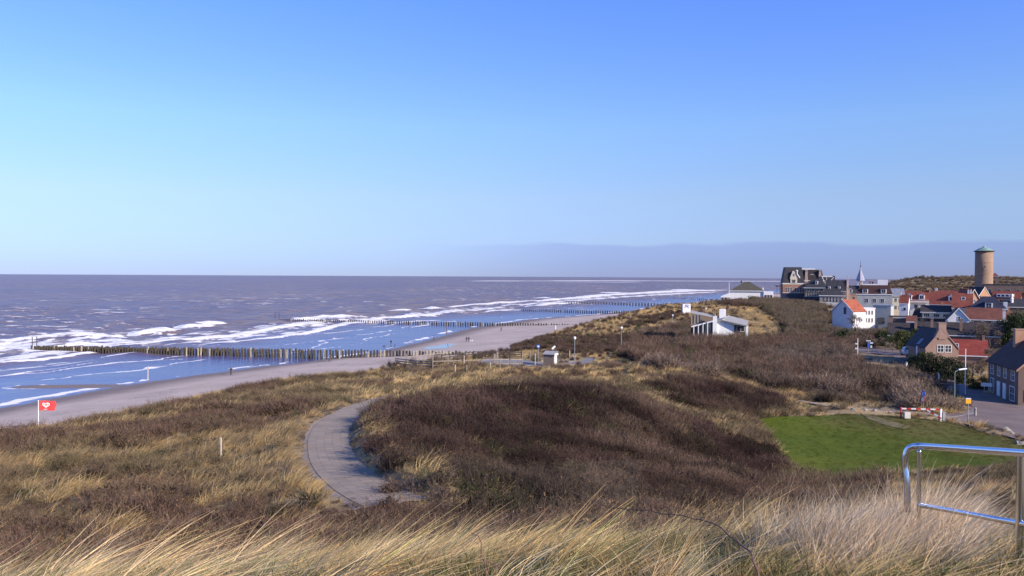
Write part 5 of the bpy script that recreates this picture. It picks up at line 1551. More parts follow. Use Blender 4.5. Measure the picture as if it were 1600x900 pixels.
    for x in (-2.6, 4.2): h.part('chimney', STONE, lambda b, x=x: (b.add([(x - .9, -.2, 11), (x + .9, -.2, 11), (x + .9, 1.2, 11), (x - .9, 1.2, 11), (x - .5, 0, 17), (x + .5, 0, 17), (x + .5, 1, 17), (x - .5, 1, 17)], [(0, 1, 5, 4), (1, 2, 6, 5), (2, 3, 7, 6), (3, 0, 4, 7), (4, 5, 6, 7)]), b.box(x - .65, x + .65, -.15, 1.15, 17, 17.6)))
    h.win('f', -3, 9.5, 1.2, 1.8, 2, 1, n=3, gap=2.6)
    D = 418
    h = H('hotel_villa', 'half-timbered villa with a dark hipped roof and a single pointed white dormer', 'hotel', 1258, 1290, 470, D, 9, 9.2, 4.6, 'hip', mat('timber_infill', (.36, .31, .25), .85), SLATE, -.1, zr(1274, 478, D), GH, over=.5, hip=3.0)
    h.dormer(.4, 1.2, 10.6, 1.3, 2.0, 2.4)
    def tim(b):
        for k in range(9): b.box(-4.8 + k * 1.2, -4.65 + k * 1.2, -.09, -.004, 4.5, 9.1)
        b.box(-4.9, 4.9, -.1, -.005, 6.9, 7.1)
    h.part('timber_frame', DARKW, tim); h.win('f', -3.4, 8.0, 1.2, 1.5, 2, 1, n=4, gap=2.2)
    W = h.w / 2
    h.part('terrace_screen', NAVY, lambda b: b.box(-W - .2, W + .3, -1.2, -.12, -1, 4.6)); h.part('terrace_coping', STEEL, lambda b: b.box(-W - .2, W + .3, -1.25, -.1, 4.6, 4.75))
    window(h.r, (1.8, -1.2, 2.2), (1, 0, 0), (0, 0, 1), 5, 2.4, 4, 1, NAVY, name='terrace_window')
    D = 432
    h = H('hotel_villa', 'villa wing with an open white timber gable beside the pointed dormer', 'hotel', 1284, 1303, 470, D, 10, 12.8, 2.2, 'gx', mat('timber_infill', (.36, .31, .25), .85), DARKROOF, .0, zr(1294, 476, D), GH)
    h.part('gable_frame', WHITE, lambda b: (b.box(-3.1, 2.2, -.6, -.35, 14.4, 14.95), b.tube([(-2.8, -.5, 14.4), (-1.4, -.5, 10.4)], .14, 6), b.tube([(2.8, -.5, 14.4), (-.8, -.5, 9.4)], .16, 6), b.box(-.7, -.5, -.55, -.4, 10.4, 14.4)))
    D = 405
    h = H('hotel_villa', 'villa with a tall dark roof, two white dormers and a stepped pale stone gable', 'hotel', 1291, 1321, 480, D, 9, 8.6, 5.2, 'gx', BRICK_B, SLATE, -.06, zr(1306, 482, D), GH, over=.1)
    h.dormer(-3.1, .9, 9.2, 1.1, 1.7, 2).dormer(1.4, .9, 9.2, 1.1, 1.7, 2)
    W = h.w / 2
    def stepg(b):
        for k in range(6): b.box(W + .03, W + .6, .2 + k * .72, 8.8 - k * .72, 8.0 + k * 1.12, 9.12 + k * 1.12)
        b.box(W + .03, W + .6, 0, 9, -1, 8.0); b.box(W + .1, W + .5, 4.2, 4.8, 14.72, 16)
    h.part('stepped_gable', STONE, stepg)
    def stepf(b):
        for k in range(5): b.box(W + .7 + 0, W + 2.3 - k * .3, 1.0, 1.6, 4.0 + k * 1.3, 5.3 + k * 1.3)
    h.part('stone_buttress', STONE, stepf)
    D = 396
    h = H('hotel_annexe', 'low annexe with dark hipped roof and striped window wall before the stepped gable', 'hotel', 1282, 1318, 480, D, 6, 5.6, 2.2, 'hip', mat('striped_wall', (.28, .25, .23), .8, .25, 1.5, stretch=(.1, .1, 6)), SLATE, .0, zr(1300, 480, D), GH, over=.4, hip=1.6)
    h.win('f', -3.6, 3.6, 1.0, 2.6, 1, 2, n=6, gap=1.45); h.part('plinth', NAVY, lambda b: b.box(-h.w / 2 - .2, h.w / 2 + .2, -.5, -.02, -1, 1.6))
    D = 415
    h = H('hotel_villa', 'dark-roofed villa with one white dormer and pale stone gable beside the turret', 'hotel', 1322, 1342, 480, D, 9, 6.8, 4.0, 'gx', BRICK_O, SLATE, .0, zr(1332, 480, D), GH, over=.1)
    h.dormer(-.8, .6, 7.2, 1.5, 2.0, 2.2)
    W = h.w / 2
    def stepg2(b):
        for k in range(6): b.box(W + .03, W + 1.2, .2 + k * .7, 8.8 - k * .7, 6.0 + k * 1.1, 7.1 + k * 1.1)
        b.box(W + .03, W + 1.2, 0, 9, -1, 6.0)
    h.part('stepped_gable', STONE, stepg2); h.win('f', -1.6, 4.6, 1.1, 1.5, 2, 1, n=2, gap=2.4)
    # steeple
    D = 430
    x, y, z = P(1344, 462, D)
    t = thing('bell_turret', 'slender white bell turret with a curved grey spire and a thin finial', 'turret', (x, y, z), away(x, y))
    b = MB(); b.box(-1.2, 1.2, -1.2, 1.2, -4, 7.4); b.box(-1.5, 1.5, -1.5, 1.5, 7.4, 7.7); b.box(-1.9, 1.9, -1.6, 1.6, -4, 2.2); b.build('belfry', WHITE, t)
    window(t, (0, -1.2, 5.0), (1, 0, 0), (0, 0, 1), 1.2, 3.6, 1, 2, DARKW, name='louvre'); window(t, (1.2, 0, 5.0), (0, 1, 0), (0, 0, 1), 1.2, 3.6, 1, 2, DARKW, name='louvre')
    MB().lathe([(2.2, 7.7), (2.05, 8.3), (1.7, 9.6), (1.2, 11.0), (.75, 12.2), (.4, 13.4), (.18, 14.6)], 8).build('spire', mat('lead_spire', (.30, .30, .38), .5, .1, 1), t)
    f = MB(); f.tube([(0, 0, 14.3), (0, 0, 18.2)], [.12, .05], 6); f.lathe([(.08, 0), (.4, .3), (.08, .6)], 8, (0, 0, 15.0)); f.build('finial', DARKW, t)
    # shorter dark companion turret on its left shoulder
    # white picket fence before the hotel
    t = thing('picket_fence', 'white picket fence at the foot of the hotel annexe', 'fence', (0, 0, 0))
    A = P(1281, 480, 380); B_ = P(1312, 481, 376); n = 26
    me = None
    for k in range(n + 1):
        q = A + (B_ - A) * k / n; zz = gz(q[0], q[1])
        if me is None:
            bb = MB(); bb.box(-.06, .06, -.03, .03, -.2, 1.3); me = bb.mesh('picket'); me.materials.append(WHITE)
        o = link('picket', me, None, t); o.location = (q[0], q[1], zz + 1.2)
    m = MB(); m.tube([(A[0], A[1], gz(A[0], A[1]) + 2.1), (B_[0], B_[1], gz(B_[0], B_[1]) + 2.1)], .05, 6); m.build('rail', WHITE, t)
    # water tower
    D = 545
    x, y, _ = P(1537, 452, D)
    zb = zr(1537, 455, D); zt = zr(1537, 393.5, D)
    t = thing('water_tower', 'round tan brick water tower with a pale green copper dome', 'water tower', (x, y, zb), away(x, y))
    hh = zt - zb; R = 5.35
    MB().lathe([(R * 1.04, -4), (R * 1.04, .3), (R, .5), (R * .985, hh * .5), (R * .975, hh)], 48).build('shaft', BRICK_T, t, True)
    MB().lathe([(R * .98, hh), (R * 1.14, hh + .12), (R * 1.14, hh + .5), (R * 1.08, hh + .62)], 48).build('cornice', DARKW, t)
    MB().lathe([(R * 1.1, hh + .62), (R * .92, hh + 1.1), (R * .7, hh + 1.9), (R * .42, hh + 2.65), (R * .2, hh + 3.0), (R * .17, hh + 3.5), (.05, hh + 3.7)], 32).build('dome', COPPER, t)
    for k, (a, zz) in enumerate(((-.1, .55), (.12, .62), (.0, .14))):
        aa = a
        window(t, (math.sin(aa) * R * 1.0, -math.cos(aa) * R * 1.0, hh * zz), (math.cos(aa), math.sin(aa), 0), (0, 0, 1), .5 if k < 2 else .8, .8 if k < 2 else 2.4, 1, 1, DARKW, dep=.12)
    m = MB()
    for zz in (.72, .44): m.lathe([(R * .99, hh * zz), (R * 1.012, hh * zz + .05), (R * 1.012, hh * zz + .3), (R * .99, hh * zz + .35)], 48)
    m.build('string_course', brick_mat('course_brick', (.36, .23, .15), (.4, .27, .18), (.38, .32, .26)), t)
    D = 575
    h = H('pump_house', 'tall brick house with a small red hipped roof beside the water tower', 'house', 1550, 1559, 446, D, 5, 7.4, 2.3, 'hip', BRICK_T, REDROOF, .0, zr(1555, 448, D), over=.35, hip=2)
    h.win('f', -.6, 3.2, 1.0, 2.0, 1, 2, DARKW)

# ------------------------------------------------------------------ modern white house in the thicket
def modern():
    D = 190
    x0, y0, _ = P(1124, 540, D)
    z = zr(1124, 545, D)
    r = thing('modern_house', 'modern white house with low grey roofs and two white chimneys rising out of the thicket', 'house', (x0, y0, z), away(x0, y0))
    s = D / FPX
    U = lambda px: (px - 1124) * s
    Vz = lambda py: (545 - py) * s
    b = MB()                                                   # white gabled block
    pts = [(U(1116), -.0, -1), (U(1146), 0, -1), (U(1146), 0, Vz(506)), (U(1130), 0, Vz(499)), (U(1116), 0, Vz(502))]
    k = len(pts); b.add(pts + [(p[0], 6, p[2]) for p in pts], [tuple(range(k)), tuple(range(2 * k - 1, k - 1, -1))] + [(i, i + k, (i + 1) % k + k, (i + 1) % k) for i in range(k)])
    b.build('wall', WHITE, r)
    b = MB()
    slab(b, [(U(1127), -.5, Vz(499.5)), (U(1165), -1.2, Vz(507.5)), (U(1169), 5.5, Vz(502)), (U(1138), 6.5, Vz(494.5))], .25)
    b.build('roof', GREYROOF, r)
    b = MB(); slab(b, [(U(1112), -.4, Vz(503.5)), (U(1128), -.5, Vz(499)), (U(1139), 6.5, Vz(494)), (U(1118), 6.5, Vz(498))], .25); b.build('roof', GREYROOF, r)
    b = MB(); b.box(U(1163.4), U(1167), -1.0, -.4, -1, Vz(508)); b.build('pillar', WHITE, r)
    window(r, (U(1156), .4, Vz(513)), (1, 0, 0), (0, 0, 1), 1.7, 1.3, 2, 1)
    b = MB(); b.box(U(1146) + .03, U(1164), .4, 5.5, -1, Vz(509)); b.build('porch_wall', mat('brown_cladding', (.14, .105, .08), .85), r)
    b = MB(); b.box(U(1113.8), U(1120.2), -.6, .5, -1, Vz(494)); o = b.build('chimney', WHITE, r)
    b = MB(); b.lathe([(.12, 0), (.12, .5), (.2, .52), (.2, .6)], 8, (U(1117), -.05, Vz(494))); b.build('flue', STEEL, o)
    b = MB(); b.box(U(1123.5), U(1133.8), 4.0, 5.5, Vz(500), Vz(484)); b.box(U(1124.3), U(1128), 3.97, 4.0, Vz(487), Vz(485.5)); b.box(U(1129.3), U(1133), 3.97, 4.0, Vz(487), Vz(485.5)); o = b.build('chimney', WHITE, r)
    # glazed lean-to
    b = MB(); slab(b, [(U(1081), -1.0, Vz(510.5)), (U(1114), -.7, Vz(501)), (U(1116), 0, Vz(500)), (U(1083), .2, Vz(509.5))], .22); b.build('fascia', WHITE, r)
    for px in (1085, 1092, 1099, 1106):
        b = MB(); b.box(U(px) - .09, U(px) + .09, -.95, -.75, -1, Vz(509 - (px - 1085) * .29)); b.build('post', WHITE, r)
    b = MB(); b.add([(U(1083), -.6, -1), (U(1114), -.4, -1), (U(1114), -.4, Vz(503)), (U(1083), -.6, Vz(511))], [(0, 1, 2, 3)]); b.build('glazing', GLASS, r)
    # tall glazed wing with a monopitch roof
    b = MB(); slab(b, [(U(1079), .4, Vz(488.5)), (U(1113), 2.0, Vz(495)), (U(1113), 7, Vz(494)), (U(1080), 7, Vz(487.5))], .22); b.build('roof', GREYROOF, r)
    b = MB(); b.add([(U(1080), .6, -1), (U(1113), 2.1, -1), (U(1113), 2.1, Vz(496.5)), (U(1080), .6, Vz(490)), (U(1080), 6.5, -1), (U(1113), 6.5, -1), (U(1113), 6.5, Vz(496)), (U(1080), 6.5, Vz(489))], [(0, 1, 2, 3), (7, 6, 5, 4), (0, 3, 7, 4)]); b.build('dark_wall', mat('brown_cladding', (.14, .105, .08), .85), r)
    for i, px in enumerate((1083, 1088, 1093)): window(r, (U(px), .75 + i * .22, Vz(500)), (1, .13, 0), (0, 0, 1), .62, 2.2, 1, 1, GREYROOF)

# ------------------------------------------------------------------ groynes, beach poles, people
def groyne(A, B_, n, za, zb, r, label, rows=2):
    t = thing('groyne', label, 'groyne', (float(A[0]), float(A[1]), 0), 0, 'wooden groynes running into the sea')
    A = np.array(A); B_ = np.array(B_)
    d = (B_ - A)[:2]; d = d / np.linalg.norm(d); nn = np.array([-d[1], d[0]])
    meshes = []
    for k in range(5):
        h = 6.0
        b = MB(); rr = random.Random(k)
        b.tube([(0, 0, -h), (rr.uniform(-.04, .04), rr.uniform(-.04, .04), -.06), (rr.uniform(-.06, .06), rr.uniform(-.06, .06), 0)], [r, r * rr.uniform(.85, 1.05), r * .8], 7)
        me = b.mesh('pile'); me.materials.append(WOODP); meshes.append(me)
    wet = mat('pile_wood_pale', (.30, .265, .20), .9, .35, 2.0, stretch=(3, 3, .8), bump=.4)
    pale = []
    for me in meshes:
        c = me.copy(); c.materials.clear(); c.materials.append(wet); pale.append(c)
    for k in range(n):
        f = k / (n - 1)
        q = A[:2] + (B_ - A)[:2] * f
        off = (.5 if k % 2 else -.5) * (rows > 1) + rng.normal(0, .06)
        q = q + nn * off
        zt = za + (zb - za) * f + rng.normal(0, .13)
        src = pale if rng.random() < .06 + .55 * sstep(.75, 1, f) else meshes
        o = link('pile', src[int(rng.integers(5))], None, t)
        o.location = (q[0] - A[0], q[1] - A[1], zt); o.rotation_euler = (rng.normal(0, .03), rng.normal(0, .03), rng.uniform(0, 6))
    return t

def person(px, py, D, h, coat, legs, heading, label, z=None, stride=.3, hair=(.05, .035, .025), name='person', group=None):
    x, y, zz = P(px, py, D)
    z = gz(x, y) if z is None else z
    s = h / 1.75
    t = thing(name, label, 'person', (x, y, z), heading, group)
    st = stride
    J = {'pel': (0, 0, .95), 'wai': (0, 0, 1.1), 'che': (0, .02, 1.33), 'nek': (0, .01, 1.48), 'hed': (0, -.01, 1.58), 'top': (0, 0, 1.72),
         'hl': (.09, 0, .9), 'kl': (.1, -st * .5, .5), 'al': (.1, -st * .6 + .05, .09), 'tl': (.1, -st * .6 - .13, .04),
         'hr': (-.09, 0, .9), 'kr': (-.1, st * .25 - .05, .5), 'ar': (-.1, st * .9, .11), 'tr': (-.1, st * .9 - .16, .04),
         'sl': (.18, .02, 1.42), 'el': (.24, .06, 1.15), 'wl': (.25, -.06, .92), 'gl': (.25, -.1, .84),
         'sr': (-.18, .02, 1.42), 'er': (-.24, .0, 1.15), 'wr': (-.25, -.14, .93), 'gr': (-.25, -.2, .86)}
    for i, dx in enumerate((-.03, -.01, .012, .034)):
        J[f'fl{i}'] = (.25 + dx * .5, -.1 + dx * .7, .75 + .008 * abs(i - 1.3)); J[f'fr{i}'] = (-.25 + dx * .5, -.2 + dx * .7, .77 + .008 * abs(i - 1.3))
    J['ul'] = (.225, -.15, .8); J['ur'] = (-.225, -.25, .82)
    R = {'pel': .13, 'wai': .12, 'che': .15, 'nek': .055, 'hed': .085, 'top': .07, 'hl': .085, 'kl': .06, 'al': .042, 'tl': .035, 'hr': .085, 'kr': .06, 'ar': .042, 'tr': .035,
         'sl': .06, 'el': .045, 'wl': .032, 'gl': .034, 'sr': .06, 'er': .045, 'wr': .032, 'gr': .034}
    E = [('pel', 'wai'), ('wai', 'che'), ('che', 'nek'), ('nek', 'hed'), ('hed', 'top'), ('pel', 'hl'), ('hl', 'kl'), ('kl', 'al'), ('al', 'tl'), ('pel', 'hr'), ('hr', 'kr'), ('kr', 'ar'), ('ar', 'tr'),
         ('che', 'sl'), ('sl', 'el'), ('el', 'wl'), ('wl', 'gl'), ('che', 'sr'), ('sr', 'er'), ('er', 'wr'), ('wr', 'gr')]
    for sd in 'lr':
        for i in range(4): E.append((f'g{sd}', f'f{sd}{i}'))
        E.append((f'g{sd}', f'u{sd}'))
    def skin(nm, keys, edges, m, grow):
        keys = list(keys); me = bpy.data.meshes.new(nm)
        me.from_pydata([tuple(c * s for c in J[k]) for k in keys], [(keys.index(a), keys.index(b)) for a, b in edges], [])
        me.materials.append(m)
        o = bpy.data.objects.new(nm, me); COL.objects.link(o); o.parent = t
        o.modifiers.new('skin', 'SKIN')
        for i, k in enumerate(keys):
            rr = (R.get(k, .009) + grow) * s
            me.skin_vertices[0].data[i].radius = (rr, rr); me.skin_vertices[0].data[i].use_root = (i == 0)
        sb = o.modifiers.new('smooth', 'SUBSURF'); sb.levels = 1; sb.render_levels = 1
        return o
    skin('body', J.keys(), E, mat('skin', (.45, .29, .21), .6, .05, 4), 0)
    ck = ['wai', 'pel', 'che', 'sl', 'el', 'wl', 'sr', 'er', 'wr']
    skin('coat', ck, [('wai', 'pel'), ('wai', 'che'), ('che', 'sl'), ('sl', 'el'), ('el', 'wl'), ('che', 'sr'), ('sr', 'er'), ('er', 'wr')], coat, .03)
    tk = ['pel', 'hl', 'kl', 'al', 'hr', 'kr', 'ar']
    skin('trousers', tk, [('pel', 'hl'), ('hl', 'kl'), ('kl', 'al'), ('pel', 'hr'), ('hr', 'kr'), ('kr', 'ar')], legs, .018)
    sh = MB()
    for k in 'lr':
        a = J['a' + k]; sh.cbox((a[0] * s, (a[1] - .07) * s, .05 * s), (.1 * s, .27 * s, .09 * s))
    sh.build('shoes', BLACKP, t, bevel=.02)
    hh = MB(); hh.lathe([(.02, .1), (.095, .08), (.11, .03), (.105, -.04), (.06, -.08)][::-1], 12, (0, .02 * s, 1.65 * s)); hh.build('hair', mat('hair_' + str(len(MATS)), hair, .7), t, True)
    f = MB()
    f.cbox((0, -.1 * s, 1.6 * s), (.025 * s, .03 * s, .05 * s)); f.cbox((.035 * s, -.088 * s, 1.625 * s), (.02 * s, .02 * s, .012 * s)); f.cbox((-.035 * s, -.088 * s, 1.625 * s), (.02 * s, .02 * s, .012 * s)); f.cbox((0, -.088 * s, 1.55 * s), (.05 * s, .012 * s, .012 * s))
    f.build('face', mat('face_tone', (.30, .17, .12), .6), t)
    return t

def dog(px, py, D, L_, m, heading, label):
    x, y, zz = P(px, py, D); z = gz(x, y)
    t = thing('dog', label, 'dog', (x, y, z), heading)
    J = {'ch': (0, -.22, .42), 'mid': (0, 0, .43), 'rump': (0, .26, .44), 'tail': (0, .42, .52), 'tip': (0, .52, .66), 'nk': (0, -.34, .55), 'hd': (0, -.42, .63), 'mz': (0, -.56, .59)}
    R = {'ch': .12, 'mid': .095, 'rump': .1, 'tail': .025, 'tip': .015, 'nk': .07, 'hd': .072, 'mz': .035}
    E = [('mid', 'ch'), ('mid', 'rump'), ('rump', 'tail'), ('tail', 'tip'), ('ch', 'nk'), ('nk', 'hd'), ('hd', 'mz')]
    for sx, nm in ((.08, 'l'), (-.08, 'r')):
        st = .07 if nm == 'l' else -.07
        J['fs' + nm] = (sx, -.24, .34); J['fk' + nm] = (sx, -.25 + st, .2); J['ff' + nm] = (sx, -.26 + st * 1.6, .03)
        J['hs' + nm] = (sx, .24, .36); J['hk' + nm] = (sx, .19 - st, .25); J['hh' + nm] = (sx, .3 - st, .15); J['hf' + nm] = (sx, .26 - st * 1.3, .03)
        for k, r_ in (('fs', .055), ('fk', .032), ('ff', .028), ('hs', .07), ('hk', .045), ('hh', .028), ('hf', .028)): R[k + nm] = r_
        J['e' + nm] = (sx * .7, -.40, .72); R['e' + nm] = .02
        E += [('ch', 'fs' + nm), ('fs' + nm, 'fk' + nm), ('fk' + nm, 'ff' + nm), ('rump', 'hs' + nm), ('hs' + nm, 'hk' + nm), ('hk' + nm, 'hh' + nm), ('hh' + nm, 'hf' + nm), ('hd', 'e' + nm)]
    keys = list(J); keys.remove('mid'); keys = ['mid'] + keys
    me = bpy.data.meshes.new('body'); me.from_pydata([tuple(c * L_ for c in J[k]) for k in keys], [(keys.index(a), keys.index(b)) for a, b in E], []); me.materials.append(m)
    o = bpy.data.objects.new('body', me); COL.objects.link(o); o.parent = t; o.modifiers.new('skin', 'SKIN')
    for i, k in enumerate(keys):
        me.skin_vertices[0].data[i].radius = (R[k] * L_, R[k] * L_); me.skin_vertices[0].data[i].use_root = (i == 0)
    sb = o.modifiers.new('smooth', 'SUBSURF'); sb.levels = 1; sb.render_levels = 1

def post(px, py, D, h, r, m, label, name='wooden_post', cat='post', group=None, cap=True, z=None, sunk=.4):
    x, y, _ = P(px, py, D); z = gz(x, y) if z is None else z
    t = thing(name, label, cat, (x, y, z), 0, group)
    MB().tube([(0, 0, -sunk), (0, 0, h - .05), (0, 0, h)], [r, r * .94, r * .75], 8).build('shaft', m, t)
    return t

def beach():
    groyne(PZ(52, 547, 0), PZ(738, 553, 2.4), 298, 1.2, 2.9, .27, 'nearest long double row of wooden piles, from the surf to the dune foot')
    groyne(PZ(437, 501, 0), PZ(965, 507, 2.4), 285, .8, 2.1, .25, 'second long row of dark piles, ending in two tall posts in the breakers')
    groyne(PZ(816, 485.5, 0), PZ(1024, 488, 2.0), 120, .8, 2.5, .26, 'third row of piles, beyond the dry sand with the far pool', 2)
    groyne(PZ(882, 473, 0), PZ(1062, 476, 1.8), 80, .8, 2.4, .30, 'fourth row of piles, a thin dark line below the bright far breakers', 2)
    groyne(PZ(1053, 466, 0), PZ(1112, 468, 1.5), 40, .8, 2.0, .34, 'farthest short row of piles, left of the pavilion', 2)
    for px, py, D, h, lab in ((50.5, 546.5, 251, 3.0, 'outermost tall marker post at the sea end of the nearest groyne'), (57.5, 546, 250.5, 3.2, 'second tall marker post at the sea end of the nearest groyne'),
                              (430, 500, 424, 2.9, 'outer tall marker post at the sea end of the second groyne'), (436, 500, 421, 2.9, 'inner tall marker post at the sea end of the second groyne')):
        post(px, py, D, h, .13, DARKW, lab, 'marker_post', 'post', 'marker posts at the groyne ends', z=0., sunk=3)
    post(231, 593, 174, 3.0, .14, WOODL, 'pale marker pole standing at the water edge near the sand spit', 'marker_pole', 'pole', z=-.2, sunk=2)
    post(698, 522, 315, 5.0, .14, BRICK_D, 'tall thin reddish pole at the water edge beyond the nearest groyne', 'marker_pole', 'pole', z=0, sunk=2)
    post(868, 515, 305, 2.0, .16, WHITE, 'short white post on the dry sand', 'marker_post', 'post')
    dk = mat('dark_coat', (.025, .025, .03), .8); bl = mat('blue_coat', (.03, .045, .09), .8); gy = mat('grey_trousers', (.06, .06, .07), .85); br = mat('brown_coat', (.09, .055, .04), .8)
    person(361, 586, 178, 1.8, dk, gy, .4, 'lone person in dark clothes walking on the wet sand left of the others')
    person(515, 583, 206, 1.7, br, gy, 1.2, 'person in brown walking on the sand below the nearest groyne')
    person(611, 537, 266, 1.75, dk, gy, -.4, 'adult in dark clothes at the water edge beside two small dogs')
    dog(600, 540, 258, 1.0, mat('brown_fur', (.07, .045, .03), .9), 1.0, 'small dark dog left of the adult at the water edge')
    dog(617, 538, 262, .8, mat('brown_fur', (.07, .045, .03), .9), -.7, 'small dark dog right of the adult at the water edge')
    person(678, 534, 283, 1.75, dk, gy, 1.6, 'person in a dark coat striding along the water edge', stride=.5)
    person(729, 536.5, 262, 1.75, dk, gy, .2, 'dark-clothed person, left one of the pair standing with the white dog')
    person(732.5, 536.5, 263, 1.65, bl, gy, -.3, 'blue-coated person, right one of the pair standing with the white dog')
    dog(736.5, 537.5, 260, 1.1, mat('white_fur', (.62, .6, .56), .9), 1.5, 'white dog beside the pair of people')
    person(783, 514.5, 318, 1.75, br, dk, .9, 'person in brown alone on the wide dry sand beyond the nearest groyne')
    # flag
    D = 106; x, y, _ = P(60, 668, D); z = gz(x, y)
    t = thing('beach_flag', 'red flag with white heart emblem on a pole at the foot of the dune', 'flag', (x, y, z), away(x, y))
    top = zr(60, 625, D) - z
    MB().tube([(0, 0, -.5), (0, 0, top)], [.05, .04], 8).build('pole', WHITE, t)
    nx, nz = 26, 12; V = []; F = []; w, h = 1.92, 1.22
    def fz(u, v): return (u * w * (.97 - .02 * v), .13 * math.sin(u * 5.2 + v * .8) * u, top - .12 - v * h - .10 * u + .05 * math.sin(u * 6) * u)
    for j in range(nz + 1):
        for i in range(nx + 1):
            V.append(fz(i / nx + (.10 * (1 - abs(j / nz - .45) * 2) * (i / nx) ** 3), j / nz))
    for j in range(nz):
        for i in range(nx): F.append((j * (nx + 1) + i, j * (nx + 1) + i + 1, (j + 1) * (nx + 1) + i + 1, (j + 1) * (nx + 1) + i))
    me = bpy.data.meshes.new('cloth'); me.from_pydata(V, [], F); me.polygons.foreach_set('use_smooth', [True] * len(F))
    o = link('cloth', me, mat('flag_red', (.74, .045, .045), .7, .08, 3), t)
    so = o.modifiers.new('thick', 'SOLIDIFY'); so.thickness = .01
    def heart(a): return (16 * math.sin(a) ** 3, 13 * math.cos(a) - 5 * math.cos(2 * a) - 2 * math.cos(3 * a) - math.cos(4 * a))
    em = MB()
    def stroke(pts, r):
        for side in (-.022, .022):
            q = []
            for (u, v) in pts:
                p = fz(u, v); q.append((p[0], p[1] + side, p[2]))
            em.tube(q, r, 5)
    for sc, a0, a1, r in ((.0165, .35, 2 * math.pi - .9, .045), (.0095, .9, 2 * math.pi - .2, .04)):
        pts = []
        for k in range(36):
            a = a0 + (a1 - a0) * k / 35; hx, hy = heart(a)
            pts.append((.46 + hx * sc * .78, .43 - hy * sc * 1.05))
        stroke(pts, r)
    em.build('emblem', WHITE, t)
    # lettering below the emblem
    cu = bpy.data.curves.new('lettering', 'FONT'); cu.body = 'OLA'; cu.size = .2; cu.extrude = .006; cu.align_x = 'CENTER'
    tmp = bpy.data.objects.new('lettering_curve', cu); COL.objects.link(tmp)
    me = bpy.data.meshes.new_from_object(tmp.evaluated_get(bpy.context.evaluated_depsgraph_get()))
    bpy.data.objects.remove(tmp); me.materials.clear()
    lo = link('lettering', me, WHITE, t)
    p = fz(.44, .93); lo.location = (p[0], p[1] - .05, p[2] - .02); lo.rotation_euler = (math.pi / 2, 0, 0)
    post(345, 718, 44, 1.25, .055, WOODL, 'single bleached wooden post in the scrub of the near dune')

# ------------------------------------------------------------------ walkway, hut, lamps, signs
def fence(pts, n_between, hs, rails, m, label, rr=.05, pr=.075, group='timber fences of the beach walkway', name='timber_fence', drop=None):
    t = thing(name, label, 'fence', tuple(pts[0]), 0, group)
    o0 = Vector(pts[0]); k = 0
    tops = []
    for a, b in zip(pts[:-1], pts[1:]):
        for i in range(n_between):
            tops.append(Vector(a) + (Vector(b) - Vector(a)) * i / n_between)
    tops.append(Vector(pts[-1]))
    for i, q in enumerate(tops):
        h = hs[i % len(hs)]
        MB().box(-pr, pr, -pr, pr, -.6, h).build('post', m, t).location = q - o0
    for h in rails:
        for a, b in zip(tops[:-1], tops[1:]):
            A = a - o0 + Vector((0, -pr - .03, h)); B2 = b - o0 + Vector((0, -pr - .03, h))
            v = (B2 - A); Ln = v.length
            M = Matrix.Translation(A) @ v.to_track_quat('X', 'Z').to_matrix().to_4x4()
            MB().box(0, Ln - .004, -.028, .028, -.075, .075, M).build('rail', m, t)
    return t

def G(px, py, D):
    x, y, _ = P(px, py, D); return (float(x), float(y), gz(x, y))

def lamp(px, ytop, D, label, base=None, gl=LAMPW, h=None, r=.24):
    x, y, zt = P(px, ytop, D); z = gz(x, y) if base is None else zr(px, base, D)
    hh = zt - z
    t = thing('street_lamp', label, 'street lamp', (x, y, z), away(x, y), 'globe lamps along the dune path')
    MB().tube([(0, 0, -.4), (0, 0, hh * .35), (0, 0, hh - .5)], [.085, .07, .05], 10).build('pole', STEEL, t)
    MB().lathe([(.03, -.52), (r * .55, -.48), (r * .9, -.3), (r, -.18), (r * .85, -.05), (r * .45, 0)], 14, (0, 0, hh)).build('globe', gl, t, True)
    MB().lathe([(.05, -.62), (.1, -.6), (.12, -.5), (.06, -.49)], 10, (0, 0, hh)).build('collar', OLIVEP, t)
    return t

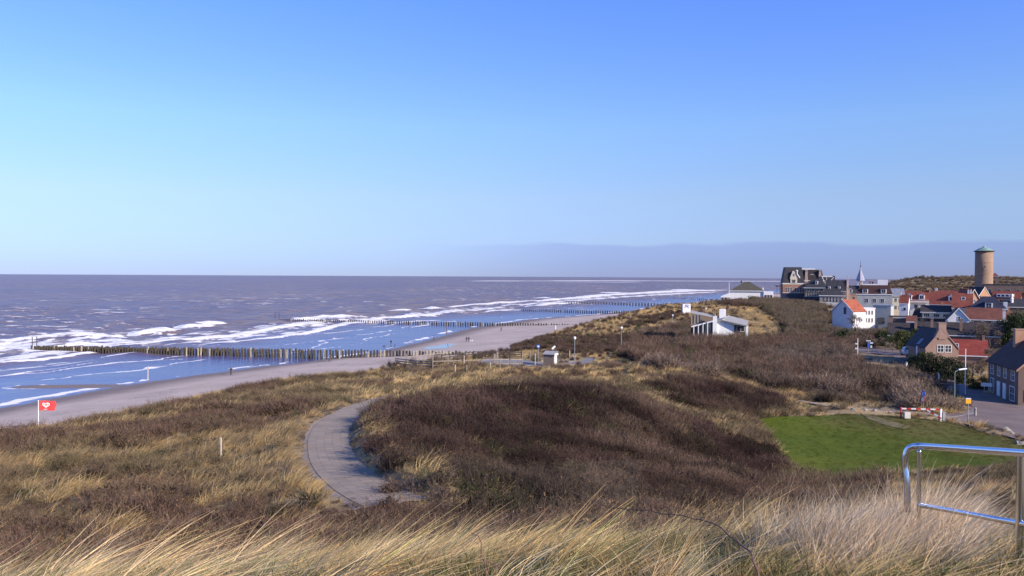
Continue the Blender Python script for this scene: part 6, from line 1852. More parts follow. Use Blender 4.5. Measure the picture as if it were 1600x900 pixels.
def walkway():
    fence([G(676, 577, 125), G(773, 576, 127), G(816, 577, 129)], 4, (1.45, 1.45, 1.45, 1.45, 2.1, 1.45, 1.45, 1.45), (.6, 1.25), WOODG, 'grey timber fence with two rails along the near side of the paved deck')
    fence([G(676, 577, 125), G(652, 578, 130), G(618, 580, 136)], 2, (2.2, 1.4, 1.4), (.5, .9, 1.25), WOODG, 'sloping timber fence running down toward the sand from the deck')
    fence([G(690, 563, 138), G(740, 560, 143), G(815, 560, 143)], 4, (1.5,), (.5, .9, 1.3), DARKW, 'dark closed timber fence along the far side of the paved deck')
    fence([G(636, 574, 140), G(700, 566, 146)], 5, (1.4,), (.6, 1.2), WOODG, 'timber ramp fence between the deck and the dune crest')
    for i, (px, py, D, h, lab) in enumerate(((676, 577, 124.6, 2.3, 'tall grey post where the sloping fence meets the deck'), (725, 575, 125.6, 1.6, 'grey post standing at the near edge of the deck, left of the square pair'),
                                             (816, 578, 126.5, 2.6, 'tall greenish post at the right end of the deck'), (836, 577, 132, 2.0, 'leaning grey post between the deck and the hut'),
                                             (828, 563, 141, 1.5, 'pale post behind the deck in the golden grass'), (711, 592, 112, 1.4, 'low post in golden grass below the deck, leftmost of three'),
                                             (729, 590, 113, 1.3, 'low post in golden grass below the deck, middle of three'), (766, 585, 116, 1.3, 'low post in golden grass below the deck, rightmost of three'),
                                             (781, 583, 118, 1.6, 'slim pale post in the grass under the square pair'), (890, 562, 146, 1.8, 'thin post left of the nearest globe lamp'))):
        post(px, py, D, h, .08, WOODL if i % 2 else WOODG, lab, 'wooden_post', 'post', 'posts about the walkway')
    t = thing('gate_post', 'thick square pair of dark posts in the middle of the deck', 'gate post', G(775, 570, 130))
    MB().box(-.35, -.05, -.15, .15, -.5, 1.9).build('post', WOODG, t); MB().box(.08, .38, -.15, .15, -.5, 2.2).build('post', WOODG, t); MB().box(-.4, .42, -.2, -.155, .9, 1.1).build('rail', WOODG, t)
    # hut
    D = 131; x, y, z = G(857, 574, D)
    t = thing('utility_hut', 'small brown hut with a grey mono-pitch roof and a white door on its side', 'hut', (x, y, z), away(x, y) - .35)
    w, d, h = 1.75, 1.4, 2.05
    b = MB(); b.add([(-w / 2, 0, -.4), (w / 2, 0, -.4), (w / 2, d, -.4), (-w / 2, d, -.4), (-w / 2, 0, h), (w / 2, 0, h - .05), (w / 2, d, h + .3), (-w / 2, d, h + .35)], [(0, 1, 5, 4), (1, 2, 6, 5), (2, 3, 7, 6), (3, 0, 4, 7), (4, 5, 6, 7)])
    b.build('wall', mat('brown_boards', (.20, .15, .12), .9, .25, 3, stretch=(6, 6, .4)), t)
    b = MB(); slab(b, [(-w / 2 - .15, -.2, h), (w / 2 + .2, -.2, h - .03), (w / 2 + .2, d + .15, h + .36), (-w / 2 - .15, d + .15, h + .4)], .09); b.build('roof', GREYROOF, t)
    door(t, (w / 2, d / 2, 0), (0, 1, 0), .9, 1.8, WHITE)
    b = MB(); b.box(w / 2 + .2, w / 2 + .23, -.22, d + .1, h - .2, h + .1); b.build('fascia', WHITE, t)
    # blue sign, tilted panel
    x, y, z = G(841, 566, 138)
    t = thing('blue_sign', 'small blue sign on a thin post behind the hut', 'sign', (x, y, z), away(x, y)); hb = zr(841, 541, 138) - z
    MB().tube([(0, 0, -.3), (0, 0, hb)], .04, 8).build('post', STEEL, t); MB().cbox((0, -.06, hb), (.5, .03, .48)).build('panel', BLUES, t)
    MB().cbox((0, -.08, hb - .02), (.26, .008, .2)).build('emblem', WHITE, t)
    x, y, z = G(864, 562, 144)
    t = thing('information_board', 'white tilted information board on a post beside the blue sign', 'sign', (x, y, z), away(x, y)); hb = zr(864, 543, 144) - z
    MB().tube([(0, 0, -.3), (0, 0, hb)], .05, 8).build('post', WOODG, t)
    MB().cbox((0, 0, 0), (.75, .05, .32), Matrix.Translation((.1, -.08, hb)) @ Matrix.Rotation(-.75, 4, 'Y')).build('panel', WHITE, t)
    lamp(898, 526, 142, 'globe street lamp beside the path right of the brown hut')
    lamp(971, 510.5, 166, 'globe street lamp standing in front of the crest of brown scrub')
    lamp(1051, 491.5, 232, 'small globe lamp on the golden dune left of the modern house', base=508)
    lamp(1103, 481, 262, 'farthest globe lamp just above the modern house roof', base=495)
    # kiosk box with a mural
    D = 300; x, y, z = P(1073, 482.5, D)
    t = thing('beach_kiosk', 'white box kiosk with a blue painted figure of strokes on the dune crest', 'kiosk', (x, y, z), away(x, y) + .15)
    b = MB(); b.box(-1.4, 1.4, 0, 2.4, -2.0, 1.75); b.build('wall', WHITE, t); b = MB(); b.box(-1.45, 1.45, -.05, 2.45, 1.755, 1.87); b.build('roof', GREYROOF, t)
    b = MB()
    for (u0, v0, u1, v1) in ((-.6, 1.7, .1, 1.3), (.1, 1.3, .9, 1.7), (-.2, 1.3, -.7, .5), (.2, 1.3, .7, .4), (-.3, 2.0, .4, 1.9)): b.tube([(u0, -.02, v0 * .72), (u1, -.02, v1 * .72)], .11, 5)
    b.build('mural', mat('mural_blue', (.08, .14, .33), .7), t)
    fence([G(1030, 488, 330), G(1065, 483, 310)], 8, (1.5,), (.6, 1.2), DARKW, 'dark fence on the crest left of the painted kiosk', group='fences on the far crest')
    fence([G(1098, 480, 330), G(1135, 484, 330)], 8, (1.7,), (.5, 1.0, 1.5), DARKW, 'dark fence on the far dune slope right of the painted kiosk', group='fences on the far crest')
    post(1139, 472, 300, 3.5, .05, STEEL, 'thin pole in front of the pavilion corner', 'thin_pole', 'pole'); post(1127, 478, 300, 3.0, .05, STEEL, 'thin pole at the glazed end of the pavilion', 'thin_pole', 'pole')
    # path edging lumps: fieldstones in grass beside the crest
    for px, py, D, lb in ((418, 619, 84, 'pale rounded stone in the crest grass, leftmost of three above the footpath'), (442, 620, 84, 'pale rounded stone in the crest grass, middle of three above the footpath'), (448, 617, 86, 'pale rounded stone in the crest grass, rightmost of three above the footpath')):
        x, y, z = G(px, py, D); rock(x, y, z, .8, lb, 'stones in the dune grass')

ROCKS = []
def rock(x, y, z, s, label, group):
    if not ROCKS:
        for k in range(4):
            bm = bmesh.new(); bmesh.ops.create_icosphere(bm, subdivisions=2, radius=.5)
            rr = random.Random(k + 50)
            ph = [rr.uniform(0, 6) for _ in range(6)]
            for v in bm.verts:
                c = v.co
                f = 1 + .18 * math.sin(c.x * 6 + ph[0]) + .15 * math.sin(c.y * 7 + ph[1]) + .12 * math.sin(c.z * 8 + ph[2])
                v.co = Vector((c.x * f * 1.15, c.y * f * .9, c.z * f * .68))
            me = bpy.data.meshes.new('boulder'); bm.to_mesh(me); bm.free(); me.materials.append(BOULDER); ROCKS.append(me)
    o = link('boulder', ROCKS[int(rng.integers(4))])
    o.location = (x, y, z + .12 * s); o.scale = (s, s, s); o.rotation_euler = (0, 0, float(rng.uniform(0, 6)))
    return setp(o, label, 'rock', group)

def street():
    # barrier
    A = Vector(G(1408.5, 649, 91)); B2 = Vector(G(1469, 651, 90))
    A.z = zr(1408.5, 650, 91); B2.z = zr(1469, 653.5, 90)
    t = thing('road_barrier', 'red and white striped swing barrier across the sandy track', 'barrier', tuple(A), 0)
    v = B2 - A
    def bar(p, q, n, z, th, ph=0):
        for k in range(n):
            a = p + (q - p) * k / n; b_ = p + (q - p) * (k + 1) / n
            d = b_ - a; M = Matrix.Translation(a) @ d.to_track_quat('X', 'Z').to_matrix().to_4x4()
            MB().box(0, d.length - .002, -.05, .05, -th, th, M).build('stripe', WHITE if (k + ph) % 2 == 0 else REDP, t)
    bar(Vector((0, 0, .82)), Vector((v.x, v.y, v.z + .95)), 8, .9, .075)
    bar(Vector((v.x * .64, v.y * .64 - .12, .78)), Vector((v.x * .97, v.y * .97 - .5, v.z + .05)), 4, .9, .07)
    MB().box(-.12, .0, -.1, .1, -.5, 1.0).build('post', REDP, t); MB().box(v.x - .02, v.x + .16, v.y - .09, v.y + .09, v.z - .5, v.z + 1.0).build('post', WHITE, t); MB().box(v.x + .2, v.x + .5, v.y - .15, v.y + .15, v.z - .5, v.z + .7).build('lock_post', STEEL, t)
    b = MB(); b.box(.05, .72, -.62, -.15, -.2, .5); b.build('counterweight', mat('concrete_block', (.5, .48, .44), .9, .15, 3, bump=.3), t, bevel=.06)
    # signs on one post
    D = 96; x, y, _ = P(1442.5, 638, D); z = zr(1442.5, 641, D)
    t = thing('traffic_sign', 'post with a blue round sign above a red ringed white one behind the barrier', 'sign', (x, y, z), away(x, y) - .9)
    hh = zr(1442.5, 611, D) - z
    MB().tube([(0, 0, -.4), (0, 0, hh)], .035, 8).build('post', STEEL, t)
    def disc(zc, r, m, y0, nm, par=None): return MB().lathe([(r, 0), (r, .02)], 24, M=Matrix.Translation((0, y0, zc)) @ Matrix.Rotation(math.pi / 2, 4, 'X')).build(nm, m, par or t)
    disc(hh - .3, .34, BLUES, -.04, 'blue_disc'); disc(hh - .98, .34, REDP, -.04, 'ring_disc'); disc(hh - .98, .24, WHITE, -.063, 'centre_disc')
    MB().cbox((0, -.065, hh - .3), (.1, .01, .4)).build('white_symbol', WHITE, t)
    # lamp post with arm
    D = 104; x, y, _ = P(1491, 644, D); z = zr(1491, 645, D)
    t = thing('lamp_post', 'tall grey-green lamp post with a long white luminaire over the road', 'street lamp', (x, y, z), 0)
    hh = zr(1491, 581, D) - z
    MB().tube([(0, 0, -.5), (0, 0, hh - .2), (.08, .05, hh), (.4, .15, hh + .12)], [.09, .06, .05, .04], 10).build('pole', OLIVEP, t)
    MB().cbox((0, 0, 0), (1.0, .3, .16), Matrix.Translation((1.1, .25, hh + .32)) @ Matrix.Rotation(-.15, 4, 'Y')).build('luminaire', LAMPW, t, bevel=.04); MB().tube([(.38, .15, hh + .12), (.66, .22, hh + .25)], .035, 8).build('arm', OLIVEP, t)
    # bin
    D = 103; x, y, _ = P(1494, 644, D); z = zr(1494, 644.5, D)
    t = thing('litter_bin', 'dark green litter bin at the foot of the grey-green lamp post', 'bin', (x + .2, y - .4, z), away(x, y))
    MB().box(-.25, .25, -.2, .2, .12, 1.05).build('body', GREENP, t, bevel=.04); MB().box(-.27, .27, -.22, .22, 1.055, 1.15).build('lid', GREENP, t); MB().box(-.16, .16, -.22, -.205, .8, .95).build('slot', BLACKP, t); MB().tube([(0, 0, -.3), (0, 0, .12)], .05, 8).build('post', STEEL, t)
    # bus stop
    D = 90; x, y, _ = P(1512.5, 658, D); z = zr(1512.5, 661, D)
    t = thing('stop_sign_board', 'square orange-yellow board on a grey post beside the lawn', 'sign', (x, y, z), away(x, y) + .35)
    hh = zr(1512.5, 622, D) - z
    MB().tube([(0, 0, -.4), (0, 0, hh - .45)], .06, 10).build('post', STEEL, t); MB().box(-.09, .09, -.13, -.065, .9, 1.35).build('timetable', STEEL, t)
    MB().box(-.26, .26, -.06, .06, hh - .58, hh - .1).build('board', YELP, t); MB().box(-.26, .26, -.06, .06, hh - .098, hh).build('header', mat('pale_blue_sign', (.5, .6, .7), .5), t); MB().box(.262, .285, -.062, .062, hh - .56, hh - .02).build('side_panel', REDP, t)
    # bollards
    for px, py, D, lab in ((1524, 646, 95, 'short concrete bollard at the corner of the pavement'), (1589, 700, 79, 'short pale bollard at the end of the row of rocks')):
        x, y, _ = P(px, py, D); z = zr(px, py, D)
        t = thing('bollard', lab, 'bollard', (x, y, z), 0, 'bollards')
        MB().lathe([(.12, -.3), (.12, .58), (.09, .66), (.03, .7)], 12).build('shaft', mat('concrete_bollard', (.33, .31, .28), .9), t); MB().lathe([(.124, .4), (.124, .5)], 12).build('band', mat('bollard_band', (.2, .19, .18), .8), t)
    # white flag mast
    D = 112; x, y, _ = P(1508, 606, D); z = gz(x, y)
    t = thing('flag_mast', 'tall bare white flag mast on the grass beside the hedge', 'mast', (x, y, z), 0)
    MB().tube([(0, 0, -.4), (0, 0, zr(1508, 547, D) - z)], [.085, .05], 10).build('mast', WHITE, t); MB().lathe([(.03, 0), (.09, .06), (.03, .14)], 10, (0, 0, zr(1508, 547, D) - z)).build('truck', WHITE, t)
    MB().box(-.95, -.2, -.3, .3, -.3, 1.5).build('cabinet', mat('blue_grey_cabinet', (.2, .22, .27), .7), t)
    # white board in front of the dark house
    D = 112; x, y, _ = P(1541.5, 602, D); z = zr(1541.5, 607, D)
    t = thing('name_board', 'long blank white board low on the grass before the dark brick house', 'sign', (x, y, z), away(x, y))
    MB().box(-.65, .65, -.05, .05, .25, .75).build('board', WHITE, t, bevel=.03); MB().box(-.3, -.22, -.04, .04, -.4, .25).build('leg', STEEL, t); MB().box(.22, .3, -.04, .04, -.4, .25).build('leg', STEEL, t)
    # lantern on a short post by the shaded lane
    D = 124; x, y, _ = P(1416, 588, D); z = zr(1416, 591, D)
    t = thing('lantern', 'small white lantern on a slim post beside the shaded lane', 'street lamp', (x, y, z), 0)
    hh = zr(1416, 566, D) - z
    MB().tube([(0, 0, -.4), (0, 0, hh - .55)], .045, 8).build('post', OLIVEP, t); MB().lathe([(.07, -.55), (.17, -.1), (.18, -.06)], 8, (0, 0, hh)).build('glass', LAMPW, t); MB().lathe([(.24, -.06), (.1, .06), (.02, .12)], 8, (0, 0, hh)).build('cap', OLIVEP, t)
    D = 118; x, y, _ = P(1467, 588, D); z = zr(1467, 590, D)
    t = thing('garden_ornament', 'small curved white post at the edge of the hedge', 'post', (x, y, z), 0)
    MB().tube([(0, 0, -.2), (0, 0, .45), (-.06, 0, .6), (-.2, 0, .66)], [.09, .08, .07, .05], 8).build('shaft', WHITE, t); MB().lathe([(.11, 0), (.11, .06)], 8).build('foot', WHITE, t)
    # direction signs by the junction
    D = 150; x, y, _ = P(1340, 556, D); z = zr(1340, 560, D)
    t = thing('signpost', 'white signpost with small pale finger boards beside the thicket', 'sign', (x, y, z), away(x, y))
    hh = zr(1340, 529, D) - z
    MB().tube([(0, 0, -.5), (0, 0, hh)], .06, 8).build('post', WHITE, t)
    for zz in (.74, .5): MB().cbox((-.25, -.1, hh * zz), (.38, .04, .28)).build('finger_board', WHITE, t)
    D = 150; x, y, _ = P(1357, 552, D); z = zr(1357, 555, D)
    t = thing('direction_sign', 'grey post with a blue panel and white finger boards left of the car', 'sign', (x, y, z), away(x, y))
    hh = zr(1357, 532, D) - z
    MB().tube([(0, 0, -.5), (0, 0, hh)], .05, 8).build('post', STEEL, t); MB().cbox((-.02, -.08, hh - .05), (.8, .03, .18)).build('finger_board', WHITE, t); MB().cbox((.02, -.09, hh - .8), (.4, .03, .75)).build('blue_panel', BLUES, t)
    MB().cbox((.5, -.08, hh - .42), (.5, .03, .3)).build('finger_board', WHITE, t); MB().cbox((.45, -.08, hh - 1.1), (.3, .03, .45)).build('finger_board', WHITE, t)
    # car seen from behind
    D = 148; x, y, _ = P(1420, 555, D); z = zr(1420, 556, D)
    t = thing('parked_car', 'silver hatchback parked beside the brick gable house, rear towards the dunes', 'car', (x, y, z + .02), away(x, y) + .12)
    def loft(secs):
        V = []; F = []
        for (yy, prof) in secs: V += [(px_, yy, pz_) for px_, pz_ in prof]
        n = len(secs[0][1])
        for i in range(len(secs) - 1):
            for k in range(n): F.append((i * n + k, i * n + (k + 1) % n, (i + 1) * n + (k + 1) % n, (i + 1) * n + k))
        F.append(tuple(range(n))); F.append(tuple(range((len(secs) - 1) * n, len(secs) * n))[::-1])
        return V, F
    def pr(w0, w1, zb_, zt_): return [(-w0, zb_), (w0, zb_), (w0 * 1.03, (zb_ + zt_) * .55), (w1, zt_ - .06), (w1 * .9, zt_), (-w1 * .9, zt_), (-w1, zt_ - .06), (-w0 * 1.03, (zb_ + zt_) * .55)]
    V, F = loft([(0, pr(.72, .7, .3, .82)), (.1, pr(.82, .78, .22, .95)), (1.0, pr(.86, .82, .2, .98)), (2.8, pr(.86, .8, .2, .95)), (3.6, pr(.84, .76, .22, .86)), (4.0, pr(.7, .62, .3, .7))])
    MB().add(V, F).build('body', MSILV, t)
    V, F = loft([(.12, pr(.76, .72, .90, 1.02)), (.55, pr(.78, .62, .9, 1.46)), (1.6, pr(.78, .62, .9, 1.5)), (2.3, pr(.78, .62, .9, 1.42)), (3.0, pr(.74, .7, .88, .97))])
    MB().add(V, F).build('cabin', MSILV, t)
    MB().add([(-.58, .14, 1.04), (.58, .14, 1.04), (.5, .45, 1.38), (-.5, .45, 1.38), (-.58, .2, 1.0), (.58, .2, 1.0), (.5, .5, 1.34), (-.5, .5, 1.34)], [(0, 1, 2, 3), (0, 4, 5, 1), (1, 5, 6, 2), (2, 6, 7, 3), (3, 7, 4, 0)]).build('rear_window', GLASS, t)
    for sx in (-1, 1):
        MB().box(sx * .6 - .12, sx * .6 + .12, -.02, .06, .78, .95).build('tail_light', REDP, t)
        MB().add([(sx * .80, .75, 1.02), (sx * .80, 2.4, 1.02), (sx * .70, 2.1, 1.36), (sx * .70, .85, 1.36), (sx * .76, .75, 1.02), (sx * .76, 2.4, 1.02), (sx * .64, 2.1, 1.36), (sx * .64, .85, 1.36)], [(0, 1, 2, 3), (7, 6, 5, 4), (0, 4, 5, 1), (1, 5, 6, 2), (2, 6, 7, 3), (3, 7, 4, 0)]).build('side_window', GLASS, t)
        for yy in (.75, 3.2):
            M = Matrix.Translation((sx * .78, yy, .3)) @ Matrix.Rotation(math.pi / 2, 4, 'Y')
            w = MB().lathe([(.2, -.1), (.3, -.09), (.31, 0), (.3, .09), (.2, .1)], 16, M=M).build('wheel', BLACKP, t); MB().lathe([(.18, -.105), (.18, .105)], 12, M=M).build('rim', STEEL, w)
    MB().box(-.78, .78, -.07, .0, .34, .56).build('bumper', MSILV, t); MB().box(-.26, .26, -.085, -.072, .60, .71).build('number_plate', mat('yellow_plate', (.75, .55, .05), .5), t)
    # white post by the house
    post(1432.5, 552, 143, 1.7, .12, WHITE, 'short white gatepost right of the silver car', 'gate_post', 'post', z=zr(1432.5, 556, 143))
    # rocks along the lawn
    for i, (px, py, D, s) in enumerate(((1571, 671, 86, 1.0), (1575, 673, 86, .7), (1580, 675, 84.5, .8), (1586, 684, 81, .6), (1592, 688, 80, .7), (1597, 693, 79, .9), (1605, 697, 78, .9))):
        x, y, _ = P(px, py, D); rock(x, y, gz(x, y), s * .9, ('first', 'second', 'third', 'fourth', 'fifth', 'sixth', 'last')[i] + ' pale boulder from the orange stop board along the lawn edge', 'boulders between road and lawn')
    for i, (px, py, D, s) in enumerate(((1309, 638, 98, .8), (1333, 642, 96, .9), (1352, 642, 96, 1.0), (1367, 644, 95, .8), (1391, 646, 94, .8))):
        x, y, _ = P(px, py, D); rock(x, y, gz(x, y), s * .6, 'low boulder beside the sandy track, ' + ('fifth', 'fourth', 'third', 'second', 'first')[i] + ' one from the striped barrier', 'boulders along the sandy track')
    # kerb of the pavement corner
    K = [P(a, b, d) for a, b, d in ((1472, 651, 92), (1500, 646, 94.5), (1520, 642, 97), (1512, 638, 99), (1505, 636, 100))]
    t = thing('kerb', 'pale stone kerb curving round the corner of the road', 'kerb', (0, 0, 0)); setp(t, kind='structure')
    for a, b_ in zip(K[:-1], K[1:]):
        n = 3
        for k in range(n):
            p = Vector(a) + (Vector(b_) - Vector(a)) * k / n; q = Vector(a) + (Vector(b_) - Vector(a)) * (k + 1) / n
            p.z = gz(p.x, p.y) + .08; q.z = gz(q.x, q.y) + .08
            d = q - p; M = Matrix.Translation(p) @ d.to_track_quat('X', 'Z').to_matrix().to_4x4()
            MB().box(.01, d.length - .01, -.09, .09, -.2, .08, M).build('kerb_stone', BOULDER, t)

# ------------------------------------------------------------------ trees and hedges in the village
def twig_tree(seed, h, spread, twig=.05, m=None):
    r = np.random.default_rng(seed)
    t = MB(); tips = []
    def grow(p, d, L_, rad, lev):
        q = p + d * L_
        mid = (p + q) / 2 + np.array([*r.normal(0, .06 * L_, 2), 0])
        t.tube([tuple(p), tuple(mid), tuple(q)], [rad, rad * .85, rad * .68], 5, cap=False)
        if lev == 0: tips.append((p, q, d, L_)); return
        for k in range(3 if lev > 1 else 4):
            nd = d + r.normal(0, .48, 3) * np.array([spread, spread, .55]) + np.array([.06, 0, .18]); nd /= np.linalg.norm(nd)
            grow(q - d * L_ * r.uniform(0, .35), nd, L_ * r.uniform(.55, .8), rad * .6, lev - 1)
    grow(np.array([0, 0, -.3]), np.array([0, 0, 1.0]), h * .34, h * .022, 3)
    P0 = []; D0 = []; L0 = []
    for p, q, d, L_ in tips:
        for k in range(12):
            f = r.uniform(.2, 1); P0.append(p + (q - p) * f); D0.append(d + r.normal(0, .6, 3)); L0.append(L_ * r.uniform(.5, 1.0))
    n = len(P0); g = r.uniform(.7, 1.3, n)
    V, F, C, _ = ribbons(np.array(P0), np.array(D0), np.array(L0), np.full(n, twig), r.normal(0, .15, (n, 3)), 2, np.stack([g, g, g], 1), seed)
    return t.mesh('trunk'), np_mesh('crown', V, F, {'vc': C})

def leaf_crown(seed, h, w, n, leaf, shape='round'):
    r = np.random.default_rng(seed)
    cl = 26; cs = []
    for k in range(cl):
        a = r.uniform(0, 6.28); zz = r.uniform(.08, 1.0)
        prof = math.sqrt(max(.05, 1 - (2 * zz - .9) ** 2 * .9)) if shape == 'round' else (1.05 - zz)
        rad = w * prof * r.uniform(.35, .8)
        cs.append((math.cos(a) * rad, math.sin(a) * rad, zz * h, w * r.uniform(.22, .42), r.uniform(.65, 1.3)))
    cs = np.array(cs)
    i = r.integers(0, cl, n)
    d = r.normal(size=(n, 3)); d /= np.linalg.norm(d, axis=1)[:, None]
    P0 = cs[i, :3] + d * (cs[i, 3] * r.uniform(.55, 1.05, n))[:, None] * np.array([1, 1, .85])
    P0[:, 2] = np.maximum(P0[:, 2], .02)
    g = cs[i, 4] * r.uniform(.7, 1.3, n)
    V, F, C, _ = ribbons(P0, d + r.normal(0, .5, (n, 3)), leaf * r.uniform(.7, 1.4, n), leaf * .55 * r.uniform(.7, 1.3, n), r.normal(0, .2, (n, 3)), 1, np.stack([g, g, g * .95], 1), seed, tip=.4)
    return np_mesh('crown', V, F, {'vc': C})

def plain_veg(name, col):
    if name in MATS: return MATS[name]
    m, t = newmat(name)
    b = t.nodes.new('ShaderNodeAttribute'); b.attribute_name = 'vc'
    oi = t.nodes.new('ShaderNodeObjectInfo')
    base = mix_rgb(t, 1.0, col, b.outputs['Color'], 'MULTIPLY')
    base = mix_rgb(t, oi.outputs['Random'], tuple(c for c in (0, 0, 0)), base) if False else base
    d = t.nodes.new('ShaderNodeBsdfPrincipled'); d.inputs['Roughness'].default_value = .75; d.inputs['Specular IOR Level'].default_value = .2
    t.links.new(base, d.inputs['Base Color'])
    tr = t.nodes.new('ShaderNodeBsdfTranslucent'); t.links.new(base, tr.inputs['Color'])
    mx = t.nodes.new('ShaderNodeMixShader'); mx.inputs[0].default_value = .2
    o = t.nodes.new('ShaderNodeOutputMaterial')
    t.links.new(d.outputs[0], mx.inputs[1]); t.links.new(tr.outputs[0], mx.inputs[2]); t.links.new(mx.outputs[0], o.inputs[0])
    MATS[name] = m
    return m

def trees():
    bark = mat('bark', (.12, .095, .075), .9, .25, 6)
    twg = plain_veg('bare_twigs', (.15, .115, .09)); ever = plain_veg('evergreen_leaf', (.035, .05, .018)); olive = plain_veg('olive_leaf', (.085, .09, .03)); hedgem = plain_veg('hedge_leaf', (.05, .052, .028))
    pal = plain_veg('pale_twigs', (.25, .20, .155))
    bares = []
    for s, h, sp in ((1, 6.5, 1.0), (2, 5.0, 1.2), (3, 4.0, 1.4)):
        a, b = twig_tree(s, h, sp, .05); a.materials.append(bark); bares.append((a, b))
    def bare(px, py, D, s, k, lab, m=twg, z=None):
        x, y, _ = P(px, py, D); zz = gz(x, y) if z is None else z
        t = thing('bare_tree', lab, 'tree', (x, y, zz - .2), float(rng.uniform(0, 6)), 'leafless trees in the village gardens'); t.scale = (s, s, s)
        link('trunk', bares[k][0], None, t)
        c = bares[k][1] if not bares[k][1].materials else bares[k][1].copy()
        c.materials.clear(); c.materials.append(m); link('crown', c, None, t)
    bare(1338, 528, 205, 1.25, 0, 'pale leafless tree in front of the white cube house', pal)
    bare(1352, 528, 200, 1.1, 1, 'pale leafless bush-tree right of the white cube house', pal)
    bare(1318, 530, 195, 1.0, 1, 'dark leafless tree below the white gable house')
    bare(1300, 530, 190, 1.0, 2, 'leafless spreading tree left of the white gable house')
    bare(1368, 535, 176, 1.0, 1, 'leafless tree behind the finger-board signs')
    bare(1383, 540, 168, .9, 2, 'pale brown spreading shrub-tree behind the parking place', pal)
    bare(1396, 542, 165, .9, 2, 'pale brown spreading shrub-tree left of the silver car', pal)
    bare(1522, 545, 160, 1.2, 0, 'tall leafless tree behind the red annexe roof')
    bare(1545, 548, 152, 1.35, 0, 'wide leafless tree right of the red annexe roof')
    bare(1552, 556, 138, 1.2, 1, 'leafless tree beside the dark brick house')
    bare(1505, 540, 165, 1.0, 1, 'leafless tree between the brick gable house and the dark row')
    bare(1575, 540, 160, 1.3, 1, 'leafless tree behind the orange chimney of the dark house')
    bare(1520, 590, 124, 1.0, 1, 'leafless garden tree beside the white flag mast')
    bare(1535, 590, 124, .9, 2, 'spreading leafless garden shrub-tree before the dark house')
    crowns = {'round': [leaf_crown(20 + i, 1, .55, 1500, .07) for i in range(3)]}
    stem = MB(); stem.tube([(0, 0, -.2), (.02, .02, .5), (.05, 0, .9)], [.05, .035, .015], 6); sm = stem.mesh('trunk'); sm.materials.append(bark)
    def leafy(px, py, D, h, wf, k, m, lab, name='evergreen_shrub', cat='shrub', group='evergreen shrubs of the gardens', z=None):
        x, y, _ = P(px, py, D); zz = gz(x, y) if z is None else z
        t = thing(name, lab, cat, (x, y, zz - .1), float(rng.uniform(0, 6)), group); t.scale = (h * wf, h * wf, h)
        link('trunk', sm, None, t)
        src = crowns['round'][k]
        key = (k, m.name)
        if key not in crowns:
            c = src.copy(); c.materials.clear(); c.materials.append(m); crowns[key] = c
        link('crown', crowns[key], None, t)
    leafy(1424, 548, 156, 4.2, .9, 0, ever, 'dark evergreen tree right behind the silver car', 'evergreen_tree', 'tree')
    leafy(1431, 547, 160, 4.6, .8, 1, ever, 'dark evergreen tree touching the slate roof of the brick gable house', 'evergreen_tree', 'tree')
    leafy(1404, 540, 172, 3.8, 1.1, 1, olive, 'olive green bushy tree behind the parking place', 'evergreen_tree', 'tree')
    leafy(1414, 540, 176, 3.6, 1.1, 2, olive, 'sunlit olive tree below the tall thin chimney', 'evergreen_tree', 'tree')
    leafy(1380, 538, 182, 3.2, 1.3, 2, ever, 'dark shrub under the long garden wall')
    leafy(1318, 532, 190, 3.2, 1.3, 0, ever, 'dark shrub below the shaded gable wall')
    for i, (px, D, h, lab) in enumerate(((1590, 175, 8.0, 'tall dark conifer at the right edge above the brown-red roof'), (1578, 180, 7.0, 'dark conifer left of the tall one at the right edge'), (1566, 185, 5.4, 'dark conifer beside the reddish brown roof'), (1602, 170, 7.4, 'dark conifer cut by the right edge'))):
        leafy(px, 530, D, h, .75, i % 3, ever, lab, 'conifer', 'tree', 'dark conifers behind the brown-red roof')
    hl = ('shrub at the lane bend beside the lantern', 'second dark shrub along the lane from the lantern', 'third dark shrub along the lane, under the brick gable', 'shrub below the two white gable windows', 'shrub right of the gable windows', 'shrub below the red annexe', 'shrub nearest the white flag mast', 'low shrub behind the curved white post')
    for i, (px, py, D, h) in enumerate(((1428, 574, 136, 2.6), (1438, 577, 134, 3.0), (1450, 580, 131, 3.2), (1462, 583, 129, 3.3), (1475, 586, 127, 3.0), (1487, 589, 125, 3.2), (1499, 596, 121, 3.0), (1470, 590, 122, 2.0))):
        leafy(px, py, D, h, 1.0, i % 3, hedgem if i % 2 else ever, 'dark garden ' + hl[i], 'garden_shrub', 'shrub', 'shrubs lining the shaded lane')
    leafy(1536, 600, 117, 1.8, 1.2, 0, olive, 'olive shrub behind the blank white board', 'garden_shrub', 'shrub', 'shrubs lining the shaded lane')
    leafy(1520, 602, 117, 1.5, 1.2, 1, olive, 'low olive shrub between the mast and the white board', 'garden_shrub', 'shrub', 'shrubs lining the shaded lane')

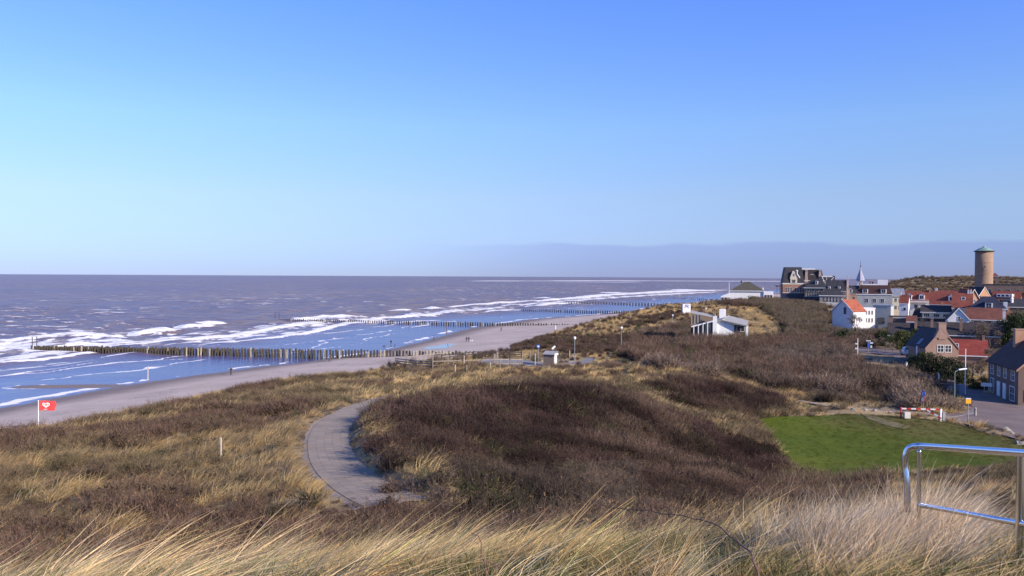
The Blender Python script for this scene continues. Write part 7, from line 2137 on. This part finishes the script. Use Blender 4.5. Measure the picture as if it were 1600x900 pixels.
# ------------------------------------------------------------------ steel handrail and loose growth on the near crest
def near_things():
    m, t = newmat('polished_steel')
    principled(t, (.62, .63, .66), tmath(t, 'ADD', .12, tmath(t, 'MULTIPLY', tnoise(t, 40, 3, stretch=(1, 1, 8)), .1)), 1.0)
    D0 = 5.2
    A = P(1640, 711, 4.9); B_ = P(1455, 698, 6.25); C = P(1432, 697, 6.4); 
    C1 = P(1420, 701, 6.45); C2 = P(1415, 712, 6.46); C3 = P(1414.5, 730, 6.46); C4 = P(1417, 752, 6.44); E = P(1418, 800, 6.42)
    r = thing('steel_handrail', 'polished tubular steel handrail with an upright post beside the reed grass', 'handrail', (float(A[0]), float(A[1]), float(A[2])))
    o0 = Vector(A)
    def T(pts, rr, nm, par=r, n=14):
        return MB().tube([Vector(p) - o0 for p in smooth_line([np.array(p) for p in pts], len(pts) * 7)], rr, n).build(nm, m, par, True)
    T([P(1760, 720, 4.2), A, P(1550, 704.5, 5.5), B_, C, C1, C2, C3, C4, E], .024, 'top_rail')
    zb = 5.28
    T([P(1595, 708.5, zb), P(1594, 780, zb), P(1592, 900, zb)], .0235, 'upright')
    T([P(1436, 703, 6.36), P(1436, 760, 6.36), P(1436, 830, 6.36)], .016, 'upright')
    T([P(1760, 850, 4.3), P(1594, 818, zb), P(1540, 808, 5.6), P(1470, 795, 6.1), P(1436, 789, 6.36)], .019, 'lower_rail')
    # bramble runner arching over the grass
    bm_ = mat('bramble_stem', (.15, .075, .06), .6, .2, 20)
    t = thing('bramble_stem', 'long dark red bramble runner arching over the grass of the near crest', 'plant', tuple(float(c) for c in P(1184, 905, 4.0)))
    o1 = Vector(P(1184, 905, 4.0))
    pts = smooth_line([P(1184, 905, 4.0), P(1176, 872, 4.15), P(1150, 845, 4.4), P(1112, 822, 4.7), P(1066, 806, 5.0), P(1020, 801, 5.3), P(975, 797, 5.5), P(930, 785, 5.7), P(892, 768, 5.9)], 50)
    pts = pts + np.stack([fbm(np.arange(50) / 5.0, np.zeros(50), 501, 3) - .5, np.zeros(50), fbm(np.arange(50) / 4.0, np.zeros(50), 502, 3) - .5], 1) * .05
    MB().tube([Vector(p) - o1 for p in pts], list(np.linspace(.0048, .0018, 50)), 6).build('stem', bm_, t)
    lf = MB()
    for k in range(16):
        i = 4 + k * 2.7; p = Vector(pts[int(i)]) - o1
        d = Vector(rng.normal(0, 1, 3)); d.normalize(); lf.add([p, p + d * .014 + Vector((0, 0, .004)), p + d * .004 + Vector((.006, 0, 0))], [(0, 1, 2)])
    lf.build('thorns', bm_, t)
    t = thing('dead_stem', 'crooked bare dead stem standing in the pale grass of the near crest', 'plant', tuple(float(c) for c in P(760, 905, 4.4)))
    o2 = Vector(P(760, 905, 4.4))
    MB().tube([Vector(p) - o2 for p in (P(760, 905, 4.4), P(758, 880, 4.4), P(752, 868, 4.42), P(752, 848, 4.43), P(748, 838, 4.44), P(736, 832, 4.45))], [.005, .0045, .004, .0035, .003, .0015], 6).build('stem', bm_, t)
    MB().tube([Vector(p) - o2 for p in (P(757, 874, 4.4), P(770, 880, 4.4), P(782, 888, 4.38))], [.003, .0025, .0015], 6).build('branch', bm_, t)
    # tall single stalks and tussocks that stand out of the sward
    stalk = plain_veg('ripe_stalk', (.46, .36, .18)); pale = plain_veg('pale_stalk', (.46, .37, .25))
    rr = np.random.default_rng(5)
    def tussock(px, py, D, n, tipx, tipy, Lm, lab, m=stalk, w=.005, fan_=.2, sag=.6):
        b = P(px, py, D); b[2] = gz(b[0], b[1])
        tip = P(tipx, tipy, D + .1)
        d = tip - b; d0 = np.linalg.norm(d)
        t = thing('grass_tussock', lab, 'grass', tuple(float(c) for c in b), 0, 'tall tussocks on the near crest')
        P0 = rr.normal(0, .035, (n, 3)) * np.array([1, 1, 0]); P0[:, 2] -= .03
        sagv = np.array([.45, 0, -.55]) * sag
        Dv = (d / d0)[None, :] - sagv[None, :] + rr.normal(0, fan_ * .5, (n, 3))
        Ln = d0 * rr.uniform(.5, .95, n) * min(Lm, 1.0)
        g = rr.uniform(.7, 1.2, n)
        V, F, C, _ = ribbons(P0, Dv, Ln, np.full(n, w * .72) * rr.uniform(.7, 1.3, n), np.tile(sagv, (n, 1)) + rr.normal(0, .07, (n, 3)), 9, np.stack([g, g, g * .95], 1), 7 + n)
        link('blades', np_mesh('blades', V, F, {'vc': C}), m, t)
    tussock(775, 905, 4.6, 5, 905, 735, .95, 'few very tall arching straw stalks left of the bramble runner', fan_=.16, w=.007)
    tussock(690, 850, 6.0, 3, 725, 785, .95, 'pair of long upright stalks over the dark scrub', fan_=.14)
    tussock(500, 850, 6.5, 26, 560, 805, 1.0, 'dense combed golden tussock under the end of the footpath')
    tussock(260, 870, 6.0, 10, 345, 822, 1.0, 'long combed straw tussock on the left of the crest')
    tussock(350, 880, 5.6, 10, 430, 830, 1.05, 'straw tussock leaning right below the two long stalks')
    tussock(470, 835, 7.5, 90, 505, 815, 1.1, 'pale bowed tussock curling over below the path', pale, sag=.8)
    tussock(1160, 870, 5.0, 26, 1255, 790, 1.15, 'fan of yellow stalks beside the bramble runner', fan_=.18, w=.006)
    tussock(1030, 805, 7.0, 24, 1095, 765, 1.2, 'tussock of bowed stalks at the edge of the dark thicket')
    tussock(1150, 800, 7.5, 110, 1215, 765, 1.1, 'thick golden tussock between the thicket and the reeds', sag=.6)
    tussock(1300, 860, 4.6, 40, 1470, 790, 1.1, 'sheaf of yellow blades sweeping across the foot of the reeds', fan_=.2, w=.006)
    tussock(1380, 850, 4.7, 24, 1490, 800, 1.1, 'low sheaf of yellow blades in front of the handrail', fan_=.22, w=.006)
    tussock(1540, 850, 4.4, 6, 1600, 780, 1.1, 'few long blades crossing the upright of the handrail', w=.007)
    tussock(960, 775, 11.0, 60, 985, 735, 1.1, 'pale pinkish plume tussock standing above the dark thicket', pale, sag=.3)
    tussock(605, 835, 7.0, 40, 640, 800, 1.1, 'golden tussock right of the end of the footpath')
    tussock(840, 830, 7.0, 80, 900, 792, 1.15, 'broad combed golden tussock in the middle of the crest')

village()
seafront()
modern()
beach()
walkway()
street()
trees()
near_things()
